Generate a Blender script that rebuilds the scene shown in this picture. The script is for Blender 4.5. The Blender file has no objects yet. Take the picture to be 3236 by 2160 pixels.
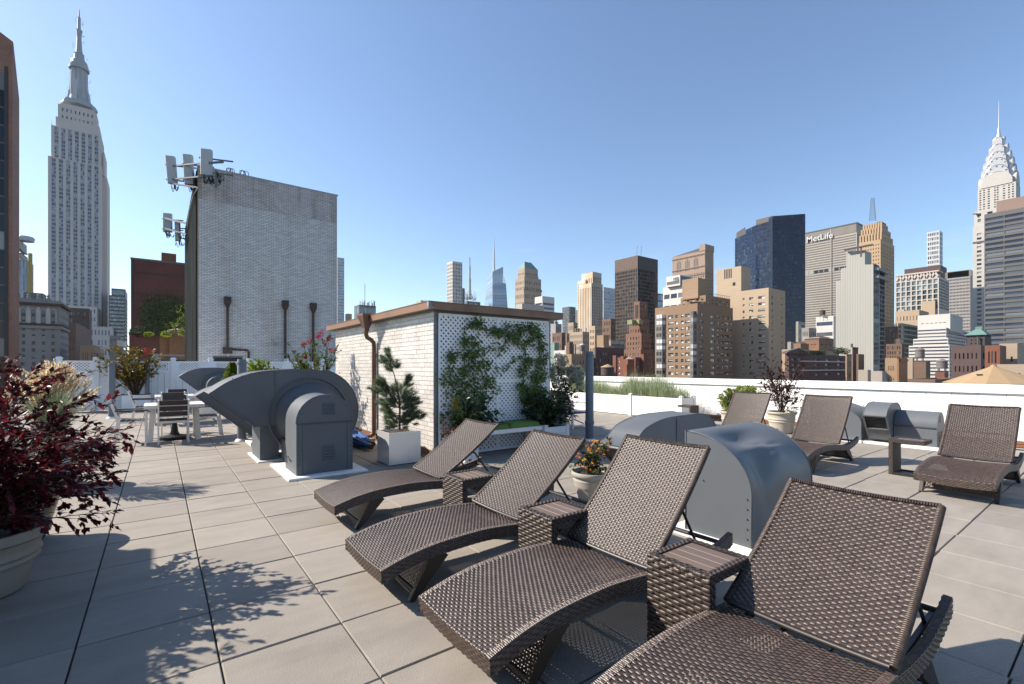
import bpy, math, random
import numpy as np
from mathutils import Vector, Matrix

S = bpy.context.scene
COL = S.collection
R = math.radians
rnd = random.Random(7)

# ------------------------------------------------------------------ camera, sky, sun, exposure
cd = bpy.data.cameras.new('camera')
cam = bpy.data.objects.new('camera', cd)
COL.objects.link(cam)
S.camera = cam
cd.sensor_width = 36.0
cd.lens = 16.576
cd.shift_y = 0.02457
cd.clip_start = 0.05
cd.clip_end = 20000
EYE = 1.5
cam.location = (0, 0, EYE)
cam.rotation_euler = (R(90), 0, R(-36.87))

SUN_EL = R(37.5)
SUN_DIR = Vector((-0.69 * math.cos(SUN_EL), 0.724 * math.cos(SUN_EL), math.sin(SUN_EL))).normalized()
w = bpy.data.worlds.new('World')
S.world = w
w.use_nodes = True
wn = w.node_tree.nodes
wl = w.node_tree.links
sky = wn.new('ShaderNodeTexSky')
sky.sky_type = 'NISHITA'
sky.sun_disc = False
sky.sun_elevation = SUN_EL
sky.sun_rotation = math.atan2(SUN_DIR.x, SUN_DIR.y)
sky.altitude = 50
sky.air_density = 1.0
sky.dust_density = 0.5
sky.ozone_density = 3.0
# faint high cloud wisps low over the skyline, all the way round
tcw = wn.new('ShaderNodeTexCoord'); mpw = wn.new('ShaderNodeMapping'); mpw.inputs['Scale'].default_value = (5, 5, 22)
nzw = wn.new('ShaderNodeTexNoise'); nzw.inputs['Scale'].default_value = 1.6; nzw.inputs['Detail'].default_value = 7; nzw.inputs['Roughness'].default_value = .6
wl.new(tcw.outputs['Generated'], mpw.inputs[0]); wl.new(mpw.outputs[0], nzw.inputs['Vector'])
r1w = wn.new('ShaderNodeMapRange'); r1w.inputs['From Min'].default_value = .58; r1w.inputs['From Max'].default_value = .80; r1w.inputs['To Max'].default_value = .55
wl.new(nzw.outputs['Fac'], r1w.inputs['Value'])
spw = wn.new('ShaderNodeSeparateXYZ'); wl.new(tcw.outputs['Generated'], spw.inputs[0])
r2w = wn.new('ShaderNodeMapRange'); r2w.inputs['From Min'].default_value = .30; r2w.inputs['From Max'].default_value = .08
wl.new(spw.outputs[2], r2w.inputs['Value'])
mlw = wn.new('ShaderNodeMath'); mlw.operation = 'MULTIPLY'; wl.new(r1w.outputs[0], mlw.inputs[0]); wl.new(r2w.outputs[0], mlw.inputs[1])
mxw = wn.new('ShaderNodeMix'); mxw.data_type = 'RGBA'; wl.new(mlw.outputs[0], mxw.inputs['Factor']); wl.new(sky.outputs[0], mxw.inputs['A']); mxw.inputs['B'].default_value = (4.6, 4.6, 4.7, 1)
wl.new(mxw.outputs['Result'], wn['Background'].inputs[0])
wn['Background'].inputs[1].default_value = 0.115

sl = bpy.data.lights.new('sun', 'SUN')
sl.energy = 5.0
sl.angle = R(0.5)
sl.color = (1.0, 0.90, 0.78)
so = bpy.data.objects.new('sun', sl)
COL.objects.link(so)
so.rotation_euler = SUN_DIR.to_track_quat('Z', 'Y').to_euler()

S.view_settings.view_transform = 'Standard'
S.view_settings.look = 'None'
S.view_settings.exposure = 0.85
S.view_settings.gamma = 1.0
S.view_settings.use_curve_mapping = False
S.cycles.max_bounces = 6
S.cycles.diffuse_bounces = 3
S.cycles.glossy_bounces = 3
S.cycles.transmission_bounces = 3
S.cycles.caustics_reflective = False
S.cycles.caustics_refractive = False
S.cycles.use_denoising = True

# ------------------------------------------------------------------ photo geometry -> world
F, HY, CX = 1490.0, 1159.5, 1618.0

def at(x, y, D):
    """World point at depth D seen at photo position (x, y)."""
    L = (x - CX) / F * D
    return (.8 * L + .6 * D, -.6 * L + .8 * D, EYE + (HY - y) / F * D)

def xy(x, D):
    p = at(x, 0, D)
    return p[0], p[1]

def zof(y, D):
    return EYE + (HY - y) / F * D

def depth(X, Y):
    return .6 * X + .8 * Y

def on_x(X, x):
    t = (x - CX) / F
    return X * (.8 - .6 * t) / (.6 + .8 * t)

def on_y(Y, x):
    t = (x - CX) / F
    return Y * (.6 + .8 * t) / (.8 - .6 * t)

# ------------------------------------------------------------------ mesh builder and objects
ORG = {}

class MB:
    def __init__(s):
        s.v = []
        s.f = []
        s.m = []

    def poly(s, pts, m=0):
        n = len(s.v)
        s.v.extend(tuple(p) for p in pts)
        s.f.append(tuple(range(n, n + len(pts))))
        s.m.append(m)

    def box(s, x0, x1, y0, y1, z0, z1, m=0):
        n = len(s.v)
        s.v += [(x0, y0, z0), (x1, y0, z0), (x1, y1, z0), (x0, y1, z0), (x0, y0, z1), (x1, y0, z1), (x1, y1, z1), (x0, y1, z1)]
        for f in ((3, 2, 1, 0), (4, 5, 6, 7), (0, 1, 5, 4), (1, 2, 6, 5), (2, 3, 7, 6), (3, 0, 4, 7)):
            s.f.append(tuple(n + i for i in f))
            s.m.append(m)
        return s

    def bev(s, x0, x1, y0, y1, z0, z1, b=.004, m=0):
        """box with chamfered top edges"""
        n = len(s.v)
        s.v += [(x0, y0, z0), (x1, y0, z0), (x1, y1, z0), (x0, y1, z0),
                (x0, y0, z1 - b), (x1, y0, z1 - b), (x1, y1, z1 - b), (x0, y1, z1 - b),
                (x0 + b, y0 + b, z1), (x1 - b, y0 + b, z1), (x1 - b, y1 - b, z1), (x0 + b, y1 - b, z1)]
        for f in ((3, 2, 1, 0), (8, 9, 10, 11), (0, 1, 5, 4), (1, 2, 6, 5), (2, 3, 7, 6), (3, 0, 4, 7),
                  (4, 5, 9, 8), (5, 6, 10, 9), (6, 7, 11, 10), (7, 4, 8, 11)):
            s.f.append(tuple(n + i for i in f))
            s.m.append(m)
        return s

    def bar(s, a, b, w, h, up=(0, 0, 1), m=0, w2=None, h2=None):
        """rectangular bar from a to b, w across, h along up"""
        a = Vector(a); b = Vector(b); d = (b - a).normalized(); up = Vector(up)
        sd = d.cross(up)
        if sd.length < 1e-5:
            sd = d.cross(Vector((1, 0, 0)))
        sd.normalize(); u = sd.cross(d).normalized()
        w2 = w if w2 is None else w2; h2 = h if h2 is None else h2
        n = len(s.v)
        for p, ww, hh in ((a, w, h), (b, w2, h2)):
            for i, j in ((-1, -1), (1, -1), (1, 1), (-1, 1)):
                s.v.append(tuple(p + sd * (i * ww / 2) + u * (j * hh / 2)))
        for f in ((0, 3, 2, 1), (4, 5, 6, 7), (0, 1, 5, 4), (1, 2, 6, 5), (2, 3, 7, 6), (3, 0, 4, 7)):
            s.f.append(tuple(n + i for i in f)); s.m.append(m)
        return s

    def tube(s, pts, r, n=8, m=0, caps=True):
        pts = [Vector(p) for p in pts]
        rs = r if isinstance(r, (list, tuple)) else [r] * len(pts)
        base = len(s.v)
        pu = None
        for i, p in enumerate(pts):
            d = (pts[min(i + 1, len(pts) - 1)] - pts[max(i - 1, 0)])
            if d.length < 1e-9:
                d = Vector((0, 0, 1))
            d.normalize()
            if pu is None:
                a = Vector((0, 0, 1)) if abs(d.z) < .9 else Vector((1, 0, 0))
                u = d.cross(a).normalized()
            else:
                u = (pu - d * pu.dot(d))
                u = u.normalized() if u.length > 1e-6 else d.orthogonal().normalized()
            pu = u
            v = d.cross(u)
            for k in range(n):
                t = 2 * math.pi * k / n
                s.v.append(tuple(p + (u * math.cos(t) + v * math.sin(t)) * rs[i]))
        for i in range(len(pts) - 1):
            for k in range(n):
                a = base + i * n + k; b = base + i * n + (k + 1) % n
                s.f.append((a, b, b + n, a + n)); s.m.append(m)
        if caps:
            s.f.append(tuple(base + k for k in reversed(range(n)))); s.m.append(m)
            e = base + (len(pts) - 1) * n
            s.f.append(tuple(e + k for k in range(n))); s.m.append(m)
        return s

    def lathe(s, prof, c=(0, 0, 0), n=24, m=0, cap=True):
        base = len(s.v)
        for r, z in prof:
            for k in range(n):
                t = 2 * math.pi * k / n
                s.v.append((c[0] + r * math.cos(t), c[1] + r * math.sin(t), c[2] + z))
        for i in range(len(prof) - 1):
            for k in range(n):
                a = base + i * n + k; b = base + i * n + (k + 1) % n
                s.f.append((a, b, b + n, a + n)); s.m.append(m)
        if cap:
            s.f.append(tuple(base + k for k in reversed(range(n)))); s.m.append(m)
            e = base + (len(prof) - 1) * n
            s.f.append(tuple(e + k for k in range(n))); s.m.append(m)
        return s

    def prism(s, pts, t0, t1, plane='xz', m=0, ms=None, caps=True):
        """pts 2D outline; extruded from t0 to t1 across the plane"""
        def P(p, t):
            if plane == 'xz': return (p[0], t, p[1])
            if plane == 'yz': return (t, p[0], p[1])
            return (p[0], p[1], t)
        n = len(s.v); k = len(pts)
        s.v += [P(p, t0) for p in pts] + [P(p, t1) for p in pts]
        if caps:
            s.f.append(tuple(n + i for i in range(k))); s.m.append(m)
            s.f.append(tuple(n + k + i for i in reversed(range(k)))); s.m.append(m)
        for i in range(k):
            j = (i + 1) % k
            s.f.append((n + i, n + k + i, n + k + j, n + j)); s.m.append(m if ms is None else ms)
        return s

    def grid(s, P, na, nb, m=0):
        n = len(s.v)
        for i in range(na + 1):
            for j in range(nb + 1):
                s.v.append(tuple(P(i / na, j / nb)))
        for i in range(na):
            for j in range(nb):
                a = n + i * (nb + 1) + j
                s.f.append((a, a + 1, a + nb + 2, a + nb + 1)); s.m.append(m)
        return s

    def mesh(s, name, mats, o=(0, 0, 0), smooth=False):
        me = bpy.data.meshes.new(name)
        v = np.array(s.v, dtype=np.float64) - np.array(o) if s.v else []
        me.from_pydata(v.tolist() if len(v) else [], [], s.f)
        for mm in (mats if isinstance(mats, (list, tuple)) else [mats]):
            me.materials.append(mm)
        if any(s.m):
            me.polygons.foreach_set('material_index', s.m)
        if smooth:
            me.polygons.foreach_set('use_smooth', [True] * len(s.f))
            if smooth is not True:
                me.set_sharp_from_angle(angle=R(smooth))
        me.update()
        return me

    def build(s, name, mats, parent=None, smooth=False, kind=None, label=None, base=None):
        if parent is not None:
            o = ORG[parent.name]
        else:
            o = base if base is not None else (0, 0, 0)
        me = s.mesh(name, mats, o, smooth)
        ob = bpy.data.objects.new(name, me)
        COL.objects.link(ob)
        if parent is not None:
            ob.parent = parent
        else:
            ob.location = o
        ORG[ob.name] = o
        if kind: ob['kind'] = kind
        if label: ob['label'] = label
        return ob

def tag(o, label, cat, group=None):
    o['label'] = label
    o['category'] = cat
    if group: o['group'] = group
    return o

def thing(name, label, cat, loc=(0, 0, 0), group=None):
    o = bpy.data.objects.new(name, None)
    COL.objects.link(o)
    o.empty_display_size = .1
    o.location = loc
    ORG[o.name] = tuple(loc)
    return tag(o, label, cat, group)

def struct(name, mb, m, smooth=False, base=(0, 0, 0)):
    o = mb.build(name, m, None, smooth, base=base)
    o['kind'] = 'structure'
    return o

def inst(name, me, parent, loc, rot=(0, 0, 0), scale=None, kind=None):
    """one more piece that shares the mesh me; loc is a world position"""
    ob = bpy.data.objects.new(name, me)
    COL.objects.link(ob)
    if parent is not None:
        o = ORG[parent.name]
        ob.parent = parent
        ob.location = (loc[0] - o[0], loc[1] - o[1], loc[2] - o[2])
        ORG[ob.name] = o
    else:
        ob.location = loc
        ORG[ob.name] = tuple(loc)
    ob.rotation_euler = rot
    if scale is not None: ob.scale = scale
    if kind: ob['kind'] = kind
    return ob

CH = {}
def kids(o):
    if not CH.get('n') == len(bpy.data.objects):
        pass
    return [c for c in o.children]

def copy_tree(o, loc=None, rotz=None, label=None, group=None):
    c = o.copy(); COL.objects.link(c)
    if loc is not None: c.location = loc
    if rotz is not None: c.rotation_euler = (0, 0, rotz)
    if label: c['label'] = label
    if group: c['group'] = group
    ORG[c.name] = tuple(c.location)
    out = {}
    for ch in o.children:
        d = ch.copy(); COL.objects.link(d); d.parent = c
        out[ch.name] = d
        for g in ch.children:
            e = g.copy(); COL.objects.link(e); e.parent = d
    return c, out

# ------------------------------------------------------------------ materials
MATS = {}
ALB = .70   # palette values below were picked by eye from the sunlit photograph; this brings them to surface albedo
def mat(name, col, rough=.6, var=.12, scale=8.0, bump=0.0, bscale=None, metal=0.0, spec=.5, obj=0.0, island=0.0, stretch=(1, 1, 1), spots=None, coat=0.0, trans=0.0, hue=None, k=None):
    """principled with noise in the colour, optional bump, per object / per island change of value"""
    if name in MATS: return MATS[name]
    k = ALB if k is None else k
    col = tuple(c * k for c in col)
    if hue is not None: hue = tuple(c * k for c in hue)
    if spots is not None: spots = (tuple(c * k for c in spots[0]),) + tuple(spots[1:])
    m = bpy.data.materials.new(name); MATS[name] = m
    m.use_nodes = True
    nt = m.node_tree; N = nt.nodes; L = nt.links
    b = N['Principled BSDF']
    b.inputs['Roughness'].default_value = rough
    b.inputs['Metallic'].default_value = metal
    b.inputs['Specular IOR Level'].default_value = spec
    if coat: b.inputs['Coat Weight'].default_value = coat
    tc = N.new('ShaderNodeTexCoord')
    mp = N.new('ShaderNodeMapping'); mp.inputs['Scale'].default_value = stretch
    geo = N.new('ShaderNodeNewGeometry')
    L.new(geo.outputs['Position'], mp.inputs['Vector'])
    nz = N.new('ShaderNodeTexNoise'); nz.inputs['Scale'].default_value = scale; nz.inputs['Detail'].default_value = 6
    nz.inputs['Roughness'].default_value = .65
    L.new(mp.outputs[0], nz.inputs['Vector'])
    mr = N.new('ShaderNodeMapRange')
    mr.inputs['From Min'].default_value = .25; mr.inputs['From Max'].default_value = .75
    mr.inputs['To Min'].default_value = 1 - var; mr.inputs['To Max'].default_value = 1 + var
    L.new(nz.outputs['Fac'], mr.inputs['Value'])
    val = mr.outputs[0]
    def mul(a, bsock):
        x = N.new('ShaderNodeMath'); x.operation = 'MULTIPLY'
        L.new(a, x.inputs[0]); L.new(bsock, x.inputs[1]); return x.outputs[0]
    def ranged(sock, amt):
        q = N.new('ShaderNodeMapRange'); q.inputs['To Min'].default_value = 1 - amt; q.inputs['To Max'].default_value = 1 + amt
        L.new(sock, q.inputs['Value']); return q.outputs[0]
    if obj:
        oi = N.new('ShaderNodeObjectInfo'); val = mul(val, ranged(oi.outputs['Random'], obj))
    if island:
        val = mul(val, ranged(geo.outputs['Random Per Island'], island))
    mx = N.new('ShaderNodeVectorMath'); mx.operation = 'SCALE'
    rgb = N.new('ShaderNodeRGB'); rgb.outputs[0].default_value = (*col, 1)
    src = rgb.outputs[0]
    if hue is not None:
        hm = N.new('ShaderNodeMix'); hm.data_type = 'RGBA'
        L.new(geo.outputs['Random Per Island'], hm.inputs['Factor'])
        hm.inputs['A'].default_value = (*col, 1); hm.inputs['B'].default_value = (*hue, 1)
        src = hm.outputs['Result']
    if spots is not None:
        c2, sc2, lo, hi = spots[:4]
        st = spots[4] if len(spots) > 4 else (1, 1, 1)
        mp2 = N.new('ShaderNodeMapping'); mp2.inputs['Scale'].default_value = st
        L.new(geo.outputs['Position'], mp2.inputs['Vector'])
        n2 = N.new('ShaderNodeTexNoise'); n2.inputs['Scale'].default_value = sc2; n2.inputs['Detail'].default_value = 5
        L.new(mp2.outputs[0], n2.inputs['Vector'])
        r2 = N.new('ShaderNodeMapRange'); r2.inputs['From Min'].default_value = lo; r2.inputs['From Max'].default_value = hi
        L.new(n2.outputs['Fac'], r2.inputs['Value'])
        sm = N.new('ShaderNodeMix'); sm.data_type = 'RGBA'
        L.new(r2.outputs[0], sm.inputs['Factor']); L.new(src, sm.inputs['A']); sm.inputs['B'].default_value = (*c2, 1)
        src = sm.outputs['Result']
    L.new(src, mx.inputs[0]); L.new(val, mx.inputs['Scale'])
    L.new(mx.outputs[0], b.inputs['Base Color'])
    if bump:
        n3 = N.new('ShaderNodeTexNoise'); n3.inputs['Scale'].default_value = bscale or scale * 6; n3.inputs['Detail'].default_value = 4
        L.new(mp.outputs[0], n3.inputs['Vector'])
        bp = N.new('ShaderNodeBump'); bp.inputs['Strength'].default_value = bump; bp.inputs['Distance'].default_value = .01
        L.new(n3.outputs['Fac'], bp.inputs['Height']); L.new(bp.outputs[0], b.inputs['Normal'])
    if trans:
        out = N['Material Output']
        tr = N.new('ShaderNodeBsdfTranslucent'); ms = N.new('ShaderNodeMixShader'); ms.inputs[0].default_value = trans
        L.new(mx.outputs[0], tr.inputs['Color'])
        L.new(b.outputs[0], ms.inputs[1]); L.new(tr.outputs[0], ms.inputs[2]); L.new(ms.outputs[0], out.inputs['Surface'])
    return m

def brickmat(name, col, mortar, bw, bh, ms=.01, rough=.7, var=.15, flip=False, bump=.3):
    """brick courses drawn from world position, for walls too far off to pick the bricks apart"""
    if name in MATS: return MATS[name]
    col = tuple(c * ALB for c in col); mortar = tuple(c * ALB for c in mortar)
    m = bpy.data.materials.new(name); MATS[name] = m
    m.use_nodes = True
    nt = m.node_tree; N = nt.nodes; L = nt.links
    b = N['Principled BSDF']; b.inputs['Roughness'].default_value = rough
    geo = N.new('ShaderNodeNewGeometry')
    sp = N.new('ShaderNodeSeparateXYZ'); L.new(geo.outputs['Position'], sp.inputs[0])
    ad = N.new('ShaderNodeMath'); ad.operation = 'ADD'; L.new(sp.outputs[0], ad.inputs[0]); L.new(sp.outputs[1], ad.inputs[1])
    cb = N.new('ShaderNodeCombineXYZ'); L.new(ad.outputs[0], cb.inputs[0]); L.new(sp.outputs[2], cb.inputs[1])
    bt = N.new('ShaderNodeTexBrick')
    bt.inputs['Scale'].default_value = 1.0
    bt.inputs['Brick Width'].default_value = bw; bt.inputs['Row Height'].default_value = bh
    bt.inputs['Mortar Size'].default_value = ms; bt.inputs['Mortar Smooth'].default_value = .2
    bt.inputs['Color1'].default_value = (*[c * (1 - var) for c in col], 1)
    bt.inputs['Color2'].default_value = (*[min(1, c * (1 + var)) for c in col], 1)
    bt.inputs['Mortar'].default_value = (*mortar, 1)
    L.new(cb.outputs[0], bt.inputs['Vector'])
    nz = N.new('ShaderNodeTexNoise'); nz.inputs['Scale'].default_value = .35; nz.inputs['Detail'].default_value = 7
    L.new(geo.outputs['Position'], nz.inputs['Vector'])
    mr = N.new('ShaderNodeMapRange'); mr.inputs['From Min'].default_value = .3; mr.inputs['From Max'].default_value = .7
    mr.inputs['To Min'].default_value = .82; mr.inputs['To Max'].default_value = 1.12
    L.new(nz.outputs['Fac'], mr.inputs['Value'])
    mx = N.new('ShaderNodeVectorMath'); mx.operation = 'SCALE'
    L.new(bt.outputs['Color'], mx.inputs[0]); L.new(mr.outputs[0], mx.inputs['Scale'])
    L.new(mx.outputs[0], b.inputs['Base Color'])
    return m

def glassmat(name, col=(.03, .04, .05), light=(.45, .45, .42), frac=.25, rough=.08, spec=.35):
    """window panes: mostly dark reflecting glass, some with pale blinds behind"""
    if name in MATS: return MATS[name]
    m = bpy.data.materials.new(name); MATS[name] = m
    m.use_nodes = True
    nt = m.node_tree; N = nt.nodes; L = nt.links
    b = N['Principled BSDF']; b.inputs['Roughness'].default_value = rough
    b.inputs['Specular IOR Level'].default_value = spec
    geo = N.new('ShaderNodeNewGeometry'); oi = N.new('ShaderNodeObjectInfo')
    ad = N.new('ShaderNodeMath'); ad.operation = 'ADD'
    L.new(geo.outputs['Random Per Island'], ad.inputs[0]); L.new(oi.outputs['Random'], ad.inputs[1])
    fr = N.new('ShaderNodeMath'); fr.operation = 'FRACT'; L.new(ad.outputs[0], fr.inputs[0])
    cr = N.new('ShaderNodeValToRGB'); cr.color_ramp.interpolation = 'CONSTANT'
    e = cr.color_ramp.elements
    e[0].position = 0; e[0].color = (*col, 1)
    e[1].position = 1 - frac; e[1].color = (*light, 1)
    k = e.new((1 - frac) * .5); k.color = (*[c * 1.7 for c in col], 1)
    k = e.new(1 - frac * .4); k.color = (*[c * .6 for c in light], 1)
    L.new(fr.outputs[0], cr.inputs[0]); L.new(cr.outputs[0], b.inputs['Base Color'])
    return m
# ------------------------------------------------------------------ material set for the roof
PAVER = mat('paver concrete', (.385, .347, .298), .85, .11, 4.0, bump=.35, bscale=140, obj=.085, stretch=(.7, 1.5, 1), spots=((.30, .268, .228), 1.3, .50, .78, (.6, 1.7, 1)))
GAP = mat('paver joint', (.05, .046, .04), .95, .2, 20)
GLAZED = mat('glazed white brick', (.84, .80, .74), .35, .05, 3, obj=.10, bump=.05, bscale=12, spots=((.62, .56, .48), 1.3, .55, .8))
MORTAR = mat('pale mortar', (.50, .47, .43), .9, .1, 20)
COPPER = mat('weathered copper', (.30, .155, .085), .5, .18, 5, bump=.1, spots=((.16, .075, .05), 2.5, .5, .75))
COPPERD = mat('brown copper pipe', (.21, .105, .06), .42, .2, 6, spots=((.11, .05, .035), 3, .5, .7))
GREYPAINT = mat('grey roof paint', (.155, .172, .192), .5, .07, 2.2, bump=.04, bscale=24, spec=.25, spots=((.185, .20, .215), 1.1, .5, .75, (1, 1, .5)))
GREYDARK = mat('dark vent interior', (.02, .022, .025), .7, .1, 8)
MESHM = mat('vent screen wire', (.06, .065, .07), .5, .1, 8)
CURB = mat('white curb coating', (.80, .79, .76), .6, .05, 6, spots=((.6, .58, .54), 3, .55, .75), k=1)
WHITEP = mat('white painted masonry', (.84, .83, .80), .6, .035, 2.5, bump=.15, bscale=14, obj=.025, k=1)
VINYL = mat('white vinyl', (.80, .82, .85), .4, .03, 2, k=1)
VINYLW = mat('white wood paint', (.80, .79, .77), .5, .04, 4, k=1)
SLATE = mat('dark bitumen cladding', (.05, .057, .057), .9, spec=0.0, var=.25, scale=1.2, stretch=(1, 1, .4), spots=((.03, .034, .034), 1.0, .45, .7, (1, 1, .25)))
PIPE = mat('grey vent pipe paint', (.20, .225, .255), .45, .06, 3)
RUST = mat('rusty brown iron', (.10, .05, .035), .6, .3, 6, spots=((.05, .03, .025), 4, .45, .7))
BLACK = mat('black metal', (.015, .015, .017), .45, .1, 5)
SOIL = mat('potting soil', (.045, .03, .02), .95, .4, 30, bump=.6, bscale=60)

# ------------------------------------------------------------------ terrace floor with pavers
PX0, PP = .2527, .608
ncol0, ncol1 = -12, 21
fl = MB()
fl.box(-7.2, 13.0, -1.0, 30.0, -.6, -.034)
floor = struct('terrace_floor', fl, GAP)
cells = []
for i in range(ncol0, ncol1):
    x0 = PX0 + PP * i
    off = rnd.uniform(-.007, .007)
    if x0 + PP > 13.0: continue
    for j in range(-7, 31):
        y0 = 2.8165 + .6085 * j + off + rnd.uniform(-.002, .002)
        cx, cy = x0 + PP / 2, y0 + .305
        D = depth(cx, cy); L = .8 * cx - .6 * cy
        if D < 1.0 or abs(L / D) > 1.35 or D > 24: continue
        seen = abs(L / D) < 1.12 and D > 1.9
        cells.append((0 if seen else 1, D, x0, y0))
cells.sort()
pv = []
for k in range(5):
    m = MB(); m.bev(-PP / 2 + .004, PP / 2 - .004, -.2995, .2995, -.034, 0, .005)
    pv.append(m.mesh('paver', PAVER))
rest = MB()
for n, (sn, D, x0, y0) in enumerate(cells):
    z = rnd.uniform(-.0018, .0018)
    if n < 300:
        inst('paver', pv[n % 5], floor, (x0 + PP / 2, y0 + .3048, z))
    else:
        rest.bev(x0 + .004, x0 + PP - .004, y0 + .0048, y0 + .6038, -.034, z, .005)
rest.build('far_pavers', PAVER, floor, kind='stuff')

# ------------------------------------------------------------------ street far below
g = MB(); g.poly([(-2400, -600, -60), (2900, -600, -60), (2900, 2900, -60), (-2400, 2900, -60)])
struct('street_ground', g, mat('street asphalt', (.07, .07, .072), .9, .2, .02))

# ------------------------------------------------------------------ parapet wall on the right
par = thing('parapet_wall', 'long white painted brick parapet wall along the terrace edge, copper strip at its foot', 'wall', (13.0, 10, 0))
PXF = 12.9
m = MB(); m.box(PXF + .012, PXF + .32, -3, 30, -.6, 1.0); m.build('core', mat('parapet joints', (.74, .73, .70), .8, .05, 6), par)
bl = MB(); bl.box(0, .06, .003, .386, .003, .187); blm = bl.mesh('brick', WHITEP)
blm2 = MB().box(0, .0585, .003, .386, .003, .187).mesh('brick', WHITEP)
zz = .115; r_ = 0; nb = 0; far = MB()
while zz < .98:
    y = -1.2 + (.195 if r_ % 2 else 0)
    while y < 20:
        if y > -.6 and y < 15.5 and nb < 300:
            inst('brick', blm if rnd.random() < .6 else blm2, par, (PXF + rnd.uniform(0, .003), y, zz)); nb += 1
        else:
            far.box(PXF, PXF + .06, y + .003, y + .386, zz + .003, zz + .187)
        y += .39
    zz += .19; r_ += 1
far.build('far_bricks', WHITEP, par, kind='stuff')
m = MB(); m.bev(PXF - .045, PXF + .37, -3, 30, .997, 1.16, .012); m.build('coping', mat('white coping', (.86, .85, .82), .55, .03, 1.2, spots=((.78, .77, .73), 1.6, .55, .75), k=1), par)
m = MB(); m.box(PXF - .006, PXF + .01, -3, 30, 0, .118); m.bev(PXF - .016, PXF - .006, -3, 30, .06, .075, .002); m.build('flashing', mat('bright copper flashing', (.36, .17, .08), .45, .15, 3), par)
for y in np.arange(-2, 20, 2.44):
    m = MB(); m.box(PXF - .0465, PXF - .043, y, y + .006, 1.0, 1.155); m.build('coping_joint', MORTAR, par)

# ------------------------------------------------------------------ brick hut with copper eaves
HX0, HX1, HY0, HY1 = 3.608, 6.15, 6.954, 12.30
hut = thing('brick_hut', 'small white glazed brick roof hut with brown copper eaves and downspout', 'hut', (4.9, 9.6, 0))
m = MB(); m.box(HX0 + .012, HX1, HY0 + .012, HY1, -.03, 2.43); m.build('wall', MORTAR, hut)
bw, bh = .2133, .0762
bm = [MB().bev(0, .012, .004, bw - .004, .004, bh - .004, .0) for _ in range(1)]
bA = MB(); bA.box(0, .013, .0035, bw - .0035, .0035, bh - .0035); bA = bA.mesh('brick', GLAZED)
bB = MB(); bB.box(.0015, .0145, .004, bw - .003, .0035, bh - .0035); bB = bB.mesh('brick', GLAZED)
tot = 0; far = MB(); allb = []
r_ = 0; z = .128
while z < 2.42:
    y = HY0 + (0 if r_ % 2 else -bw / 2)
    while y < HY1 - .02:
        y0 = max(y, HY0); y1 = min(y + bw, HY1)
        allb.append((y0, z, y1 - y0)); y += bw
    z += bh; r_ += 1
allb.sort(key=lambda a: (a[0] - HY0) + abs(a[1] - 1.35) * .25)
for y0, z, wd in allb:
    if tot < 300 and wd > bw - .001:
        inst('brick', bA if rnd.random() < .7 else bB, hut, (HX0 + rnd.uniform(-.0012, .0012), y0, z)); tot += 1
    else:
        e = rnd.uniform(-.0012, .0012)
        far.box(HX0 + e, HX0 + .013, y0 + .0035, y0 + wd - .0035, z + .0035, z + bh - .0035)
far.build('far_bricks', mat('glazed white brick far', (.82, .78, .72), .35, .05, 3, island=.10, spots=((.62, .56, .48), 1.3, .55, .8)), hut, kind='stuff')
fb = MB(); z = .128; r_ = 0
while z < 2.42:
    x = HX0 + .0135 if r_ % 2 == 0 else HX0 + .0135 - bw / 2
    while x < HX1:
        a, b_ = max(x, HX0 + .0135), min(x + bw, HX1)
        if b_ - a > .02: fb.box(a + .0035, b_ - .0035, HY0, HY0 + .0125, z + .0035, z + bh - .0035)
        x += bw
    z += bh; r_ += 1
fb.build('front_bricks', mat('shaded front brick', (.30, .30, .31), .5, .1, 3, island=.1), hut, kind='stuff')  # white brick coloured dark grey: the shade behind the lattice is in the colour
# eaves
O = .18
m = MB()
m.box(HX0 - O, HX1 + O, HY0 - O, HY0 - O + .02, 2.43, 2.545)
m.box(HX0 - O, HX0 - O + .02, HY0 - O + .02, HY1 + O, 2.43, 2.545)
m.box(HX1 + O - .02, HX1 + O, HY0 - O + .02, HY1 + O, 2.43, 2.545)
m.box(HX0 - O + .02, HX1 + O - .02, HY1 + O - .02, HY1 + O, 2.43, 2.545)
m.build('fascia', COPPER, hut)
m = MB(); m.box(HX0 - O - .008, HX1 + O + .008, HY0 - O - .008, HY1 + O + .008, 2.545, 2.557)
m.build('roof', mat('copper roof edge', (.24, .125, .075), .5, .2, 3), hut)
m = MB(); m.box(HX0 - O + .02, HX1 + O - .02, HY0 - O + .02, HY1 + O - .02, 2.432, 2.45); m.build('soffit', mat('soffit board', (.30, .26, .22), .8, .15, 5), hut)
m = MB(); m.box(HX0 - O - .004, HX0 - O + .09, HY0 - O - .004, HY0 - O - .0005, 2.425, 2.55); m.box(HX0 - O - .004, HX0 - O - .0005, HY0 - O, HY0 - O + .04, 2.425, 2.55)
m.build('solder_patch', mat('verdigris patch', (.38, .40, .40), .6, .4, 14, spots=((.22, .11, .07), 9, .45, .6)), hut)
m = MB(); m.box(HX0 - .012, HX0 + .011, HY0 - .012, HY1, 0, .125); m.box(HX0 + .011, HX1, HY0 - .012, HY0 + .011, 0, .125); m.box(HX0 - .06, HX0 - .012, HY0 - .03, HY1, 0, .02)
m.build('flashing', COPPER, hut)
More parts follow.
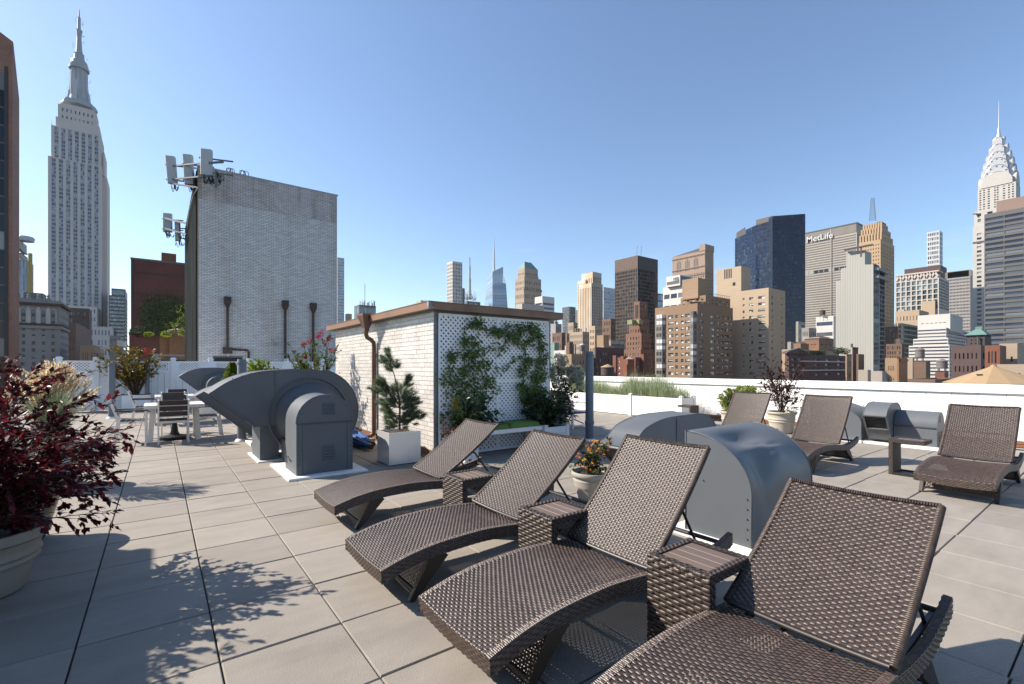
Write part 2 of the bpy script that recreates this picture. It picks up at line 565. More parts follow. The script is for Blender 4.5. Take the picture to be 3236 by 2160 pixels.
# leader head and downspout on the left wall
DY = 9.53
m = MB()
t0, t1 = 2.56, 2.27
def ring(cx, cy, hx, hy, z): return [(cx - hx, cy - hy, z), (cx + hx, cy - hy, z), (cx + hx, cy + hy, z), (cx - hx, cy + hy, z)]
rg = [ring(HX0 - .20, DY, .13, .17, 2.585), ring(HX0 - .20, DY, .13, .17, 2.55), ring(HX0 - .2, DY, .05, .05, 2.30), ring(HX0 - .2, DY, .045, .045, 2.24)]
for a, b_ in zip(rg[:-1], rg[1:]):
    for k in range(4):
        m.poly([a[k], a[(k + 1) % 4], b_[(k + 1) % 4], b_[k]])
m.poly(ring(HX0 - .20, DY, .12, .16, 2.56))
m.build('leader_head', COPPERD, hut)
m = MB()
m.tube([(HX0 - .2, DY, 2.26), (HX0 - .2, DY, 2.17), (HX0 - .18, DY, 2.11), (HX0 - .1, DY - .03, 2.06), (HX0 - .06, DY - .05, 2.0), (HX0 - .055, DY - .05, 1.92), (HX0 - .055, DY - .05, .2), (HX0 - .06, DY - .05, .13), (HX0 - .12, DY - .02, .08), (HX0 - .24, DY + .02, .06)], .045, 12)
m.build('downspout', COPPERD, hut, smooth=50)
for z in (1.75, .75):
    m = MB(); m.box(HX0 - .06, HX0, DY - .11, DY + .01, z, z + .025); m.build('pipe_strap', COPPERD, hut)
m = MB(); m.bev(HX0 - .62, HX0 - .12, DY - .22, DY + .16, 0, .055, .008)
tag(m.build('splash_block', PAVER, None, base=(HX0 - .35, DY, 0)), 'flat concrete splash block lying under the brown downspout', 'splash block')
# notice on the left wall
sg = thing('wall_notice', 'small white printed notice fixed to the sunlit brick hut wall', 'sign', (HX0 - .01, 10.98, 1.62))
m = MB(); m.box(HX0 - .012, HX0 - .002, 10.85, 11.12, 1.47, 1.80); m.build('board', mat('notice white', (.85, .85, .84), .35, .02, 3), sg)
m = MB()
ink = mat('notice grey ink', (.45, .45, .46), .6, .1, 5)
for z, a, b_ in ((1.755, .05, .22), (1.73, .03, .24), (1.695, .03, .24), (1.675, .03, .235), (1.64, .04, .22), (1.615, .04, .23)):
    m.box(HX0 - .0135, HX0 - .0121, 11.12 - b_, 11.12 - a, z, z + .009)
for a in (.04, .08, .13, .17, .2):
    m.box(HX0 - .0135, HX0 - .0121, 11.12 - a - .028, 11.12 - a, 1.565, 1.59)
m.tube([(HX0 - .0128, 11.05 + .0, 1.52), (HX0 - .0128, 11.0, 1.545), (HX0 - .0128, 10.93, 1.545), (HX0 - .0128, 10.9, 1.52), (HX0 - .0128, 10.95, 1.497), (HX0 - .0128, 11.02, 1.5), (HX0 - .0128, 11.05, 1.52)], .003, 5)
m.build('print', ink, sg)

# ------------------------------------------------------------------ lattice panels on the hut front
LAT = mat('white lattice plastic', (.80, .80, .82), .45, .03, 4, k=1)
def clip_seg(p, d, x0, x1, z0, z1):
    t0, t1 = -99, 99
    for a, da, lo, hi in ((p[0], d[0], x0, x1), (p[1], d[1], z0, z1)):
        ta, tb = (lo - a) / da, (hi - a) / da
        if ta > tb: ta, tb = tb, ta
        t0, t1 = max(t0, ta), min(t1, tb)
    return (t0, t1) if t1 - t0 > .03 else None
def lattice(root, x0, x1, z0, z1, y, per=.09, wd=.034, th=.006, parts=True, name='lattice_strip', m_=None):
    s2 = math.sqrt(.5); jm = MB(); m_ = m_ or LAT
    for sgn, yy in ((1, y), (-1, y - th - .0006)):
        c = x0 - (z1 - z0) - .2
        while c < x1 + (z1 - z0) + .2:
            r = clip_seg((c, (z0 if sgn > 0 else z1)), (s2, s2 * sgn), x0, x1, z0, z1)
            if r:
                zb = z0 if sgn > 0 else z1
                a = (c + s2 * r[0], yy, zb + sgn * s2 * r[0]); b_ = (c + s2 * r[1], yy, zb + sgn * s2 * r[1])
                q = MB() if parts else jm
                q.bar(a, b_, wd, th, up=(0, 1, 0))
                if parts: q.build(name, m_, root)
            c += per
    if not parts: jm.build('lattice', m_, root, kind='stuff')
LX0, LXM, LX1 = 3.68, 4.865, 6.07
for k, (a, b_) in enumerate(((LX0, LXM - .003), (LXM + .003, LX1))):
    lp = thing('lattice_panel', ('left' if k == 0 else 'right') + ' hand white diagonal lattice panel screwed to the hut front, vines climbing over it', 'lattice', ((a + b_) / 2, HY0 - .03, 0), 'lattice panels on the hut')
    lp['label'] = ('white lattice panel on the hut front beside the sunlit corner, yellowing vine leaves over it', 'white lattice panel on the hut front above the green bench cushions and dark shrub')[k]
    lattice(lp, a + .02, b_ - .02, .04, 2.37, HY0 - .03)
    for q in ((a, a + .03, .02, 2.39), (b_ - .03, b_, .02, 2.39), (a + .03, b_ - .03, 2.36, 2.39), (a + .03, b_ - .03, .02, .05), (a + .03, b_ - .03, 1.23, 1.255)):
        mm = MB(); mm.box(q[0], q[1], HY0 - .05, HY0 - .022, q[2], q[3]); mm.build('frame_strip', LAT, lp)

# ------------------------------------------------------------------ tall white brick tower with antennas
TX0, TX1, TY0, TY1, TZ = 1.33, 6.97, 23.5, 34.8, 9.9
tw = thing('brick_tower', 'tall windowless white brick stair tower rising behind the white fence', 'tower', (4, 29, 0))
TBR = mat('soiled white brick', (.57, .56, .555), .55, .06, 2, island=.12, k=1, spots=((.42, .37, .31), .5, .54, .86, (3.0, 3.0, .35)))
TBR2 = mat('grimy top brick', (.49, .47, .455), .6, .08, 2, island=.12, k=1, spots=((.27, .235, .20), 1.3, .50, .82, (2.5, 2.5, .14)))
m = MB(); m.box(TX0 + .01, TX1, TY0 + .012, TY1, -3, TZ - .05); m.build('wall', mat('tower mortar', (.055, .055, .055), .9, .1, 6), tw)
lo, hi = MB(), MB()
z = -.5; r_ = 0
while z < TZ - .06:
    q = lo if z < 8.5 else hi
    x = TX0 + .0 - (.1 if r_ % 2 else 0)
    while x < TX1 - .02:
        a, b_ = max(x, TX0), min(x + .203, TX1)
        if b_ - a > .02:
            e = rnd.uniform(0, .003) - (.0 if z < 8.5 else .012)
            q.box(a + .006, b_ - .006, TY0 + e, TY0 + .02, z + .009, z + .0672)
        x += .203
    z += .0677; r_ += 1
lo.build('bricks', TBR, tw, kind='stuff'); hi.build('top_bricks', TBR2, tw, kind='stuff')
m = MB(); m.box(TX0 - .03, TX1 + .04, TY0 - .03, TY1, TZ - .05, TZ); m.build('coping', mat('metal coping', (.5, .51, .52), .4, .08, 2), tw)
m = MB(); m.box(TX0 - .05, TX0 + .01, TY0 + .55, TY1, .9, TZ - .06); m.build('cladding', SLATE, tw)
m = MB(); m.box(TX0 - .004, TX0 + .009, TY0 + .01, TY0 + .55, -1, TZ - .06); m.build('side_pier', mat('stained tan brick', (.12, .10, .08), .9, .2, 2, spec=0.0, spots=((.2, .13, .08), 1.5, .45, .7, (2, 2, .4))), tw)
m = MB(); m.box(TX0 - .056, TX0 + .0, TY0 + .55, TY1, .82, .9); m.build('cladding_edge', BLACK, tw)
for k, x in enumerate((719, 901.5, 990)):
    X = on_y(TY0 - .1, x); D = depth(X, TY0)
    zt = zof((938, 950, 958)[k], D)
    m = MB()
    rg = [ring(X, TY0 - .13, .13, .12, zt), ring(X, TY0 - .13, .13, .12, zt - .24), ring(X, TY0 - .13, .05, .05, zt - .46)]
    for a, b_ in zip(rg[:-1], rg[1:]):
        for j in range(4): m.poly([a[j], a[(j + 1) % 4], b_[(j + 1) % 4], b_[j]])
    m.poly(ring(X, TY0 - .13, .14, .11, zt - .02), 1)
    m.box(X - .11, X + .11, TY0 - .256, TY0 - .2502, zt - .2, zt - .03, 1)
    m.build('leader_head', [RUST, BLACK], tw)
    m = MB(); m.box(X - .045, X + .045, TY0 - .15, TY0 - .06, (2.24 if k == 0 else -.4), zt - .45)
    m.build('downpipe', RUST, tw)
    if k == 0:
        m = MB(); m.box(X - .17, X + .17, TY0 - .16, TY0 - .003, 2.08, 2.34); m.tube([(X + .1, TY0 - .08, 2.28), (X + .75, TY0 - .08, 2.24), (X + .8, TY0 - .08, 2.15), (X + .8, TY0 - .08, .8)], .045, 8)
        m.build('pipe_box', RUST, tw)
        m = MB(); m.lathe([(.05, 0), (.075, -.05), (.06, -.1), (.0, -.12)], (X + .02, TY0 - .1, 2.08), 10); m.build('lamp', mat('frosted lamp', (.7, .7, .68), .3), tw)
        m = MB(); m.box(X - .52, X + .58, TY0 - .02, TY0 - .004, -.5, 1.98); m.build('door_frame', mat('door frame paint', (.16, .16, .16), .5), tw)
        m = MB(); m.box(X - .47, X + .53, TY0 - .035, TY0 - .021, -.5, 1.91); m.build('door', GREYDARK, tw)
X = on_y(TY0, 866); D = depth(X, TY0)
m = MB(); m.tube([(X - .12, TY0 - .01, zof(1073, D)), (X - .02, TY0 - .2, zof(1080, D)), (X + .06, TY0 - .22, zof(1084, D))], .018, 6); m.box(X + .0, X + .16, TY0 - .30, TY0 - .16, zof(1087, D), zof(1081, D)); m.lathe([(.05, -.08), (.05, 0), (.03, .03)], (X + .04, TY0 - .2, zof(1088, D)), 8)
m.build('security_camera', mat('camera grey', (.4, .41, .42), .4), tw)
# antennas on the tower corner
ANT = mat('antenna radome', (.62, .62, .61), .4, .06, 2)
ANTM = mat('galvanised bracket', (.16, .175, .19), .5, .2, 8)
def loops(mb, p, n, r, rg_):
    for _ in range(n):
        dx = rg_.uniform(-.14, .14); dy = rg_.uniform(-.08, .08); h = rg_.uniform(.15, .38); e = rg_.uniform(.05, .22)
        pts = [(p[0] + dx, p[1] + dy, p[2] + .02)]
        for t in np.linspace(.1, 1, 7):
            pts.append((p[0] + dx + e * t, p[1] + dy, p[2] - h * math.sin(math.pi * min(1, t * .85)) + .02 * t))
        mb.tube(pts, r, 5, caps=False)
ar = random.Random(3)
for k, (x, yt, yb, D, wp, tilt, lab) in enumerate((
        (545, 495, 579, 20.6, 26, -.07, 'leftmost tall pale antenna panel held out from the brick tower top'),
        (598.5, 490, 582, 20.2, 27, -.05, 'middle pale antenna panel of three on the tower top corner'),
        (652, 472, 553, 19.2, 32, 0, 'topmost pale antenna panel in front of the tower corner bricks'),
        (529, 674, 732, 27.0, 24, 0, 'grey antenna panel seen from behind, left of the tower'),
        (562, 702, 760, 26.0, 14, -.03, 'narrow antenna panel with many cables beside the tower cladding'))):
    p = at(x, yb, D); q = at(x, yt, D); hh = q[2] - p[2]; ww = wp * D / F
    an = thing('cell_antenna', lab, 'antenna', p, 'antenna panels on the tower')
    c, s_ = math.cos(R(-20)), math.sin(R(-20))
    def loc(u, v, z): return (p[0] + c * u - s_ * v + tilt * (z), p[1] + s_ * u + c * v, p[2] + z)
    m = MB(); prof = [(-ww / 2, -.02), (-ww * .42, -.08), (ww * .42, -.08), (ww / 2, -.02), (ww / 2, .1), (-ww / 2, .1)]
    n0 = len(m.v)
    for z in (0, hh): m.v += [loc(u, v, z) for u, v in prof]
    for i in range(6): m.f.append((i, (i + 1) % 6, 6 + (i + 1) % 6, 6 + i)); m.m.append(0)
    m.f += [(5, 4, 3, 2, 1, 0), (6, 7, 8, 9, 10, 11)]; m.m += [0, 0]
    m.build('panel', ANT, an)
    m = MB(); m.tube([loc(0, .22, -.15), loc(0, .22, hh * .95)], .035, 8)
    for z in (hh * .2, hh * .75):
        m.bar(loc(0, .1, z), loc(0, .22, z), .06, .05)
        m.bar(loc(-ww * .8, .25, z), loc(.9 if k < 3 else .7, .28, z), .05, .05)
    m.build('bracket', ANTM, an)
    m = MB(); loops(m, loc(0, .03, 0), 6, .011, ar); m.build('cable', BLACK, an)
mt = thing('antenna_mount', 'dark steel antenna frame with pipes and cable bundles bolted on the tower corner', 'bracket', (TX0, TY0, 9))
m = MB()
def P3(x, y, D): return Vector(at(x, y, D))
m.bar(P3(682, 540, 19.0), P3(682, 590, 19.0), .10, .1, up=(0, 1, 0)); m.bar(P3(660, 514, 19), P3(706, 511, 19.0), .07, .07); m.bar(P3(628, 558, 19.2), P3(704, 553, 19.0), .07, .07)
m.bar(P3(534, 578, 20.6), P3(625, 592, 19.8), .06, .06); m.bar(P3(526, 567, 20.8), P3(640, 557, 19.4), .06, .06); m.bar(P3(527, 526, 20.8), P3(640, 514, 19.4), .06, .06)
m.bar(P3(520, 688, 27), P3(592, 706, 24.5), .1, .1); m.bar(P3(520, 720, 27), P3(590, 740, 24.5), .08, .08)
m.build('frame', ANTM, mt)
m = MB()
for x, y, D in ((665, 556, 19), (650, 556, 19.1), (680, 560, 19), (690, 545, 19)): loops(m, P3(x, y, D), 5, .013, ar)
for x, y, D in ((568, 735, 25), (530, 732, 26.5)): loops(m, P3(x, y, D), 5, .013, ar)
m.build('cable', BLACK, mt)
m = MB(); m.tube([P3(628, 590, 19.5), P3(612, 615, 20.5), P3(600, 660, 22.5), P3(592, 715, 24.3)], .03, 6); m.build('conduit', mat('pale conduit', (.45, .47, .5), .5), mt)
for x in (728, 770):
    m = MB()
    for _ in range(4):
        D = 20.3; xx = x + ar.uniform(-8, 8); yb = 523 + (xx - 627) * .197
        m.tube([at(xx - 8, yb, D), at(xx - 5, yb - 10 - ar.uniform(0, 4), D), at(xx + 2, yb - 12, D), at(xx + 7, yb - 8, D), at(xx + 9, yb + 2, D)], .014, 5)
    m.build('roof_cable', BLACK, mt)

# ------------------------------------------------------------------ white vinyl fence at the far side
FY = 21.4
fe = thing('vinyl_fence', 'white vinyl fence with lattice top across the far end of the terrace', 'fence', (2, FY, 0))
px_posts = [187, 304, 427, 548, 666, 787, 905, 1020, 1130]
fx = [on_y(FY, x) for x in px_posts]
FT = 1.68
bdm = {}
for x in fx:
    m = MB(); m.box(x - .075, x + .075, FY - .06, FY + .075, 0, FT + .1); m.bev(x - .09, x + .09, FY - .075, FY + .09, FT + .1, FT + .17, .04); m.build('post', VINYL, fe)
for a, b_ in zip(fx[:-1], fx[1:]):
    a += .075; b_ -= .075
    for z0, z1 in ((FT - .02, FT + .04), (1.28, 1.38), (.08, .2)):
        m = MB(); m.box(a, b_, FY - .035, FY + .035, z0, z1); m.build('rail', VINYL, fe)
    for x in (a, b_ - .09):
        m = MB(); m.box(x, x + .09, FY - .03, FY + .03, 1.38, FT - .02); m.build('stile', VINYL, fe)
    lattice(fe, a + .09, b_ - .09, 1.38, FT - .02, FY, per=.095, wd=.034, parts=False, m_=VINYL)
    n = max(1, int((b_ - a) / .178)); wd = (b_ - a) / n
    me = MB().box(.006, wd - .006, -.012, .012, .2, 1.28).mesh('board', VINYL)
    for i in range(n):
        inst('board', me, fe, (a + i * wd, FY + (0.004 if i % 2 else 0), 0))
# ------------------------------------------------------------------ wall beside the terrace, out of frame on the left
sw = thing('side_bulkhead', 'white brick bulkhead standing beside the left end of the terrace', 'wall', (-3, 2, 0))
m = MB(); m.box(-4.6, -2.5, -3, 7.4, -.03, 2.62); m.build('wall', brickmat('bulkhead brick', (.72, .69, .64), (.4, .38, .35), .21, .077, .008), sw)
m = MB(); m.box(-4.66, -2.46, -3.05, 7.44, 2.62, 2.7); m.build('coping', COPPER, sw)

# ------------------------------------------------------------------ vent pipes
def vpipe(x, D, zt, r, lab):
    X, Y = xy(x, D)
    p = thing('vent_pipe', lab, 'pipe', (X, Y, 0), 'grey vent pipes')
    m = MB(); m.lathe([(r, 0), (r, zt - .01), (r - .004, zt), (r - .014, zt), (r - .016, zt - .15)], (X, Y, 0), 24, cap=False); m.build('tube', PIPE, p, smooth=40)
    m = MB(); m.lathe([(r + .012, zt - .09), (r + .012, zt - .065), (r + .001, zt - .064)], (X, Y, 0), 24, cap=False); m.lathe([(r + .012, .34), (r + .012, .40), (r + .001, .41)], (X, Y, 0), 24, cap=False); m.build('collar', PIPE, p, smooth=40)
    m = MB(); m.lathe([(r + .05, 0), (r + .04, .02), (r + .006, .05), (r + .002, .05)], (X, Y, 0), 24, cap=False); m.build('flashing', CURB, p, smooth=40)
    m = MB(); m.lathe([(r - .02, zt - .14), (.001, zt - .14)], (X, Y, 0), 16, cap=False); m.build('bore', GREYDARK, p)
vpipe(353, 13.84, 1.63, .084, 'grey vent pipe standing left of the small flowering tree in a white box')
vpipe(466, 16.2, 1.62, .062, 'thin grey vent pipe by the fence right of the white boxed tree')
vpipe(764.5, 9.6, 1.66, .084, 'grey vent pipe rising behind the big duct hood near the dining tables')
vpipe(1863, 9.6, 1.82, .084, 'tall grey vent pipe between the hydrangea pot and the white grass planter')

# ------------------------------------------------------------------ exhaust blowers
def smoothpoly(pts, n=6):
    """Catmull-Rom through an open list of points"""
    out = []
    P = [pts[0]] + list(pts) + [pts[-1]]
    for i in range(1, len(P) - 2):
        for k in range(n):
            t = k / n
            a = []
            for c in range(len(P[0])):
                p0, p1, p2, p3 = P[i - 1][c], P[i][c], P[i + 1][c], P[i + 2][c]
                a.append(.5 * (2 * p1 + (p2 - p0) * t + (2 * p0 - 5 * p1 + 4 * p2 - p3) * t * t + (3 * p1 - p0 - 3 * p2 + p3) * t ** 3))
            out.append(tuple(a))
    out.append(tuple(pts[-1]))
    return out
def shell(root, name, pts, y0, y1, mouth=None, rim=.02, m_=GREYPAINT):
    """scroll casing: outline in XZ, thickness along Y; the edge from the last to the first point is the open mouth"""
    m = MB(); k = len(pts); n = 0
    m.v += [(p[0], y0, p[1]) for p in pts] + [(p[0], y1, p[1]) for p in pts]
    m.f += [tuple(range(k)), tuple(reversed(range(k, 2 * k)))]; m.m += [0, 0]
    for i in range(k - 1): m.f.append((i, k + i, k + i + 1, i + 1)); m.m.append(0)
    o = m.build(name, m_, root)
    # standing seams along both outline edges
    for yy in (y0, y1):
        s = MB(); s.tube([(p[0], yy, p[1]) for p in pts], .007, 5); s.build('seam', m_, root, smooth=True)
    a, b_ = pts[-1], pts[0]
    d = Vector((b_[0] - a[0], 0, b_[1] - a[1])); ln = d.length; d.normalize(); nrm = Vector((d.z, 0, -d.x))
    q = MB()
    ins = .03
    A = Vector((a[0], 0, a[1])) + d * .01; B = Vector((b_[0], 0, b_[1])) - d * .01
    c0 = Vector((sum(p[0] for p in pts) / k, 0, sum(p[1] for p in pts) / k))
    if nrm.dot(c0 - (A + B) / 2) < 0: nrm = -nrm
    A += nrm * ins; B += nrm * ins
    q.poly([(A.x, y0 + .004, A.z), (A.x, y1 - .004, A.z), (B.x, y1 - .004, B.z), (B.x, y0 + .004, B.z)])
    q.build('mouth', GREYDARK, root)
    w_ = MB(); A -= nrm * .012; B -= nrm * .012
    nn = int(ln / .035)
    for i in range(1, nn):
        p = A + (B - A) * (i / nn); w_.bar((p.x, y0 + .005, p.z), (p.x, y1 - .005, p.z), .006, .004, up=tuple(nrm))
    ny = int((y1 - y0) / .035)
    for i in range(1, ny):
        yy = y0 + (y1 - y0) * i / ny; w_.bar((A.x, yy, A.z), (B.x, yy, B.z), .006, .004, up=tuple(nrm))
    w_.build('screen', MESHM, root)
    r_ = MB()
    A -= nrm * .02; B -= nrm * .02
    for yy in (y0, y1): r_.bar((A.x, yy, A.z), (B.x, yy, B.z), .03, .022, up=tuple(nrm))
    for p in (A, B): r_.bar((p.x, y0, p.z), (p.x, y1, p.z), .03, .022, up=tuple(nrm))
    r_.build('mouth_rim', m_, root)
    return o
def arch(x0, x1, zs, n=14):
    r = (x1 - x0) / 2; c = (x0 + x1) / 2
    return [(x0, 0.03)] + [(c - r * math.cos(math.pi * i / n), zs + r * math.sin(math.pi * i / n)) for i in range(n + 1)] + [(x1, .03)]
def louvres(root, x0, x1, y, z0, n, pitch):
    for i in range(n):
        m = MB(); z = z0 + i * pitch
        m.poly([(x0, y - .001, z), (x1, y - .001, z), (x1, y - .016, z + .006), (x0, y - .016, z + .006)])
        m.poly([(x0, y - .016, z + .006), (x1, y - .016, z + .006), (x1, y - .002, z + pitch * .62), (x0, y - .002, z + pitch * .62)])
        m.poly([(x0, y - .001, z), (x0, y - .016, z + .006), (x0, y - .002, z + pitch * .62)]); m.poly([(x1, y - .001, z), (x1, y - .002, z + pitch * .62), (x1, y - .016, z + .006)])
        m.build('louvre', GREYPAINT, root)

def big_blower(lab, cat='exhaust fan'):
    b = thing('exhaust_blower', lab, cat, (1.9, 7.6, 0), 'grey sheet metal roof blowers')
    top = smoothpoly([(.609, 1.11), (.86, 1.285), (1.175, 1.405), (1.5, 1.448), (1.95, 1.462), (2.2, 1.44)], 5)
    arc = [(2.10 + .725 * math.cos(t), .745 + .725 * math.sin(t)) for t in np.linspace(R(74), R(-88), 26)]
    low = [(1.85, .09), (1.62, .25), (1.52, .42), (1.5, .57), (1.208, .572)]
    shell(b, 'scroll_casing', top + arc + low, 8.3, 9.2)
    m = MB(); m.box(1.492, 1.508, 8.285, 8.3, .56, 1.452); m.build('seam_strip', GREYPAINT, b)
    # round inlet drum between casing and motor cover
    m = MB(); n = 36
    for yy, r in ((8.298, .54), (8.18, .50), (8.05, .40), (7.53, .365)):
        m.v += [(2.02 + r * math.cos(2 * math.pi * k / n), yy, .70 + r * math.sin(2 * math.pi * k / n)) for k in range(n)]
    for j in range(3):
        for k in range(n): m.f.append((j * n + k, j * n + (k + 1) % n, (j + 1) * n + (k + 1) % n, (j + 1) * n + k)); m.m.append(0)
    m.v = [(x, y, max(z, .03)) for x, y, z in m.v]
    m.build('inlet_drum', GREYPAINT, b, smooth=40)
    m = MB()
    m.tube([(2.02 + .62 * math.cos(t), 8.29, max(.03, .70 + .62 * math.sin(t))) for t in np.linspace(0, 2 * math.pi, 40)], .014, 6); m.build('inlet_ring', GREYPAINT, b, smooth=True)
    # motor cover
    o = arch(1.49, 2.25, .727)
    m = MB(); m.prism(o, 6.84, 7.52); mc = m.build('motor_cover', GREYPAINT, b, smooth=30)
    m = MB(); m.prism([(x + (0.012 if x > 1.87 else -.012), z + .012) for x, z in o[1:-1]], 6.832, 6.9)
    m.build('cover_lip', GREYPAINT, b, smooth=30)
    m = MB(); m.box(1.497, 2.243, 6.826, 6.8318, .716, .728); m.build('cover_joint', mat('dark paint joint', (.07, .08, .09), .5), b)
    m = MB(); m.box(1.565, 1.569, 6.835, 6.8398, .05, .71); m.box(2.17, 2.174, 6.835, 6.8398, .05, .71); m.build('cover_fold', mat('dark paint joint', (.07, .08, .09), .5), b)
    louvres(b, 1.83, 1.99, 6.8318, .21, 5, .042)
    louvres(b, 1.83, 1.99, 6.8318, .84, 5, .034)
    m = MB()
    for dx, dz in ((.10, .17), (.18, .15), (.24, .145)): m.lathe([(.012, 0), (.012, .004)], (0, 0, 0), 8)
    m = MB()
    for yy, zz in ((7.32, .20), (7.22, .18), (7.14, .17)): m.box(1.483, 1.4895, yy, yy + .04, zz, zz + .025)
    m.build('bolt', BLACK, b)
    m = MB()
    for k in range(9):
        for x in (1.515, 2.225): m.box(x - .007, x + .007, 6.834, 6.8398, .08 + .072 * k, .094 + .072 * k)
    for t_ in np.linspace(.15, math.pi - .15, 12): m.box(1.87 - .365 * math.cos(t_) - .006, 1.87 - .365 * math.cos(t_) + .006, 6.8262, 6.8318, .727 + .365 * math.sin(t_) - .006, .727 + .365 * math.sin(t_) + .006)
    for x in np.linspace(.9, 2.5, 14): m.box(x - .007, x + .007, 8.292, 8.2995, 1.395 - .3 * max(0, 1.15 - x), 1.409 - .3 * max(0, 1.15 - x))
    m.build('screws', mat('screw heads', (.10, .08, .07), .5, .3, 30), b, kind='stuff')
    # supply duct under the snout
    m = MB(); m.box(1.285, 1.56, 8.36, 9.14, .02, .575); m.build('duct', GREYPAINT, b)
    m = MB(); m.bev(1.24, 2.4, 8.25, 9.3, 0, .022, .01); m.bev(1.36, 2.42, 6.68, 7.95, 0, .03, .01); m.build('curb', CURB, b)
    m = MB(); m.box(1.58, 1.8, 7.6, 8.28, .03, .35); m.build('pedestal', GREYPAINT, b)
    return b
b1 = big_blower('large dark grey exhaust blower with long curved snout and arched motor cover beside the pine')
c_, _ = copy_tree(b1, None, None, 'smaller grey blower snout seen behind the large blower, in front of the white fence')
sc = .80
c_.scale = (sc, sc, .82)
ob = Vector((1.9, 7.6, 0)); c_.location = (.54 + (1.9 - .609) * sc, 18.97 - (8.3 - 7.6) * sc, .28)
m = MB(); X, Y = c_.location.x, c_.location.y
m.bev(X - .6, X + .55, Y - .8, Y + 1.4, 0, .30, .02)
tag(m.build('blower_plinth', CURB, None, base=(X, Y, 0)), 'low white plinth under the smaller blower by the fence', 'plinth')
# low snout behind the large blower
b3 = thing('exhaust_blower', 'low grey duct snout hidden behind the large blower, its slanted mouth near the vent pipe', 'exhaust fan', (1.4, 10.5, 0), 'grey sheet metal roof blowers')
shell(b3, 'scroll_casing', smoothpoly([(.54, .98), (.8, 1.12), (1.2, 1.2), (1.8, 1.2)], 5) + [(2.1 + .5 * math.cos(t), .7 + .5 * math.sin(t)) for t in np.linspace(R(75), R(-70), 14)] + [(1.9, .2), (1.44, .18)], 10.2, 10.95)
m = MB(); m.box(1.6, 2.3, 10.25, 10.9, 0, .25); m.build('duct', GREYPAINT, b3)
m = MB(); m.bev(1.4, 2.5, 10.1, 11.0, 0, .03, .01); m.build('curb', CURB, b3)

def hood(root, x0, x1, y0, y1, z, a, dent=False, m_=GREYPAINT):
    """quarter round hood, curved side towards -Y"""
    n = 16
    prof = [(y1, .03)] + [(y0, .03)] + [(y1 - (y1 - y0) * math.cos(math.pi / 2 * i / n), z - a + a * math.sin(math.pi / 2 * i / n)) for i in range(n + 1)]
    m = MB(); m.poly([(x0, p[0], p[1]) for p in reversed(prof)]); m.poly([(x1, p[0], p[1]) for p in prof])
    m.poly([(x0, y1, .03), (x0, y1, z), (x1, y1, z), (x1, y1, .03)])
    m.build('side_plate', m_, root)
    s = MB()
    def P(u, v):
        # u up the curved front, v along x
        ln_s = z - a - .03; ln_c = a * 1.4
        d = u * (ln_s + ln_c)
        if d < ln_s: yy, zz, nx, nz = y0, .03 + d, -1, 0
        else:
            t = (d - ln_s) / ln_c * math.pi / 2
            yy, zz = y1 - (y1 - y0) * math.cos(t), z - a + a * math.sin(t); nx, nz = -math.cos(t), math.sin(t)
        k = 0
        if dent:
            def g(cu, cv, su, sv): return math.exp(-((u - cu) / su) ** 2 - ((v - cv) / sv) ** 2)
            k = -.085 * g(.82, .42, .09, .26) + .022 * g(.70, .40, .03, .2) - .045 * g(.55, .25, .12, .12) + .02 * g(.62, .55, .05, .1) - .022 * g(.35, .22, .15, .06) + .007 * math.sin(9 * v + 5 * u) * (u * (1 - u) * 4)
            k -= .018 * g(.70, .62, .02, .12) - .016 * g(.675, .60, .018, .13) + .02 * g(.73, .5, .018, .07)
            k *= min(1, v * 8, (1 - v) * 8, (1 - u) * 8)
        return (x0 + (x1 - x0) * v, yy + nx * k, zz + nz * k)
    s.grid(P, 70 if dent else 24, 60 if dent else 2)
    s.build('curved_cover', mat('grey gloss roof paint', (.165, .182, .20), .46, .08, 2.2, bump=.08, bscale=7, spec=.4, metal=.1, spots=((.15, .168, .19), 1.3, .5, .75)) if dent else m_, root, smooth=True)
    for x in (x0, x1):
        e = MB(); e.tube([(x, p[0], p[1]) for p in prof[1:]] + [(x, y1, .03)], .007, 5); e.build('seam', m_, root, smooth=True)
hd = thing('duct_hood', 'dented grey sheet metal hood with rounded top between the front loungers', 'duct', (4.36, 2.15, 0), 'grey sheet metal roof blowers')
hood(hd, 3.785, 4.93, 1.862, 2.45, .932, .465, dent=True)
m = MB(); m.bev(3.74, 5.05, 1.8, 2.6, 0, .05, .01); m.build('curb', CURB, hd)
m = MB()
for k in range(5): m.tube([(3.783, 1.90, .12 + .08 * k), (3.775, 1.90, .12 + .08 * k)], .006, 6)
m.tube([(3.783, 2.28, .52), (3.775, 2.28, .52)], .006, 6); m.build('rivet', GREYPAINT, hd)
# wide duct blower behind the hood
r1 = thing('exhaust_blower', 'wide grey duct blower with black screened mouth behind the orange flower pot', 'exhaust fan', (5.3, 4, 0), 'grey sheet metal roof blowers')
YP = 3.78
def onp(x, y):
    X = on_y(YP, x); D = depth(X, YP); return (X, zof(y, D))
tp = [onp(1963, 1417), onp(2007, 1394.6), onp(2040, 1353), onp(2102, 1322), onp(2181, 1309.6)]
X5, z5 = tp[-1]
tp = smoothpoly(tp, 5)
xr = 6.62; zc = .47; rr = z5 - zc
arc = [(6.15 + .52 * math.cos(t), zc + rr * math.sin(t)) for t in np.linspace(R(84), R(-70), 18)]
shell(r1, 'scroll_casing', tp + arc + [(5.7, .06), (5.05, .08)], YP, YP + .47)
m = MB(); xs = on_y(YP, 2138); m.box(xs - .006, xs + .006, YP - .012, YP, .2, zof(1320, depth(xs, YP)) - .01); m.build('seam_strip', GREYPAINT, r1)
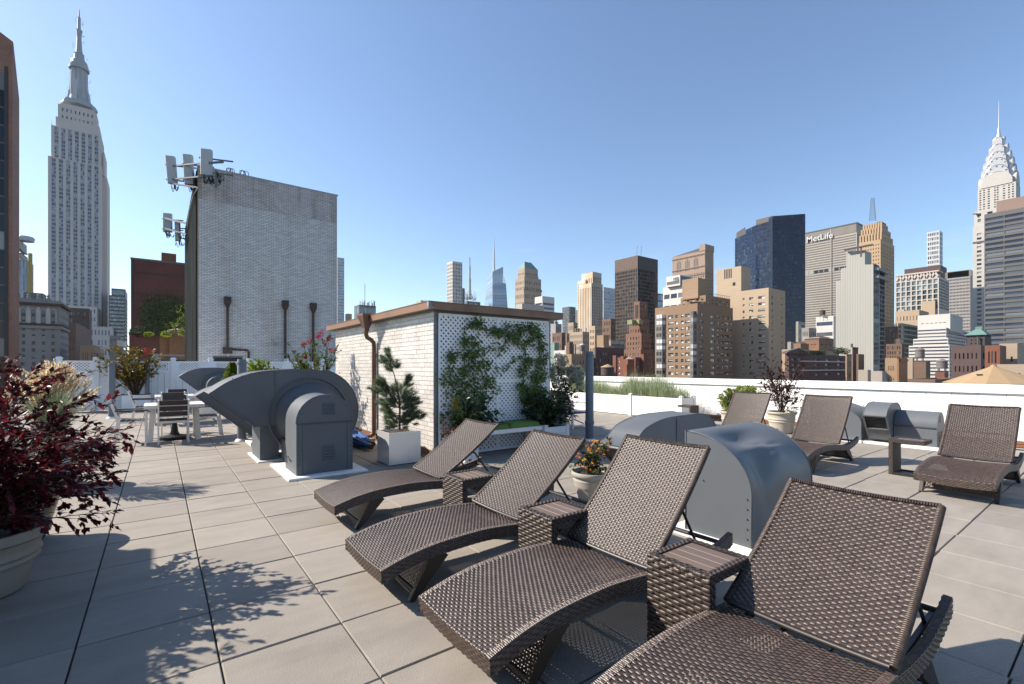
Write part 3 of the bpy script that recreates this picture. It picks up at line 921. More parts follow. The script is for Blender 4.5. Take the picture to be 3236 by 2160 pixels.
m = MB(); m.bev(5.0, 6.9, 2.62, 4.35, 0, .045, .01); m.build('curb', CURB, r1)
m = MB(); m.box(5.2, 6.6, YP + .02, YP + .45, .04, .2); m.build('duct', GREYPAINT, r1)
# blower by the parapet
r2 = thing('exhaust_blower', 'small grey blower with square screened mouth and louvred motor cover by the white parapet', 'exhaust fan', (11.4, 2.9, 0), 'grey sheet metal roof blowers')
tp = smoothpoly([(10.90, .575), (11.0, .70), (11.2, .79), (11.45, .81)], 5)
arc = [(11.5 + .4 * math.cos(t), .42 + .39 * math.sin(t)) for t in np.linspace(R(80), R(-60), 16)]
shell(r2, 'scroll_casing', tp + arc + [(11.5, .06), (11.22, .1), (11.08, .30)], 2.86, 3.22)
m = MB(); m.prism([(x, z) for x, z in arch(11.32, 11.86, .40)], 2.22, 2.85); m.build('motor_cover', GREYPAINT, r2, smooth=30)
m = MB(); m.box(11.305, 11.319, 2.24, 2.83, .375, .395); m.build('cover_joint', mat('dark paint joint', (.07, .08, .09), .5), r2)
m = MB()
for k in range(4):
    for x in (11.46, 11.62): m.box(x, x + .09, 2.212, 2.2195, .14 + .045 * k, .165 + .045 * k)
for k in range(3):
    m.box(11.52, 11.62, 2.212, 2.2195, .48 + .045 * k, .505 + .045 * k)
m.build('vent_slot', BLACK, r2)
m = MB(); m.bev(11.15, 12.0, 2.1, 3.3, 0, .04, .01); m.build('curb', CURB, r2)
h2 = thing('duct_hood', 'plain grey sheet metal hood standing between the parapet pot and small blower', 'duct', (11.6, 3.8, 0), 'grey sheet metal roof blowers')
hood(h2, 11.2, 12.1, 3.34, 4.25, .775, .4)
m = MB(); m.bev(11.1, 12.2, 3.31, 4.35, 0, .04, .01); m.build('curb', CURB, h2)
# ------------------------------------------------------------------ wicker
def wickermat(name, c1, c2, c3, rough=.33):
    m = bpy.data.materials.new(name); MATS[name] = m
    m.use_nodes = True
    nt = m.node_tree; N = nt.nodes; L = nt.links; b = N['Principled BSDF']
    b.inputs['Roughness'].default_value = rough; b.inputs['Specular IOR Level'].default_value = .6
    tc = N.new('ShaderNodeTexCoord')
    mp = N.new('ShaderNodeMapping'); mp.inputs['Scale'].default_value = (1, 1, 1)
    L.new(tc.outputs['Object'], mp.inputs[0])
    nz = N.new('ShaderNodeTexNoise'); nz.inputs['Scale'].default_value = 38; nz.inputs['Detail'].default_value = 3
    L.new(mp.outputs[0], nz.inputs['Vector'])
    cr = N.new('ShaderNodeValToRGB'); e = cr.color_ramp.elements
    e[0].position = .3; e[0].color = (*c1, 1); e[1].position = .72; e[1].color = (*c3, 1)
    k = e.new(.5); k.color = (*c2, 1)
    L.new(nz.outputs['Fac'], cr.inputs[0]); L.new(cr.outputs[0], b.inputs['Base Color'])
    return m
WICK = wickermat('brown resin wicker', (.032, .021, .016), (.068, .045, .034), (.105, .076, .062), .40)
WICKT = wickermat('dark table wicker', (.024, .016, .012), (.05, .034, .026), (.078, .056, .045), .5)
WICKD = mat('wicker frame', (.028, .021, .018), .45, .25, 30, spec=.6)
SLATW = mat('grey brown composite slat', (.20, .145, .115), .5, .12, 6, stretch=(1, .2, 1), obj=.08)

def weave(mb, P, nr, nc, amp=.0024, sw=.475, up=.0016, ph=0):
    """strands along b, one per row; P(a, b) gives point and normal"""
    KN = ((0, 0), (.13, .88), (.28, 1), (.72, 1), (.87, .88)); ns = nc * 5
    for r in range(nr):
        a0 = (r + .5) / nr
        sg = math.pi * ((r + ph) % 2)
        base = len(mb.v)
        for j in range(ns + 1):
            c_, q_ = divmod(j, 5); b = (c_ + KN[q_][0]) / nc
            h = amp * KN[q_][1] * (1 if (c_ + r + ph) % 2 else -1)
            for q, (da, dh) in enumerate(((-sw, -.0012), (-sw * .62, up * .8), (sw * .62, up * .8), (sw, -.0012))):
                p, n = P(a0 + da / nr, b)
                mb.v.append(tuple(p + n * (h + dh)))
        for j in range(ns):
            for q in range(3):
                k = base + j * 4 + q
                mb.f.append((k, k + 1, k + 5, k + 4)); mb.m.append(0)
def warp(mb, P, nr, nc, amp=.0024, wd=.36, ph=0):
    for c in range(nc):
        b = (c + .5) / nc
        base = len(mb.v)
        for r in range(nr):
            a = (r + .5) / nr
            h = -amp * math.sin(math.pi * (c + .5) + math.pi * ((r + ph) % 2)) * .55
            for e in (-wd, wd):
                p, n = P(a, b + e / nc)
                mb.v.append(tuple(p + n * h))
        for r in range(nr - 1):
            k = base + r * 2
            mb.f.append((k, k + 1, k + 3, k + 2)); mb.m.append(0)

PROF = [(0, .252), (.1, .283), (.22, .312), (.4, .338), (.7, .352), (.9, .344), (1.1, .325), (1.3, .298), (1.5, .284), (1.65, .290), (1.8, .315), (1.92, .345), (2.0, .368)]
_ps = [p[0] for p in PROF]; _pz = [p[1] for p in PROF]
_sm = smoothpoly(PROF, 8)
_sx = np.array([p[0] for p in _sm]); _sz = np.array([p[1] for p in _sm])
def pz(s): return float(np.interp(s, _sx, _sz))
LW = .345
HS = 1.12
def make_lounger():
    t = thing('sun_lounger', 'x', 'sun lounger', (0, 0, 0), 'wicker sun loungers on the roof terrace')
    def PS(a, b):
        s = a * HS; y = -LW + .012 + (2 * LW - .024) * b
        sag = .016 * (1 - (2 * b - 1) ** 2)
        dz = (pz(s + .01) - pz(s - .01)) / .02 if s > .01 else .3
        return Vector((s, y, pz(s) - sag)), Vector((-dz, 0, 1)).normalized()
    m = MB(); warp(m, PS, 76, 30, wd=.25); seat = m.build('seat', WICKD, t, smooth=True)
    m = MB(); weave(m, PS, 76, 30, sw=.435); m.build('weave', WICK, seat, smooth=True, kind='stuff')
    # side rails: dark core and woven skin
    for sy in (-1, 1):
        yo = sy * LW
        c = MB(); k = 44
        for i in range(k):
            s0, s1 = 2.0 * i / k, 2.0 * (i + 1) / k
            for (yy) in (0,):
                pass
        pts = [(s, pz(s) - .002) for s in np.linspace(0.004, 2.0, 45)] + [(s, pz(s) - .083) for s in np.linspace(2.0, .004, 45)]
        c.prism(pts, yo - sy * .002, yo - sy * .036)
        rail = c.build('side_rail', WICKD, t)
        def PR(a, b, yo=yo, sy=sy):
            return Vector((b * 2.0, yo, pz(b * 2.0) - .003 - a * .082)), Vector((0, sy, 0))
        q = MB(); weave(q, PR, 6, 86, amp=.0017, sw=.47, up=.0012)
        def PT(a, b, yo=yo, sy=sy):
            return Vector((b * 2.0, yo - sy * .036 * a, pz(b * 2.0) + .0005)), Vector((0, 0, 1))
        weave(q, lambda a, b, PT=PT: PT(b, a), 215, 2, amp=.0006, sw=.46, up=.0012)
        def PI(a, b, yo=yo, sy=sy):
            return Vector((1.15 + b * .85, yo - sy * .038, pz(1.15 + b * .85) - .003 - a * .082)), Vector((0, -sy, 0))
        weave(q, PI, 6, 36, amp=.0017, sw=.47, up=.0012)
        q.build('weave', WICK, rail, smooth=True, kind='stuff')
    # front apron, slightly dished
    def PF(a, b):
        y = -LW + 2 * LW * b
        sag = .016 * (1 - (2 * b - 1) ** 2)
        return Vector((-.003 + .012 * a, y, pz(0) - sag - a * .085)), Vector((-1, 0, 0))
    c = MB(); c.grid(lambda a, b: PF(a, b)[0] + Vector((.006, 0, 0)), 1, 8); c.grid(lambda a, b: PF(a, b)[0] + Vector((.03, 0, 0)), 1, 8)
    ap = c.build('front_apron', WICKD, t)
    q = MB(); weave(q, PF, 6, 30, amp=.0017, sw=.47, up=.0012); q.build('weave', WICK, ap, smooth=True, kind='stuff')
    # legs: tapered slanting bars, woven panels between each pair
    for (st, sb) in ((.42, .20), (1.52, 1.76)):
        zt = pz(st) - .08
        for sy in (-1, 1):
            q = MB(); q.bar((st, sy * (LW - .02), zt + .02), (sb, sy * (LW - .02), 0), .036, .12, up=(1, 0, 0), w2=.034, h2=.035)
            q.build('leg', WICKD, t)
        def PL(a, b, st=st, sb=sb, zt=zt):
            d = 1 if sb < st else -1
            z0 = zt * (1 - a * .78)
            return Vector((st + (sb - st) * a * .78 - d * .015, -LW + .04 + (2 * LW - .08) * b, z0)), Vector((-d * zt, 0, (sb - st) * d)).normalized()
        q = MB(); q.grid(lambda a, b: PL(a, b)[0] + PL(a, b)[1] * -.006, 1, 1)
        pnl = MB(); warp(pnl, PL, 15, 28); pnl = pnl.build('leg_panel', WICKD, t, smooth=True)
        q = MB(); weave(q, PL, 15, 28); q.build('weave', WICK, pnl, smooth=True, kind='stuff')
        q = MB(); a_, b_ = PL(1, 0)[0], PL(1, 1)[0]; q.bar(a_, b_, .022, .022); q.build('leg_rail', WICKD, t)
    for s, r in ((1.93, .016), (1.30, .012), (HS + .01, .012), (.6, .012)):
        q = MB(); q.tube([(s, -LW + .02, pz(s) - .045), (s, LW - .02, pz(s) - .045)], r, 8); q.build('cross_bar', BLACK, t)
    # backrest in its own frame: origin on the hinge, +x up the back
    BL = .88
    def PB(a, b):
        x = .0 + a * BL; y = -LW + .022 + (2 * LW - .044) * b
        return Vector((x, y, .020 * (2 * a - 1) ** 2 - .014 * (1 - (2 * b - 1) ** 2))), Vector((0, 0, 1))
    e = MB(); pts = [(PB(a, 0)[0].x, -LW + .012, PB(a, 0)[0].z - .005) for a in np.linspace(0, 1, 10)]
    for sy in (1, -1):
        e.tube([(p[0], p[1] * sy, p[2]) for p in pts], .0135, 8)
    for a in (0.0, 1.0): e.tube([(PB(a, b)[0].x, PB(a, b)[0].y, PB(a, b)[0].z - .005) for b in np.linspace(0, 1, 9)], .0135, 8)
    e.tube([(.45, -LW + .012, -.03), (.45, LW - .012, -.03)], .011, 6)
    back = e.build('backrest', WICKD, t, smooth=50)
    q = MB(); weave(q, PB, 63, 30)
    # wrapped edges
    for sy in (1, -1):
        for i in range(88):
            x = (i + .5) / 88; p = PB(x, 0)[0]
            q.tube([(p.x - .003, sy * (LW - .001), p.z - .016), (p.x, sy * (LW + .0015), p.z - .003), (p.x, sy * (LW - .010), p.z + .0095), (p.x + .001, sy * (LW - .024), p.z + .004)], .0042, 4, caps=False)
    for i in range(60):
        y = -LW + .012 + (2 * LW - .024) * (i + .5) / 60; p = PB(1, (i + .5) / 60)[0]
        q.tube([(p.x - .016, y, p.z + .006), (p.x, y, p.z + .0095), (p.x + .013, y, p.z - .004), (p.x + .006, y, p.z - .018)], .0048, 4, caps=False)
    q.build('weave', WICK, back, smooth=True, kind='stuff')
    wq = MB(); warp(wq, PB, 63, 30); wq.build('warp', WICKD, back, smooth=True, kind='stuff')
    # fold-out support under the back
    for sy in (-1, 1):
        q = MB(); q.tube([(0, sy * (LW - .06), 0), (1, sy * (LW - .06), 0)], .009, 6); q.build('back_support', BLACK, t)
        q = MB(); q.bar((1.25, sy * (LW - .06), pz(1.25) - .06), (1.9, sy * (LW - .06), pz(1.9) - .05), .02, .025); q.build('ratchet_rail', BLACK, t)
    return t
proto = make_lounger()
LOUNGERS = [  # foot x, centre y, back angle, hinge, yaw, label
    (1.262, 4.675, 35, 1.09, 0, 'reclined brown wicker lounger farthest back of the front row, beside the pine planter'),
    (1.09, 3.13, 38.5, 1.09, 0, 'brown wicker lounger second from the pine, its back before the vent pipe'),
    (1.135, 2.015, 46, 1.12, 0, 'brown wicker lounger with steep back in front of the dented grey hood'),
    (1.13, .90, 34.0, 1.13, 0, 'nearest brown wicker lounger, cut off by the bottom edge, large woven back'),
    (7.16, 1.27, 46, 1.12, 0, 'brown wicker lounger with dark seat facing the camera at the right edge, table beside it'),
    (7.13, 3.1, 52, 1.20, 0, 'brown wicker lounger in the middle of the right row, before the parapet blower'),
    (7.12, 4.34, 52, 1.20, 0, 'brown wicker lounger in front of the cream pot with the purple shrub'),
]
for i, (x, y, ang, hs, yaw, lab) in enumerate(LOUNGERS):
    if i == 0:
        o = proto; o.location = (x, y, 0); o['label'] = lab; ch = {c.name: c for c in o.children}
    else:
        o, ch = copy_tree(proto, (x, y, 0), R(yaw), lab)
    for k, c in ch.items():
        if k.startswith('backrest'):
            c.location = (hs, 0, pz(hs) + .012); c.rotation_euler = (0, -R(ang), 0)
        if k.startswith('back_support'):
            mid = Vector((hs + .5 * math.cos(R(ang)), 0, pz(hs) + .5 * math.sin(R(ang)) - .03)); ft = Vector((hs + .5 * math.cos(R(ang)) + .26, 0, pz(1.7) - .045))
            d = ft - mid; c.location = mid; c.rotation_euler = (0, math.atan2(-d.z, d.x), 0); c.scale = (d.length, 1, 1)

# ------------------------------------------------------------------ C shaped wicker side tables
def make_table():
    t = thing('side_table', 'x', 'side table', (0, 0, 0), 'wicker side tables')
    H, Wx, Wy = .50, .39, .36
    th = .05
    fr = MB()
    fr.box(.0, .045, -Wy / 2 + .004, Wy / 2 - .004, .0, H - .052)
    pn = fr.build('side_panel', WICKD, t)
    q = MB()
    def PA(sx):
        return lambda a, b: (Vector((sx, -Wy / 2 + Wy * b, H - .002 - a * (H - .004))), Vector((-1 if sx < .02 else 1, 0, 0)))
    weave(q, PA(-.002), 24, 9, sw=.46, amp=.004, up=.003); weave(q, PA(.047), 24, 9, sw=.46, amp=.004, up=.003)
    for sy in (-1, 1):
        weave(q, lambda a, b: (Vector((a * .045, sy * Wy / 2, b * (H - .05))), Vector((0, sy, 0))), 3, 22, sw=.46)
    q.build('weave', WICKT, pn, smooth=True, kind='stuff')
    # top frame
    c = MB()
    c.box(0, .04, -Wy / 2, Wy / 2, H - th, H - .004); c.box(Wx - .04, Wx, -Wy / 2, Wy / 2, H - th, H - .004)
    c.box(.04, Wx - .04, -Wy / 2, -Wy / 2 + .04, H - th, H - .004); c.box(.04, Wx - .04, Wy / 2 - .04, Wy / 2, H - th, H - .004)
    tf = c.build('top_frame', WICKD, t)
    q = MB()
    for sx in (0, Wx):
        weave(q, lambda a, b: (Vector((sx, -Wy / 2 + Wy * b, H - .004 - a * (th - .004))), Vector((-1 if sx == 0 else 1, 0, 0))), 3, 16, sw=.46)
        weave(q, lambda a, b: (Vector((sx + (.04 * a if sx == 0 else -.04 * a), -Wy / 2 + Wy * b, H - .003)), Vector((0, 0, 1))), 2, 20, sw=.46)
    for sy in (-1, 1):
        weave(q, lambda a, b: (Vector((Wx * b, sy * Wy / 2, H - .004 - a * (th - .004))), Vector((0, sy, 0))), 3, 17, sw=.46)
        weave(q, lambda a, b: (Vector((Wx * b, sy * (Wy / 2 - .04 * a), H - .003)), Vector((0, 0, 1))), 2, 22, sw=.46)
    q.build('weave', WICKT, tf, smooth=True, kind='stuff')
    n = 4; w_ = (Wx - .088) / n
    sm_ = MB().bev(.002, w_ - .002, -Wy / 2 + .044, Wy / 2 - .044, 0, .010, .002).mesh('slat', SLATW)
    for i in range(n): inst('slat', sm_, t, (.044 + w_ * i, 0, H - .019))
    # foot frame
    c = MB(); c.box(0.046, Wx, -Wy / 2, -Wy / 2 + .03, 0, .035); c.box(.046, Wx, Wy / 2 - .03, Wy / 2, 0, .035); c.box(Wx - .03, Wx, -Wy / 2 + .03, Wy / 2 - .03, 0, .035); c.box(.046, Wx - .03, -Wy / 2 + .03, Wy / 2 - .03, .01, .018)
    c.build('foot_frame', WICKD, t)
    return t
tp0 = make_table()
TABLES = [((2.11, 1.415, 0), 0, 'wicker side table with slatted top between the two nearest loungers'),
          ((2.07, 2.50, 0), 0, 'wicker side table with slatted top, middle one of the front row of loungers'),
          ((2.15, 3.77, 0), 0, 'wicker side table with slatted top beside the lounger farthest back in the front row'),
          ((8.38, 2.12, 0), R(-90), 'wicker side table standing open towards the right edge lounger'),
          ((11.15, 6.95, 0), R(90), 'wicker side table at the near end of the white grass planter')]
for i, (l_, rz, lab) in enumerate(TABLES):
    if i == 0: tp0.location = l_; tp0['label'] = lab
    else: copy_tree(tp0, l_, rz, lab)

# ------------------------------------------------------------------ dining sets
TBL = mat('bleached white table wood', (.72, .68, .64), .5, .10, 4, k=1, stretch=(.3, 2, 1))
ALU = mat('pale aluminium frame', (.74, .71, .67), .38, .06, 4, k=1)
SLING = mat('dark brown slat', (.055, .042, .038), .55, .15, 6)
def make_dining(loc, lab):
    t = thing('dining_table', lab, 'table', loc, 'outdoor dining tables')
    x, y, _ = loc; W2 = .5
    n = 6
    for i in range(n):
        m = MB(); w_ = (2 * W2 - .12) / n; m.bev(x - W2 + .06 + i * w_ + .004, x - W2 + .06 + (i + 1) * w_ - .004, y - W2 + .06, y + W2 - .06, .715, .738, .003); m.build('slat', TBL, t)
    m = MB()
    m.box(x - W2, x + W2, y - W2, y - W2 + .058, .68, .742); m.box(x - W2, x + W2, y + W2 - .058, y + W2, .68, .742); m.box(x - W2, x - W2 + .058, y - W2 + .058, y + W2 - .058, .68, .742); m.box(x + W2 - .058, x + W2, y - W2 + .058, y + W2 - .058, .68, .742)
    m.build('top_frame', TBL, t)
    for sx in (-1, 1):
        for sy in (-1, 1):
            m = MB(); m.bar((x + sx * .36, y + sy * .30, .69), (x + sx * .40, y + sy * .40, 0), .085, .045, up=(0, 1, 0)); m.build('leg', TBL, t)
        m = MB(); m.box(x + sx * .38 - .02, x + sx * .38 + .02, y - .3, y + .3, .60, .66); m.build('apron', TBL, t)
    return t
d1 = make_dining((.27, 12.15, 0), 'white slatted dining table over the black umbrella base, nearer of the two')
d2 = make_dining((.42, 15.7, 0), 'white slatted dining table behind, closer to the white fence')
def make_chair():
    t = thing('dining_chair', 'x', 'chair', (0, 0, 0), 'slatted dining chairs')   # faces +Y, origin under the seat centre
    for sx in (-1, 1):
        m = MB(); m.bar((sx * .24, -.26, 0), (sx * .24, -.20, .45), .028, .045, up=(0, 1, 0)); m.bar((sx * .24, -.20, .45), (sx * .24, -.24, .62), .028, .045, up=(0, 1, 0)); m.bar((sx * .24, -.24, .62), (sx * .24, -.33, .87), .028, .045, up=(0, 1, 0)); m.build('rear_leg', ALU, t)
        m = MB(); m.bar((sx * .24, .23, 0), (sx * .24, .22, .65), .028, .04, up=(0, 1, 0)); m.build('front_leg', ALU, t)
        m = MB(); m.bar((sx * .24, -.25, .655), (sx * .24, .26, .65), .045, .022); m.build('armrest', SLING, t)
        m = MB(); m.bar((sx * .24, -.2, .43), (sx * .24, .22, .43), .025, .035); m.build('side_rail', ALU, t)
    m = MB(); m.bar((-.24, .22, .42), (.24, .22, .42), .02, .035); m.bar((-.24, -.2, .42), (.24, -.2, .42), .02, .035); m.bar((-.24, -.23, .53), (.24, -.23, .53), .018, .018); m.build('cross_rail', ALU, t)
    for i in range(5):
        m = MB(); y = -.17 + i * .082; m.bev(-.226, .226, y, y + .07, .445, .462, .003); m.build('seat_slat', SLING, t)
    for z, yb in ((.585, -.232), (.695, -.262), (.805, -.302)):
        m = MB(); m.bar((-.226, yb, z), (.226, yb, z), .014, .095, up=(0, -.3, 1)); m.build('back_slat', SLING, t)
    return t
ch0 = make_chair()
CHAIRS = [((.24, 11.62), 0, 'dining chair with its dark slatted back to the camera, at the nearer table'),
          ((.30, 13.1), 180, 'dining chair on the far side of the nearer white table'),
          ((-.42, 12.0), -90, 'dining chair left of the nearer table, seen from the side'),
          ((.86, 12.25), 90, 'dining chair right of the nearer table beside the blower snout'),
          ((.30, 15.1), 0, 'dining chair on the near side of the farther white table'),
          ((.45, 16.7), 180, 'dining chair behind the farther table next to the fence'),
          ((-.30, 15.9), -90, 'dining chair left of the farther table before the white tree box'),
          ((1.12, 16.0), 90, 'dining chair right of the farther table, frame just seen past the snout')]
for i, ((x, y), a, lab) in enumerate(CHAIRS):
    if i == 0: ch0.location = (x, y, 0); ch0['label'] = lab
    else: copy_tree(ch0, (x, y, 0), R(a), lab)
ub = thing('umbrella_base', 'black cast umbrella base on the floor under the nearer dining table', 'umbrella base', (.27, 12.15, 0))
m = MB(); m.lathe([(.28, 0), (.29, .03), (.27, .06), (.16, .085), (.09, .10), (.075, .14)], (.27, 12.15, 0), 28); m.build('foot', BLACK, ub, smooth=40)
m = MB(); m.lathe([(.07, .14), (.035, .40), (.03, .42)], (.27, 12.15, 0), 16); m.build('stem', BLACK, ub, smooth=40)

# ------------------------------------------------------------------ bench and boxes at the lattice
bench = thing('garden_bench', 'white bench with two green cushions in front of the lattice', 'bench', (4.9, 6.65, 0))
BY0, BY1 = 6.42, 6.86
BZ = .055
m = MB(); m.box(4.08, 5.50, BY0, BY1, .37 + BZ, .40 + BZ); m.build('seat_board', VINYLW, bench)
m = MB(); m.box(4.08, 5.50, BY0 - .006, BY0 + .02, .33 + BZ, .369 + BZ); m.build('front_rail', VINYLW, bench)
for x in (4.1, 5.44):
    for y in (BY0 + .02, BY1 - .07):
        m = MB(); m.box(x, x + .05, y, y + .05, 0, .369 + BZ); m.build('leg', VINYLW, bench)
GRN = mat('green cushion fabric', (.16, .26, .05), .85, .1, 8, bump=.2, bscale=300)
for k, (a, b_) in enumerate(((4.1, 4.78), (4.79, 5.47))):
    m = MB()
    def PC(u, v, a=a, b_=b_):
        e = min(1, 8 * min(u, 1 - u)) * min(1, 8 * min(v, 1 - v))
        return (a + (b_ - a) * u, BY0 - .01 + (BY1 - BY0 + .01) * v, .405 + BZ + .085 * (e ** .35 if e > 0 else 0) + .004 * math.sin(6 * u + 4 * v))
    m.grid(PC, 20, 16)
    m.box(a + .004, b_ - .004, BY0 - .006, BY1 - .004, .401 + BZ, .41 + BZ)
    tag(m.build('seat_cushion', GRN, None, smooth=50, base=((a + b_) / 2, BY0, .4 + BZ)), ('green bench cushion nearest the reclined lounger back', 'green bench cushion beside the white planter box')[k], 'cushion', 'green bench cushions')
def plank_box(name, lab, x0, x1, y0, y1, H, cat='planter', mt_=VINYLW, rows=3, posts=True, group=None):
    t = thing(name, lab, cat, ((x0 + x1) / 2, (y0 + y1) / 2, 0), group)
    pt = .07
    h = (H - .06) / rows
    for i in range(rows):
        z0 = .04 + i * h
        for k, (a, b_, c, d) in enumerate(((x0 + pt, x1 - pt, y0 + .012, y0 + .032), (x0 + pt, x1 - pt, y1 - .032, y1 - .012), (x0 + .012, x0 + .032, y0 + pt, y1 - pt), (x1 - .032, x1 - .012, y0 + pt, y1 - pt))):
            m = MB(); m.box(a, b_, c, d, z0, z0 + h - .006); m.build('board', mt_, t)
    for a in (x0, x1 - pt):
        for c in (y0, y1 - pt):
            m = MB(); m.box(a, a + pt, c, c + pt, 0, H); m.bev(a - .008, a + pt + .008, c - .008, c + pt + .008, H, H + .02, .01); m.build('post', mt_, t)
    m = MB(); m.box(x0 + .033, x1 - .033, y0 + .033, y1 - .033, .05, H - .06); m.build('soil', SOIL, t)
    return t
plank_box('planter_box', 'white wooden planter box at the right end of the bench with dark shrub', 5.52, 6.12, 6.38, 6.9, .44, group='white boxes at the bench')
plank_box('planter_box', 'white wooden planter box at the left end of the bench, mostly behind the lounger', 3.86, 4.06, 6.38, 6.9, .44, group='white boxes at the bench')
# box with the ornamental grass
gx0, gx1, gy0, gy1 = 11.77, 12.42, 7.72, 12.6
gb = thing('grass_planter', 'long low white planter full of green ornamental grass by the parapet', 'planter', (12.1, 10, 0))
for i in range(3):
    for (a, b_, c, d) in ((gx0, gx0 + .03, gy0 + .06, gy1 - .06), (gx1 - .03, gx1, gy0 + .06, gy1 - .06), (gx0 + .06, gx1 - .06, gy0 + .02, gy0 + .05), (gx0 + .06, gx1 - .06, gy1 - .05, gy1 - .02)):
        m = MB(); m.box(a, b_, c, d, .02 + i * .2, .02 + i * .2 + .196); m.build('board', WHITEP, gb)
for x in (gx0 - .03, gx1 - .07):
    for y in (gy0, 9.5, gy1 - .1):
        m = MB(); m.box(x, x + .1, y, y + .1, 0, .655); m.lathe([(.075, .655), (.075, .67), (.001, .70)], (x + .05, y + .05, 0), 4); m.build('post', VINYLW, gb)
m = MB(); m.box(gx0 + .04, gx1 - .04, gy0 + .06, gy1 - .06, .05, .57); m.build('soil', SOIL, gb)
# white box of the flowering tree
wb = thing('tree_box', 'square white planter box holding the small flowering tree at the fence', 'planter', (-.62, 20.7, 0))
m = MB()
bx0, bx1, by0, by1 = -.98, -.22, 20.35, 21.05
for a in ((bx0, bx1, by0, by0 + .03), (bx0, bx1, by1 - .03, by1), (bx0, bx0 + .03, by0 + .03, by1 - .03), (bx1 - .03, bx1, by0 + .03, by1 - .03)):
    m.box(a[0], a[1], a[2], a[3], .03, .56)
m.build('box', VINYL, wb)
m = MB(); m.box(bx0 + .03, bx1 - .03, by0 + .03, by1 - .03, .1, .52); m.build('soil', SOIL, wb)
m = MB(); m.box(bx0 - .012, bx1 + .012, by0 - .012, by0 + .04, .56, .585); m.box(bx0 - .012, bx0 + .04, by0 + .04, by1, .56, .585); m.box(bx1 - .04, bx1 + .012, by0 + .04, by1, .56, .585); m.build('rim', BLACK, wb)

# pine cube
pc = thing('cube_planter', 'square brushed metal planter cube holding the small pine', 'planter', (3.05, 7.05, 0))
STEEL = mat('brushed planter metal', (.74, .75, .76), .3, .03, 3, metal=.5, k=1, stretch=(6, 6, .4))
px0, px1, py0, py1 = 2.79, 3.31, 6.815, 7.30
m = MB()
for a in ((px0, px1, py0, py0 + .012), (px0, px1, py1 - .012, py1), (px0, px0 + .012, py0 + .012, py1 - .012), (px1 - .012, px1, py0 + .012, py1 - .012)): m.box(a[0], a[1], a[2], a[3], .012, .50)
m.build('shell', STEEL, pc)
m = MB(); m.box(px0 + .02, px1 - .02, py0 + .02, py1 - .02, 0, .012); m.build('base', BLACK, pc)
m = MB(); m.grid(lambda u, v: (px0 + .013 + (px1 - px0 - .026) * u, py0 + .013 + (py1 - py0 - .026) * v, .455 + .02 * math.sin(9 * u) * math.sin(7 * v) + .02 * rnd.random()), 14, 14); m.build('soil', mat('bark mulch', (.10, .05, .03), .95, .5, 40, bump=.6, bscale=80), pc)

# ------------------------------------------------------------------ round pots
def pot(name, lab, c, prof, mt_, soil_r, soil_z, group=None):
    t = thing(name, lab, 'flower pot', (c[0], c[1], 0), group)
    m = MB(); m.lathe(prof, (c[0], c[1], 0), 40, cap=False); m.build('body', mt_, t, smooth=40)
    m = MB(); n = 24; m.v.append((c[0], c[1], soil_z + .02)); m.v += [(c[0] + soil_r * math.cos(2 * math.pi * k / n), c[1] + soil_r * math.sin(2 * math.pi * k / n), soil_z + rnd.uniform(-.008, .008)) for k in range(n)]
    for k in range(n): m.f.append((0, 1 + k, 1 + (k + 1) % n)); m.m.append(0)
    m.build('soil', SOIL, t)
    return t
TAUPE = mat('weathered taupe resin', (.36, .32, .27), .7, .12, 3, bump=.12, bscale=40, spots=((.26, .23, .195), 2.5, .5, .75))
CREAM = mat('cream pot resin', (.60, .545, .45), .6, .06, 3, bump=.05, bscale=40)
BEIGE = mat('beige pot resin', (.52, .49, .43), .55, .05, 3, bump=.05, bscale=40)
GREYP = mat('grey resin pot', (.27, .285, .29), .6, .08, 4, bump=.1, bscale=30)
def rimmed(rb, rt, h, rim=.07, bands=2):
    p = [(rb * .9, 0), (rb, .015)]
    def r_at(z): return rb + (rt * .9 - rb) * (z / (h - rim)) ** .85
    z1 = h - rim
    bz = [z1 * (.62 + .12 * k) for k in range(bands)]
    for z in np.linspace(.02, z1, 16):
        r = r_at(z)
        for b in bz: r += .012 * math.exp(-((z - b) / .014) ** 2) * rt / .25
        p.append((r, float(z)))
    p += [(rt * .955, z1 + .004), (rt, z1 + .02), (rt * 1.005, h - .012), (rt * .985, h), (rt * .93, h), (rt * .90, h - .02), (rt * .86, h - .14 * h)]
    return p
BUSHC = (-.986, 4.577)
pot('bush_pot', 'large weathered taupe pot of the dark red shrub at the left edge', BUSHC, rimmed(.25, .386, .43, .08, 2), TAUPE, .335, .37)
pot('dark_pot', 'dark glazed pot rim half hidden behind the taupe pot on the left', (-1.0, 5.75), rimmed(.2, .36, .5, .06, 0), mat('dark green glaze', (.02, .03, .028), .2, .2, 3), .3, .45)
pot('orange_flower_pot', 'beige round pot with ribbed collar holding orange flowers between loungers', (3.90, 3.70), rimmed(.145, .232, .335, .06, 3), BEIGE, .2, .285)
pot('cream_pot', 'cream round pot with purple leaved shrub against the white parapet', (11.38, 4.92), rimmed(.22, .315, .49, .06, 2), CREAM, .28, .44)
pot('hydrangea_pot', 'grey urn shaped pot of the white hydrangea at the hut corner', (7.07, 7.75), rimmed(.16, .235, .545, .07, 1), GREYP, .2, .49)
pot('conifer_pot', 'pale pot of the feathery green conifer behind the right row lounger', (11.3, 6.05), rimmed(.18, .27, .42, .06, 1), CREAM, .24, .37)
pot('small_white_pot', 'white round pot of the dwarf conifer beyond the blower', (1.87, 17.2), rimmed(.16, .23, .45, .06, 1), mat('white pot', (.7, .69, .66), .5), .2, .4)
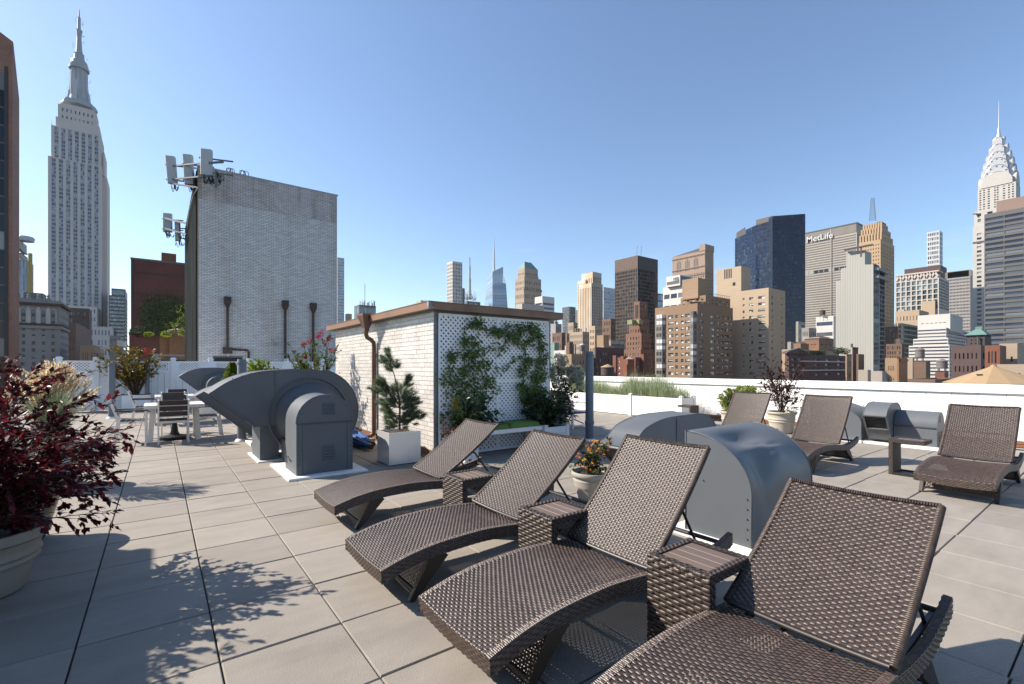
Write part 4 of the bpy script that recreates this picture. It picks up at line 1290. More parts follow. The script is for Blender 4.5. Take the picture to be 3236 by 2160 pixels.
pot('fence_pot', 'pot of the yellow green shrub by the fence behind the blower', (2.45, 16.0), rimmed(.2, .3, .5, .06, 1), CREAM, .27, .45)
pot('myrtle_pot', 'pot of the red flowering tree beside the hut wall', (2.92, 11.6), rimmed(.22, .32, .5, .06, 1), CREAM, .28, .45)
pot('grass_pot', 'pot of the tall plumed grass at the left behind the red shrub', (-1.07, 8.22), rimmed(.24, .36, .55, .06, 1), mat('white pot', (.7, .69, .66), .5), .32, .5)

# ------------------------------------------------------------------ folded blue umbrellas lying on the floor
BLUE = mat('blue canvas', (.015, .10, .33), .75, .12, 6, bump=.15, bscale=60)
for k, (a, b_, lab) in enumerate((((3.14, 8.50, .10), (3.22, 10.6, .14), 'folded blue umbrella lying by the hut, upper of the two'), ((3.02, 8.28, .09), (2.95, 10.4, .12), 'folded blue umbrella lying by the hut, lower of the two'))):
    u = thing('folded_umbrella', lab, 'umbrella', a, 'blue umbrellas on the floor')
    A = Vector(a); B = Vector(b_); d = (B - A).normalized(); sd = d.cross(Vector((0, 0, 1))).normalized(); up = sd.cross(d)
    m = MB(); n = 40; base = 0
    ts = np.linspace(0, 1, 14)
    for t in ts:
        rr = .042 + .085 * min(1, t * 2.2) ** .8 - .02 * t
        for j in range(n):
            th = 2 * math.pi * j / n
            r = rr * (1 + .22 * math.cos(8 * th + 2 * t + k) * min(1, 3 * t))
            p = A + d * ((B - A).length * t) + sd * (r * math.cos(th)) + up * (max(-(.085), r * .8 * math.sin(th)))
            m.v.append(tuple(p))
    for i in range(len(ts) - 1):
        for j in range(n):
            m.f.append((i * n + j, i * n + (j + 1) % n, (i + 1) * n + (j + 1) % n, (i + 1) * n + j)); m.m.append(0)
    m.build('canopy', BLUE, u, smooth=True)
    m = MB(); m.tube([A - d * .10, A + d * .02], [.045, .05], 12); m.build('end_cap', BLACK, u, smooth=40)

# ------------------------------------------------------------------ sling chair behind the hydrangea
sc_ = thing('sling_chair', 'pale framed chair with brown slatted back and blue seat behind the hydrangea pot', 'chair', (8.0, 8.5, 0))
cx, cy = 8.0, 8.5
TEAK = mat('weathered teak', (.17, .11, .075), .65, .2, 6, stretch=(2, 2, .5))
for sy in (-1, 1):
    y = cy + sy * .27
    m = MB(); m.box(cx - .02, cx + .02, y - .022, y + .022, 0, .70); m.build('rear_leg', ALU, sc_)
    m = MB(); m.box(cx + .50, cx + .54, y - .022, y + .022, 0, .62); m.build('front_leg', ALU, sc_)
    m = MB(); m.bar((cx, y, .64), (cx + .54, y, .62), .05, .02); m.build('armrest', ALU, sc_)
    m = MB(); m.box(cx, cx + .52, y - .015, y + .015, .06, .09); m.build('floor_rail', ALU, sc_)
m = MB(); m.box(cx - .015, cx + .015, cy - .25, cy + .25, .06, .09); m.build('back_rail', ALU, sc_)
for i in range(9):
    z = .40 + i * .062
    m = MB(); m.bar((cx + .08 - .028 * i, cy - .25, z), (cx + .08 - .028 * i, cy + .25, z), .016, .056, up=(-.4, 0, 1)); m.build('back_slat', TEAK, sc_)
BLU2 = mat('blue chair seat', (.02, .03, .22), .6, .1, 5)
m = MB(); m.box(cx + .02, cx + .52, cy - .25, cy + .25, .36, .40); m.build('seat', BLU2, sc_)
m = MB()
for sy in (-1, 1): m.tube([(cx + .05, cy + sy * .2, .36), (cx + .25, cy - sy * .1, .2), (cx + .45, cy - sy * .2, .1)], .014, 6)
m.build('cross_brace', BLU2, sc_)
# ------------------------------------------------------------------ plants
BARK = mat('shrub bark', (.12, .085, .06), .85, .25, 20)
def rv(rg, s=1.0):
    while True:
        v = Vector((rg.uniform(-1, 1), rg.uniform(-1, 1), rg.uniform(-1, 1)))
        if .05 < v.length < 1: return v * s
def leaf_frame(d, n):
    d = d.normalized(); s = d.cross(n)
    if s.length < 1e-4: s = d.orthogonal()
    s.normalize(); return d, s, s.cross(d)
def add_leaf(mb, p, d, n, L, W, fold=.15, m=0):
    d, s, u = leaf_frame(d, n)
    k = len(mb.v)
    mb.v += [tuple(p), tuple(p + d * (L * .42) + s * (W * .5) + u * (W * fold)), tuple(p + d * L), tuple(p + d * (L * .42) - s * (W * .5) + u * (W * fold))]
    mb.f += [(k, k + 1, k + 2), (k, k + 2, k + 3)]; mb.m += [m, m]
def bez(a, b, c, t):
    return a * ((1 - t) ** 2) + b * (2 * t * (1 - t)) + c * (t * t)
def shrub(root, base, ends, rg, lmat, leaf=(.05, .03), per=30, start=.3, twig=.12, ntw=5, r0=.009, lift=.5, parts=0, bark=None, jit=.5, name='foliage', down=.3, m2=None):
    """stems from base to each end point, short twigs along them, leaves along stems and twigs"""
    br = MB(); lv = []
    base = Vector(base)
    for e in ends:
        e = Vector(e); b0 = base + Vector((rg.uniform(-.05, .05), rg.uniform(-.05, .05), 0))
        mid = b0.lerp(e, .45); mid.z = b0.z + (e.z - b0.z) * (.5 + lift * .4) + lift * .1
        P = [bez(b0, mid, e, t) for t in np.linspace(0, 1, 7)]
        br.tube(P, [r0 * (1 - .8 * t) for t in np.linspace(0, 1, 7)], 5, caps=False)
        segs = [(mid if False else None)]
        for k in range(ntw):
            t = rg.uniform(start, 1); p = bez(b0, mid, e, t)
            d = (bez(b0, mid, e, min(1, t + .05)) - bez(b0, mid, e, t - .05)).normalized()
            dd = (d + rv(rg, 1.0)).normalized() * twig * rg.uniform(.5, 1.2)
            br.tube([p, p + dd * .55 + Vector((0, 0, .01)), p + dd], [r0 * .35, r0 * .25, r0 * .12], 3, caps=False)
            for q in range(max(1, per // ntw)):
                u = rg.uniform(.15, 1.05); pp = p + dd * u
                ld = (dd.normalized() + rv(rg, jit * 1.4) + Vector((0, 0, -down))).normalized()
                lv.append((pp, ld, (Vector((0, 0, 1)) + rv(rg, .7)), leaf[0] * rg.uniform(.65, 1.25), leaf[1] * rg.uniform(.7, 1.2)))
    br.build('branches', bark or BARK, root, smooth=True)
    if parts:
        lv.sort(key=lambda a: (a[0] - Vector((0, 0, EYE))).length * (1 + .25 * rg.random()))
        lm = MB(); add_leaf(lm, Vector((0, 0, 0)), Vector((1, 0, 0)), Vector((0, 0, 1)), 1, leaf[1] / leaf[0]); lm = lm.mesh('leaf', lmat)
        for p, d, n, L, W in lv[:parts]:
            d, s, u = leaf_frame(d, n)
            o = inst('leaf', lm, root, p, Matrix((d, s, u)).transposed().to_euler(), (L, L, L))
        lv = lv[parts:]
    m = MB()
    for p, d, n, L, W in lv: add_leaf(m, p, d, n, L, W)
    return m.build(name, lmat, root, kind='stuff')

def leafmat(name, c, c2, rough=.38, trans=.25, spec=.5):
    return mat(name, c, rough, .18, 3, island=.3, hue=c2, trans=trans + .1, spec=spec * .6, k=1)
RED = leafmat('dark red leaves', (.032, .007, .012), (.145, .016, .022), .42, .28, .5)
PURP = leafmat('purple leaves', (.034, .014, .015), (.085, .032, .028), .4, .25)
OLIVE = leafmat('myrtle leaves', (.10, .13, .025), (.24, .14, .03), .3, .3)
MYRT = leafmat('green myrtle leaves', (.06, .12, .025), (.15, .17, .035), .3, .3)
YELG = leafmat('yellow green leaves', (.17, .26, .02), (.26, .32, .03), .4, .35)
VINE = leafmat('vine leaves', (.07, .125, .028), (.14, .19, .045), .4, .25)
DARKG = leafmat('dark shrub leaves', (.028, .052, .022), (.055, .09, .035), .28, .15)
NEED = leafmat('blue green needles', (.10, .15, .085), (.20, .25, .13), .5, .15)
CONIF = leafmat('bright conifer sprays', (.09, .15, .015), (.17, .20, .03), .5, .25)
FEATH = leafmat('feathery green sprays', (.16, .24, .04), (.28, .32, .07), .5, .3)
CRIM = leafmat('crimson blossom', (.28, .003, .022), (.40, .008, .04), .6, .3)
GRASS = leafmat('grass blades', (.25, .32, .16), (.46, .51, .33), .45, .3)
TAN = leafmat('tan plumes', (.62, .50, .32), (.78, .66, .46), .7, .4)
HYD = leafmat('hydrangea petals', (.40, .42, .32), (.58, .57, .46), .7, .3)
HYL = leafmat('hydrangea leaves', (.06, .095, .025), (.13, .13, .04), .45, .25)

rg = random.Random(11)
# dark red shrub at the left
sh = thing('red_shrub', 'big dark red leaved shrub spilling over its taupe pot at the left edge', 'shrub', (BUSHC[0], BUSHC[1], .42))
ends = []
for k in range(112):
    a = rg.uniform(0, 2 * math.pi); u = rg.random()
    r = .26 + .58 * u ** .6
    z = .52 + (1.42 - .52) * (1 - (r / 1.0) ** 2.0) * rg.uniform(.55, 1.05) + .06
    if math.cos(a + R(36.9)) > .2: z -= .14 * math.cos(a + R(36.9))
    if r > .75: z = rg.uniform(.55, 1.12)
    ends.append((BUSHC[0] + r * math.cos(a), BUSHC[1] + r * math.sin(a), z))
for x, y, D in ((393, 1370, 3.5), (388, 1430, 3.5), (330, 1300, 3.4), (380, 1620, 3.6), (355, 1560, 3.4), (300, 1180, 3.5), (200, 1165, 3.6), (120, 1172, 3.5), (345, 1480, 3.4), (260, 1640, 3.2), (330, 1245, 3.6), (90, 1190, 3.4), (20, 1160, 3.4), (60, 1150, 3.7)):
    ends.append(at(x, y, D))
shrub(sh, (BUSHC[0], BUSHC[1], .40), ends, rg, RED, (.056, .033), per=88, start=.15, twig=.15, ntw=12, r0=.006, parts=260, lift=.9)
# plumed grass
pg = thing('plume_grass', 'ornamental grass with pale tan plumes behind the dark red shrub', 'grass plant', (-.95, 8.3, .5))
bl, pl, st = MB(), MB(), MB()
c = Vector((-1.07, 8.22, .5))
for k in range(1100):
    a = rg.uniform(0, 2 * math.pi); r = rg.uniform(.12, .46); h = rg.uniform(.35, .75)
    p0 = c + Vector((rg.uniform(-.12, .12), rg.uniform(-.12, .12), 0)); p2 = c + Vector((r * math.cos(a), r * math.sin(a), h)); p1 = c + Vector((.35 * r * math.cos(a), .35 * r * math.sin(a), h * 1.05))
    sd = Vector((-math.sin(a), math.cos(a), 0)).lerp(Vector((.8, -.6, 0)), .6) * .005
    q = [bez(p0, p1, p2, t) for t in (0, .35, .7, 1)]
    for i in range(3):
        w0, w1 = 1 - i / 3.2, 1 - (i + 1) / 3.2
        bl.poly([q[i] - sd * w0, q[i] + sd * w0, q[i + 1] + sd * w1, q[i + 1] - sd * w1])
for k in range(230):
    a = rg.uniform(0, 2 * math.pi); r = rg.uniform(.04, .36); h = rg.uniform(.72, .97) - .35 * (r / .36) ** 2
    d = Vector((r * math.cos(a), r * math.sin(a), h)); tip = c + d; dd = (d + Vector((0, 0, .0))).normalized() + Vector((math.cos(a), math.sin(a), -.2)) * .25
    dd.normalize()
    st.tube([c, c + d * .6 + Vector((0, 0, .05)), tip], .0016, 3, caps=False)
    for q in range(34):
        t = q / 34; p = tip + dd * (.15 * t)
        add_leaf(pl, p, (dd + rv(rg, .6)).normalized(), rv(rg), .045 * (1 - .5 * t), .014)
st.build('stalks', GRASS, pg); bl.build('blades', GRASS, pg, kind='stuff'); pl.build('plumes', TAN, pg, kind='stuff')

def vase(c, n, R_, z0, z1, rg, zmin=.55):
    out = []
    for k in range(n):
        a = rg.uniform(0, 2 * math.pi); r = R_ * rg.random() ** .6
        out.append((c[0] + r * math.cos(a), c[1] + r * math.sin(a), z0 + (z1 - z0) * rg.uniform(zmin, 1) * (1 - .25 * (r / R_) ** 2)))
    return out
def blossoms(root, pts, rg, r=.07, n=70, m_=None, name='blossom'):
    for p in pts:
        m = MB(); p = Vector(p)
        for k in range(n):
            q = p + rv(rg, r); add_leaf(m, q, rv(rg).normalized(), rv(rg), .028, .022)
        m.build(name, m_ or CRIM, root)
t1 = thing('flowering_tree', 'small multi stemmed olive and orange leaved tree in the white box by the fence', 'tree', (-.62, 20.7, .5))
shrub(t1, (-.62, 20.7, .5), vase((-.72, 20.6), 60, .95, .7, 2.3, rg), rg, OLIVE, (.10, .06), per=60, start=.28, twig=.2, ntw=7, r0=.014, lift=.2)
blossoms(t1, [at(460, 1112, 16.2), at(470, 1117, 16.2), at(466, 1106, 16.3)], rg, .08)
t2 = thing('flowering_tree', 'red blossomed shrub tree in front of the tower beside the hut wall', 'tree', (2.92, 11.6, .45))
e2 = vase((2.85, 11.5), 30, .55, .8, 2.05, rg, .6) + [at(x, y, D) for x, y, D in ((912, 1080, 11.2), (906, 1118, 11.1), (1010, 1060, 11.0), (1042, 1072, 11.0), (1027, 1084, 11.1), (1080, 1068, 10.9), (1062, 1095, 10.9), (960, 1090, 11.1), (980, 1080, 11.2), (995, 1075, 11.2), (1000, 1085, 10.8), (1050, 1110, 10.8), (945, 1130, 10.9))]
shrub(t2, (2.92, 11.6, .45), e2, rg, MYRT, (.068, .042), per=80, start=.25, twig=.13, ntw=9, r0=.011, lift=.25)
blossoms(t2, [at(x, y, D) for x, y, D in ((1010, 1058, 11.0), (1016, 1051, 11.0), (1003, 1062, 11.0), (1043, 1070, 11.0), (1027, 1081, 11.1), (960, 1087, 11.1), (978, 1079, 11.2), (959, 1126, 10.9), (1049, 1107, 10.8))], rg, .075, 60)
yg = thing('yellow_shrub', 'bright yellow green shrub in front of the fence above the large blower', 'shrub', (2.45, 16.0, .45))
shrub(yg, (2.45, 16.0, .45), vase((2.45, 16), 60, .5, .8, 1.66, rg), rg, YELG, (.10, .055), per=60, start=.3, twig=.12, ntw=6, r0=.008)
dc = thing('dwarf_conifer', 'small dense golden green conifer cone beyond the large blower', 'conifer', (1.87, 17.2, .42))
m = MB(); m.tube([(1.87, 17.2, .42), (1.87, 17.2, 1.5)], [.03, .008], 6); m.build('trunk', BARK, dc)
m = MB()
for k in range(2600):
    t = rg.random() ** .8; z = .5 + 1.12 * t; r = .44 * (1 - t) ** .75 * (.55 + .45 * rg.random()) * (.85 + .25 * math.sin(9 * t * 3 + k % 7)); a = rg.uniform(0, 6.283)
    p = Vector((1.87 + r * math.cos(a), 17.2 + r * math.sin(a), z)); add_leaf(m, p, Vector((math.cos(a), math.sin(a), .7)) + rv(rg, .5), rv(rg), .09, .035)
m.build('foliage', CONIF, dc, kind='stuff')

# pine in the metal cube
pn = thing('potted_pine', 'sparse young pine with bare leader growing in the metal cube planter', 'pine', (3.05, 7.05, .46))
br, nd = MB(), MB()
PD = 7.12
def pp(x, y, D=PD): return Vector(at(1000 + x / 3.92, 900 + y / 3.92, D))
tr = [pp(1030, 1790), pp(1033, 1560), pp(1020, 1380), pp(1000, 1250), pp(960, 1100), pp(930, 1020), pp(900, 860)]
br.tube(tr, [.017, .015, .012, .009, .007, .006, .004], 7)
def tuft(p, d, rad, n, L=.085):
    for k in range(n):
        t = rg.random(); q = p + d * (rad * (t - .5) * 1.6) + rv(rg, .012)
        dd = (d * .75 + rv(rg, 1.0)).normalized(); sd = dd.orthogonal().normalized() * .0019
        e = q + dd * L * rg.uniform(.7, 1.2)
        k0 = len(nd.v); nd.v += [tuple(q - sd), tuple(q + sd), tuple(e)]; nd.f.append((k0, k0 + 1, k0 + 2)); nd.m.append(0)
TUFT = [(897, 835, 40, 900), (895, 900, 40, 900), (840, 945, 45, 1000), (905, 985, 40, 980), (960, 975, 50, 1000), (945, 1025, 50, 1010), (905, 1030, 30, 1010),
        (815, 1175, 50, 1330), (790, 1235, 60, 1340), (740, 1290, 50, 1350), (840, 1210, 35, 1330), (850, 1290, 50, 1370), (1000, 1265, 45, 1290), (1128, 1170, 35, 1310), (1122, 1215, 40, 1320), (1080, 1330, 60, 1400), (1130, 1330, 55, 1400),
        (900, 1330, 65, 1420), (960, 1310, 60, 1420), (860, 1400, 70, 1450), (930, 1400, 70, 1460), (820, 1490, 55, 1500), (900, 1490, 70, 1520), (970, 1470, 70, 1520), (1170, 1390, 60, 1450), (1110, 1400, 55, 1450), (1060, 1440, 60, 1480),
        (1090, 1480, 60, 1520), (1160, 1500, 60, 1540), (1225, 1478, 45, 1530), (870, 1600, 55, 1600), (930, 1560, 55, 1590), (1120, 1580, 60, 1620), (1200, 1590, 50, 1620), (1265, 1612, 45, 1640), (1100, 1640, 60, 1680), (1190, 1680, 50, 1690), (930, 1660, 60, 1700), (960, 1720, 55, 1740), (1040, 1690, 50, 1720), (1100, 1720, 50, 1740), (920, 1735, 40, 1750)]
for x, y, r, yj in TUFT:
    D = PD + rg.uniform(-.16, .16)
    yj = max(yj, y + 15)
    # trunk point at that height
    tx = np.interp(yj, [860, 1020, 1100, 1250, 1380, 1560, 1790], [900, 930, 960, 1000, 1020, 1033, 1030])
    a = pp(tx, yj); b_ = pp(x, y, D); d = (b_ - a).normalized() if (b_ - a).length > .02 else Vector((0, 0, 1))
    d = (d + Vector((0, 0, .35))).normalized()
    br.tube([a, a.lerp(b_, .5) - Vector((0, 0, .015)), b_, b_ + d * .04], [.006, .0045, .003, .0015], 5, caps=False)
    rad = r / 3.92 / F * PD
    for q in range(7):
        o = rv(rg, rad * 1.25); tuft(b_ + o, (d + o * 6).normalized(), .05, 130, .075)
br.build('branches', mat('pine bark', (.14, .11, .075), .85, .25, 20), pn, smooth=True); nd.build('needles', NEED, pn, kind='stuff')

# climbing vines: leaf clusters on the lattice plane
def lat(x, y, off=.06):
    sx, sy = 1350 + x / 2.8, 940 + y / 2.8
    X = on_y(HY0 - off, sx); D = depth(X, HY0 - off); return Vector((X, HY0 - off, zof(sy, D)))
def vine(root, paths, blobs, rg, lm, bark, parts=0):
    st = MB(); lv = []
    def leafat(p, big=1.0):
        d = Vector((rg.uniform(-1, 1), rg.uniform(-.5, .05), rg.uniform(-1, .35))).normalized()
        lv.append((p, d, Vector((rg.uniform(-.5, .5), -1, .5 + rg.uniform(-.4, .4))), .085 * big * rg.uniform(.6, 1.2), .034 * big * rg.uniform(.7, 1.3)))
    for path, n in paths:
        pts = [lat(x, y, .045 + .01 * rg.random()) for x, y in path]
        sp = smoothpoly([tuple(p) for p in pts], 6)
        st.tube(sp, .0035, 5, caps=False)
        for k in range(n):
            p = Vector(sp[rg.randrange(len(sp))]) + Vector((rg.gauss(0, .045), -abs(rg.gauss(0, .04)), rg.gauss(0, .045))); leafat(p)
    for x, y, r, n in blobs:
        for k in range(n):
            a = rg.uniform(0, 6.283); q = r * rg.random() ** .6
            p = lat(x + q * math.cos(a), y + q * math.sin(a), .05 + .12 * rg.random()); leafat(p)
            if k % 5 == 0:
                e = p + Vector((rg.uniform(-.12, .12), 0, rg.uniform(-.15, .05))); st.tube([p, e], .002, 3, caps=False)
    st.build('stems', bark, root, smooth=True)
    lm_ = MB(); add_leaf(lm_, Vector((0, 0, 0)), Vector((1, 0, 0)), Vector((0, 0, 1)), 1, .42); lm_ = lm_.mesh('leaf', lm)
    rg.shuffle(lv)
    for p, d, n, L, W in lv[:parts]:
        d, s, u = leaf_frame(d, n); inst('leaf', lm_, root, p, Matrix((d, s, u)).transposed().to_euler(), (L, L, L))
    m = MB()
    for p, d, n, L, W in lv[parts:]: add_leaf(m, p, d, n, L, W)
    m.build('foliage', lm, root, kind='stuff')
VST = mat('vine stem', (.10, .075, .045), .8, .2, 20)
v1 = thing('climbing_vine', 'green vine climbing the lattice beside the sunlit hut corner, some leaves yellow', 'vine', (4.2, HY0 - .06, 0))
vine(v1, [([(330, 1180), (300, 900), (330, 640), (320, 420), (330, 280), (370, 235), (430, 190)], 90), ([(430, 190), (450, 250), (540, 290), (620, 300), (690, 335), (760, 310)], 130), ([(380, 1100), (420, 800), (400, 480), (430, 390)], 70),
          ([(330, 640), (470, 500), (560, 430), (650, 465), (700, 400), (740, 330)], 80), ([(300, 1000), (200, 700), (215, 520), (180, 490)], 50), ([(330, 880), (150, 1050), (95, 1065)], 30), ([(215, 520), (330, 500), (480, 470)], 40), ([(300, 760), (90, 750)], 22), ([(420, 800), (610, 800)], 40), ([(380, 640), (540, 560), (520, 600)], 30)],
     [(330, 980, 130, 95), (290, 820, 120, 85), (430, 760, 110, 65), (210, 680, 80, 50), (340, 640, 60, 50), (480, 610, 60, 50), (400, 500, 55, 45), (330, 380, 35, 40), (400, 380, 55, 34), (440, 230, 35, 40), (620, 305, 40, 50), (480, 900, 80, 80), (540, 720, 60, 55), (320, 1090, 110, 95), (430, 1040, 90, 60), (220, 520, 30, 24)], rg, VINE, VST, 150)
m = MB()
for k in range(46):
    p = lat(250 + rg.gauss(0, 16), rg.uniform(880, 985), .19); add_leaf(m, p, Vector((rg.uniform(-1, 1), -.3, rg.uniform(-1, .4))), Vector((0, -1, .3)), .06, .03)
m.build('yellow_leaves', leafmat('yellowed leaves', (.45, .30, .02), (.5, .38, .05), .5, .3), v1)
v2 = thing('climbing_vine', 'green vine climbing the lattice above the dark shrub at the right', 'vine', (5.7, HY0 - .06, 0))
vine(v2, [([(950, 1000), (960, 800), (1000, 600), (990, 420), (960, 290), (880, 260), (790, 265), (700, 260), (650, 290)], 170), ([(900, 950), (850, 700), (870, 540), (830, 420), (760, 330)], 90), ([(830, 530), (760, 560), (690, 600), (610, 650)], 40), ([(1000, 600), (1060, 470)], 20), ([(960, 300), (1020, 400), (1030, 500), (1040, 700)], 60), ([(830, 420), (910, 380)], 20)],
     [(930, 270, 55, 70), (820, 290, 40, 40), (990, 330, 35, 36), (1000, 430, 30, 30), (1000, 560, 50, 60), (980, 690, 70, 110), (890, 560, 40, 45), (850, 650, 55, 55), (840, 780, 50, 60), (950, 800, 80, 120), (1020, 830, 45, 60), (930, 910, 80, 110), (860, 870, 50, 50), (900, 380, 40, 30), (790, 360, 60, 45)], rg, VINE, VST, 120)
s3 = thing('dark_shrub', 'dark glossy shrub filling the white box at the right end of the bench', 'shrub', (5.8, 6.65, .4))
shrub(s3, (5.8, 6.65, .38), [(5.8 + rg.uniform(-.48, .42), 6.62 + rg.uniform(-.3, .2), rg.uniform(.5, 1.02)) for _ in range(60)], rg, DARKG, (.11, .04), per=26, start=.3, twig=.12, ntw=6, r0=.006)
s4 = thing('dark_shrub', 'leafy shrub with pink stems behind the lounger at the lattice', 'shrub', (4.0, 6.65, .4))
shrub(s4, (3.98, 6.62, .38), [(4.1 + rg.uniform(-.35, .5), 6.6 + rg.uniform(-.25, .2), rg.uniform(.45, .95)) for _ in range(46)], rg, DARKG, (.10, .045), per=26, start=.3, twig=.12, ntw=6, r0=.006)
m = MB()
for k in range(160):
    p = lat(rg.gauss(240, 55), rg.gauss(1200, 40), .4); add_leaf(m, p, rv(rg).normalized(), rv(rg), .05, .03)
m.build('pink_leaves', leafmat('pink coleus leaves', (.12, .03, .04), (.22, .12, .10), .5, .3), s4)

# hydrangea
hy = thing('hydrangea', 'hydrangea with round fading white flower heads in the grey urn pot', 'shrub', (7.07, 7.75, .5))
heads = [(210, 245), (285, 260), (250, 330), (385, 400), (440, 430), (500, 400), (395, 470), (150, 490), (100, 450), (235, 440), (450, 530), (510, 560), (170, 590), (275, 590), (365, 555), (120, 370), (250, 760), (110, 760), (520, 640), (540, 500), (330, 430)]
hp = []
for x, y in heads: hp.append(Vector(at(1720 + x / 4.612, 1080 + y / 4.612, 10.45 + rg.uniform(-.22, .22))))
shrub(hy, (7.07, 7.75, .48), hp + [Vector(at(1720 + x / 4.612, 1080 + y / 4.612, 10.4 + rg.uniform(-.2, .2))) for x, y in ((560, 690), (540, 850), (450, 700), (330, 680), (150, 660), (200, 700), (480, 760), (350, 950), (130, 960))], rg, HYL, (.09, .055), per=12, start=.35, twig=.10, ntw=6, r0=.006, lift=.15)
for p in hp:
    m = MB(); d = Vector((0, 0, 1)) + rv(rg, .4); d.normalize(); r = rg.uniform(.085, .125)
    for k in range(260):
        o = rv(rg).normalized(); q = p + Vector((o.x * r, o.y * r, o.z * r * 1.15)) * rg.uniform(.8, 1); add_leaf(m, q, o.orthogonal() + rv(rg, .6), o, .036, .03, .05)
    m.build('flower_head', HYD, hy)

# ornamental grass in the long planter
m = MB()
for k in range(6500):
    y = rg.uniform(gy0 + .1, gy1 - .1); x = rg.uniform(gx0 + .06, gx1 - .06)
    a = rg.uniform(0, 6.283); hh = rg.uniform(.40, .84) * (.78 + .25 * math.sin(y * 2.1 + 1.2) + .12 * math.sin(y * 5.3)); r = rg.uniform(.02, .42)
    if rg.random() < .06: hh *= 1.35; r *= .5
    if a > 2.2 and a < 4.1: r *= 1.15
    p0 = Vector((x, y, .56)); o = Vector((math.cos(a), math.sin(a), 0)); p1 = p0 + o * (r * .25) + Vector((0, 0, hh)); p2 = p0 + o * r + Vector((0, 0, hh * rg.uniform(.55, 1.05)))
    sd = Vector((-math.sin(a), math.cos(a), 0)).lerp(Vector((.6, -.8, 0)), .5) * .0042
    q = [bez(p0, p1, p2, t) for t in (0, .3, .55, .8, 1)]
    for i in range(4):
        w0, w1 = 1 - i / 4.4, 1 - (i + 1) / 4.4
        m.poly([q[i] - sd * w0, q[i] + sd * w0, q[i + 1] + sd * w1, q[i + 1] - sd * w1])
og = m.build('planter_grass', GRASS, None, kind='stuff', base=(12.1, 10, .57)); tag(og, 'mass of fine green ornamental grass blades growing in the long white planter', 'grass')

# orange flowers
of = thing('orange_flowers', 'bushy green plant with small orange and yellow flowers in the beige ribbed pot', 'flowers', (3.9, 3.7, .3))
shrub(of, (3.9, 3.7, .27), [(3.9 + .8 * u - .0, 3.7 + .8 * v, z) for u, v, z in [(rg.uniform(-.24, .22), rg.uniform(-.2, .24), rg.uniform(.34, .66)) for _ in range(44)]], rg, leafmat('flower leaves', (.035, .065, .02), (.07, .10, .03), .4, .2), (.042, .032), per=18, start=.3, twig=.06, ntw=5, r0=.004, parts=60)
for name, mm, n in (('orange_blossom', leafmat('orange petals', (.75, .16, .03), (.8, .30, .06), .5, .3), 46), ('yellow_blossom', leafmat('yellow petals', (.75, .45, .02), (.8, .6, .05), .5, .3), 12)):
    for k in range(n):
        m = MB(); u, v = rg.uniform(-.19, .19), rg.uniform(-.19, .17); p = Vector((3.9 + u, 3.7 + v, rg.uniform(.36, .70) - .3 * (u * u + v * v)))
        for q in range(7): add_leaf(m, p + rv(rg, .008), rv(rg) + Vector((0, 0, .6)), rv(rg), .024, .010)
        m.build(name, mm, of)

# purple shrub and feathery conifer at the parapet
ps = thing('purple_shrub', 'loose purple leaved shrub in the cream pot in front of the white parapet', 'shrub', (11.38, 4.92, .45))
pe = [at(2240 + x / 4.612, 1100 + y / 4.612, 10.7 + rg.uniform(-.3, .3)) for x, y in ((700, 120), (740, 170), (900, 190), (1060, 230), (1160, 240), (1280, 280), (1400, 280), (1340, 340), (1260, 360), (720, 320), (660, 430), (860, 300), (960, 300), (1120, 400), (1240, 470), (920, 480), (830, 480), (1060, 480), (1000, 600), (1160, 600), (1240, 680), (950, 620), (1080, 700), (1260, 780), (1330, 900), (1000, 780), (1120, 800), (1200, 420), (1040, 350), (900, 380), (800, 230), (1300, 640), (880, 650), (1360, 800))]
shrub(ps, (11.38, 4.92, .45), pe, rg, PURP, (.075, .036), per=52, start=.3, twig=.19, ntw=8, r0=.007, lift=.2)
fc = thing('feathery_conifer', 'feathery bright green conifer with rusty tips behind the right row lounger', 'conifer', (11.3, 6.05, .4))
fm, fb_ = MB(), MB()
for k in range(150):
    x, y = rg.uniform(140, 860), rg.uniform(540, 900)
    if (x - 500) ** 2 / 360 ** 2 + (y - 760) ** 2 / 210 ** 2 > 1: continue
    e = Vector(at(2240 + x / 4.612, 1100 + y / 4.612, 11.5 + rg.uniform(-.35, .2))); b0 = Vector((11.3, 6.05, .42))
    mid = b0.lerp(e, .5) + Vector((0, 0, .18)); fb_.tube([bez(b0, mid, e, t) for t in np.linspace(0, 1, 6)], [.008, .007, .006, .004, .003, .002], 4, caps=False)
    for q in range(70):
        t = rg.uniform(.35, 1.0); p = bez(b0, mid, e, t); d = (bez(b0, mid, e, min(1, t + .05)) - bez(b0, mid, e, t - .05)).normalized()
        add_leaf(fm, p, (d + rv(rg, 1.1)).normalized(), rv(rg), .085, .016, m=1 if (x > 300 and x < 460 and y > 690 and y < 800 and rg.random() < .5) else 0)
fb_.build('branches', BARK, fc); fm.build('foliage', [FEATH, leafmat('rusty conifer tips', (.30, .10, .02), (.38, .16, .03), .5, .3)], fc, kind='stuff')
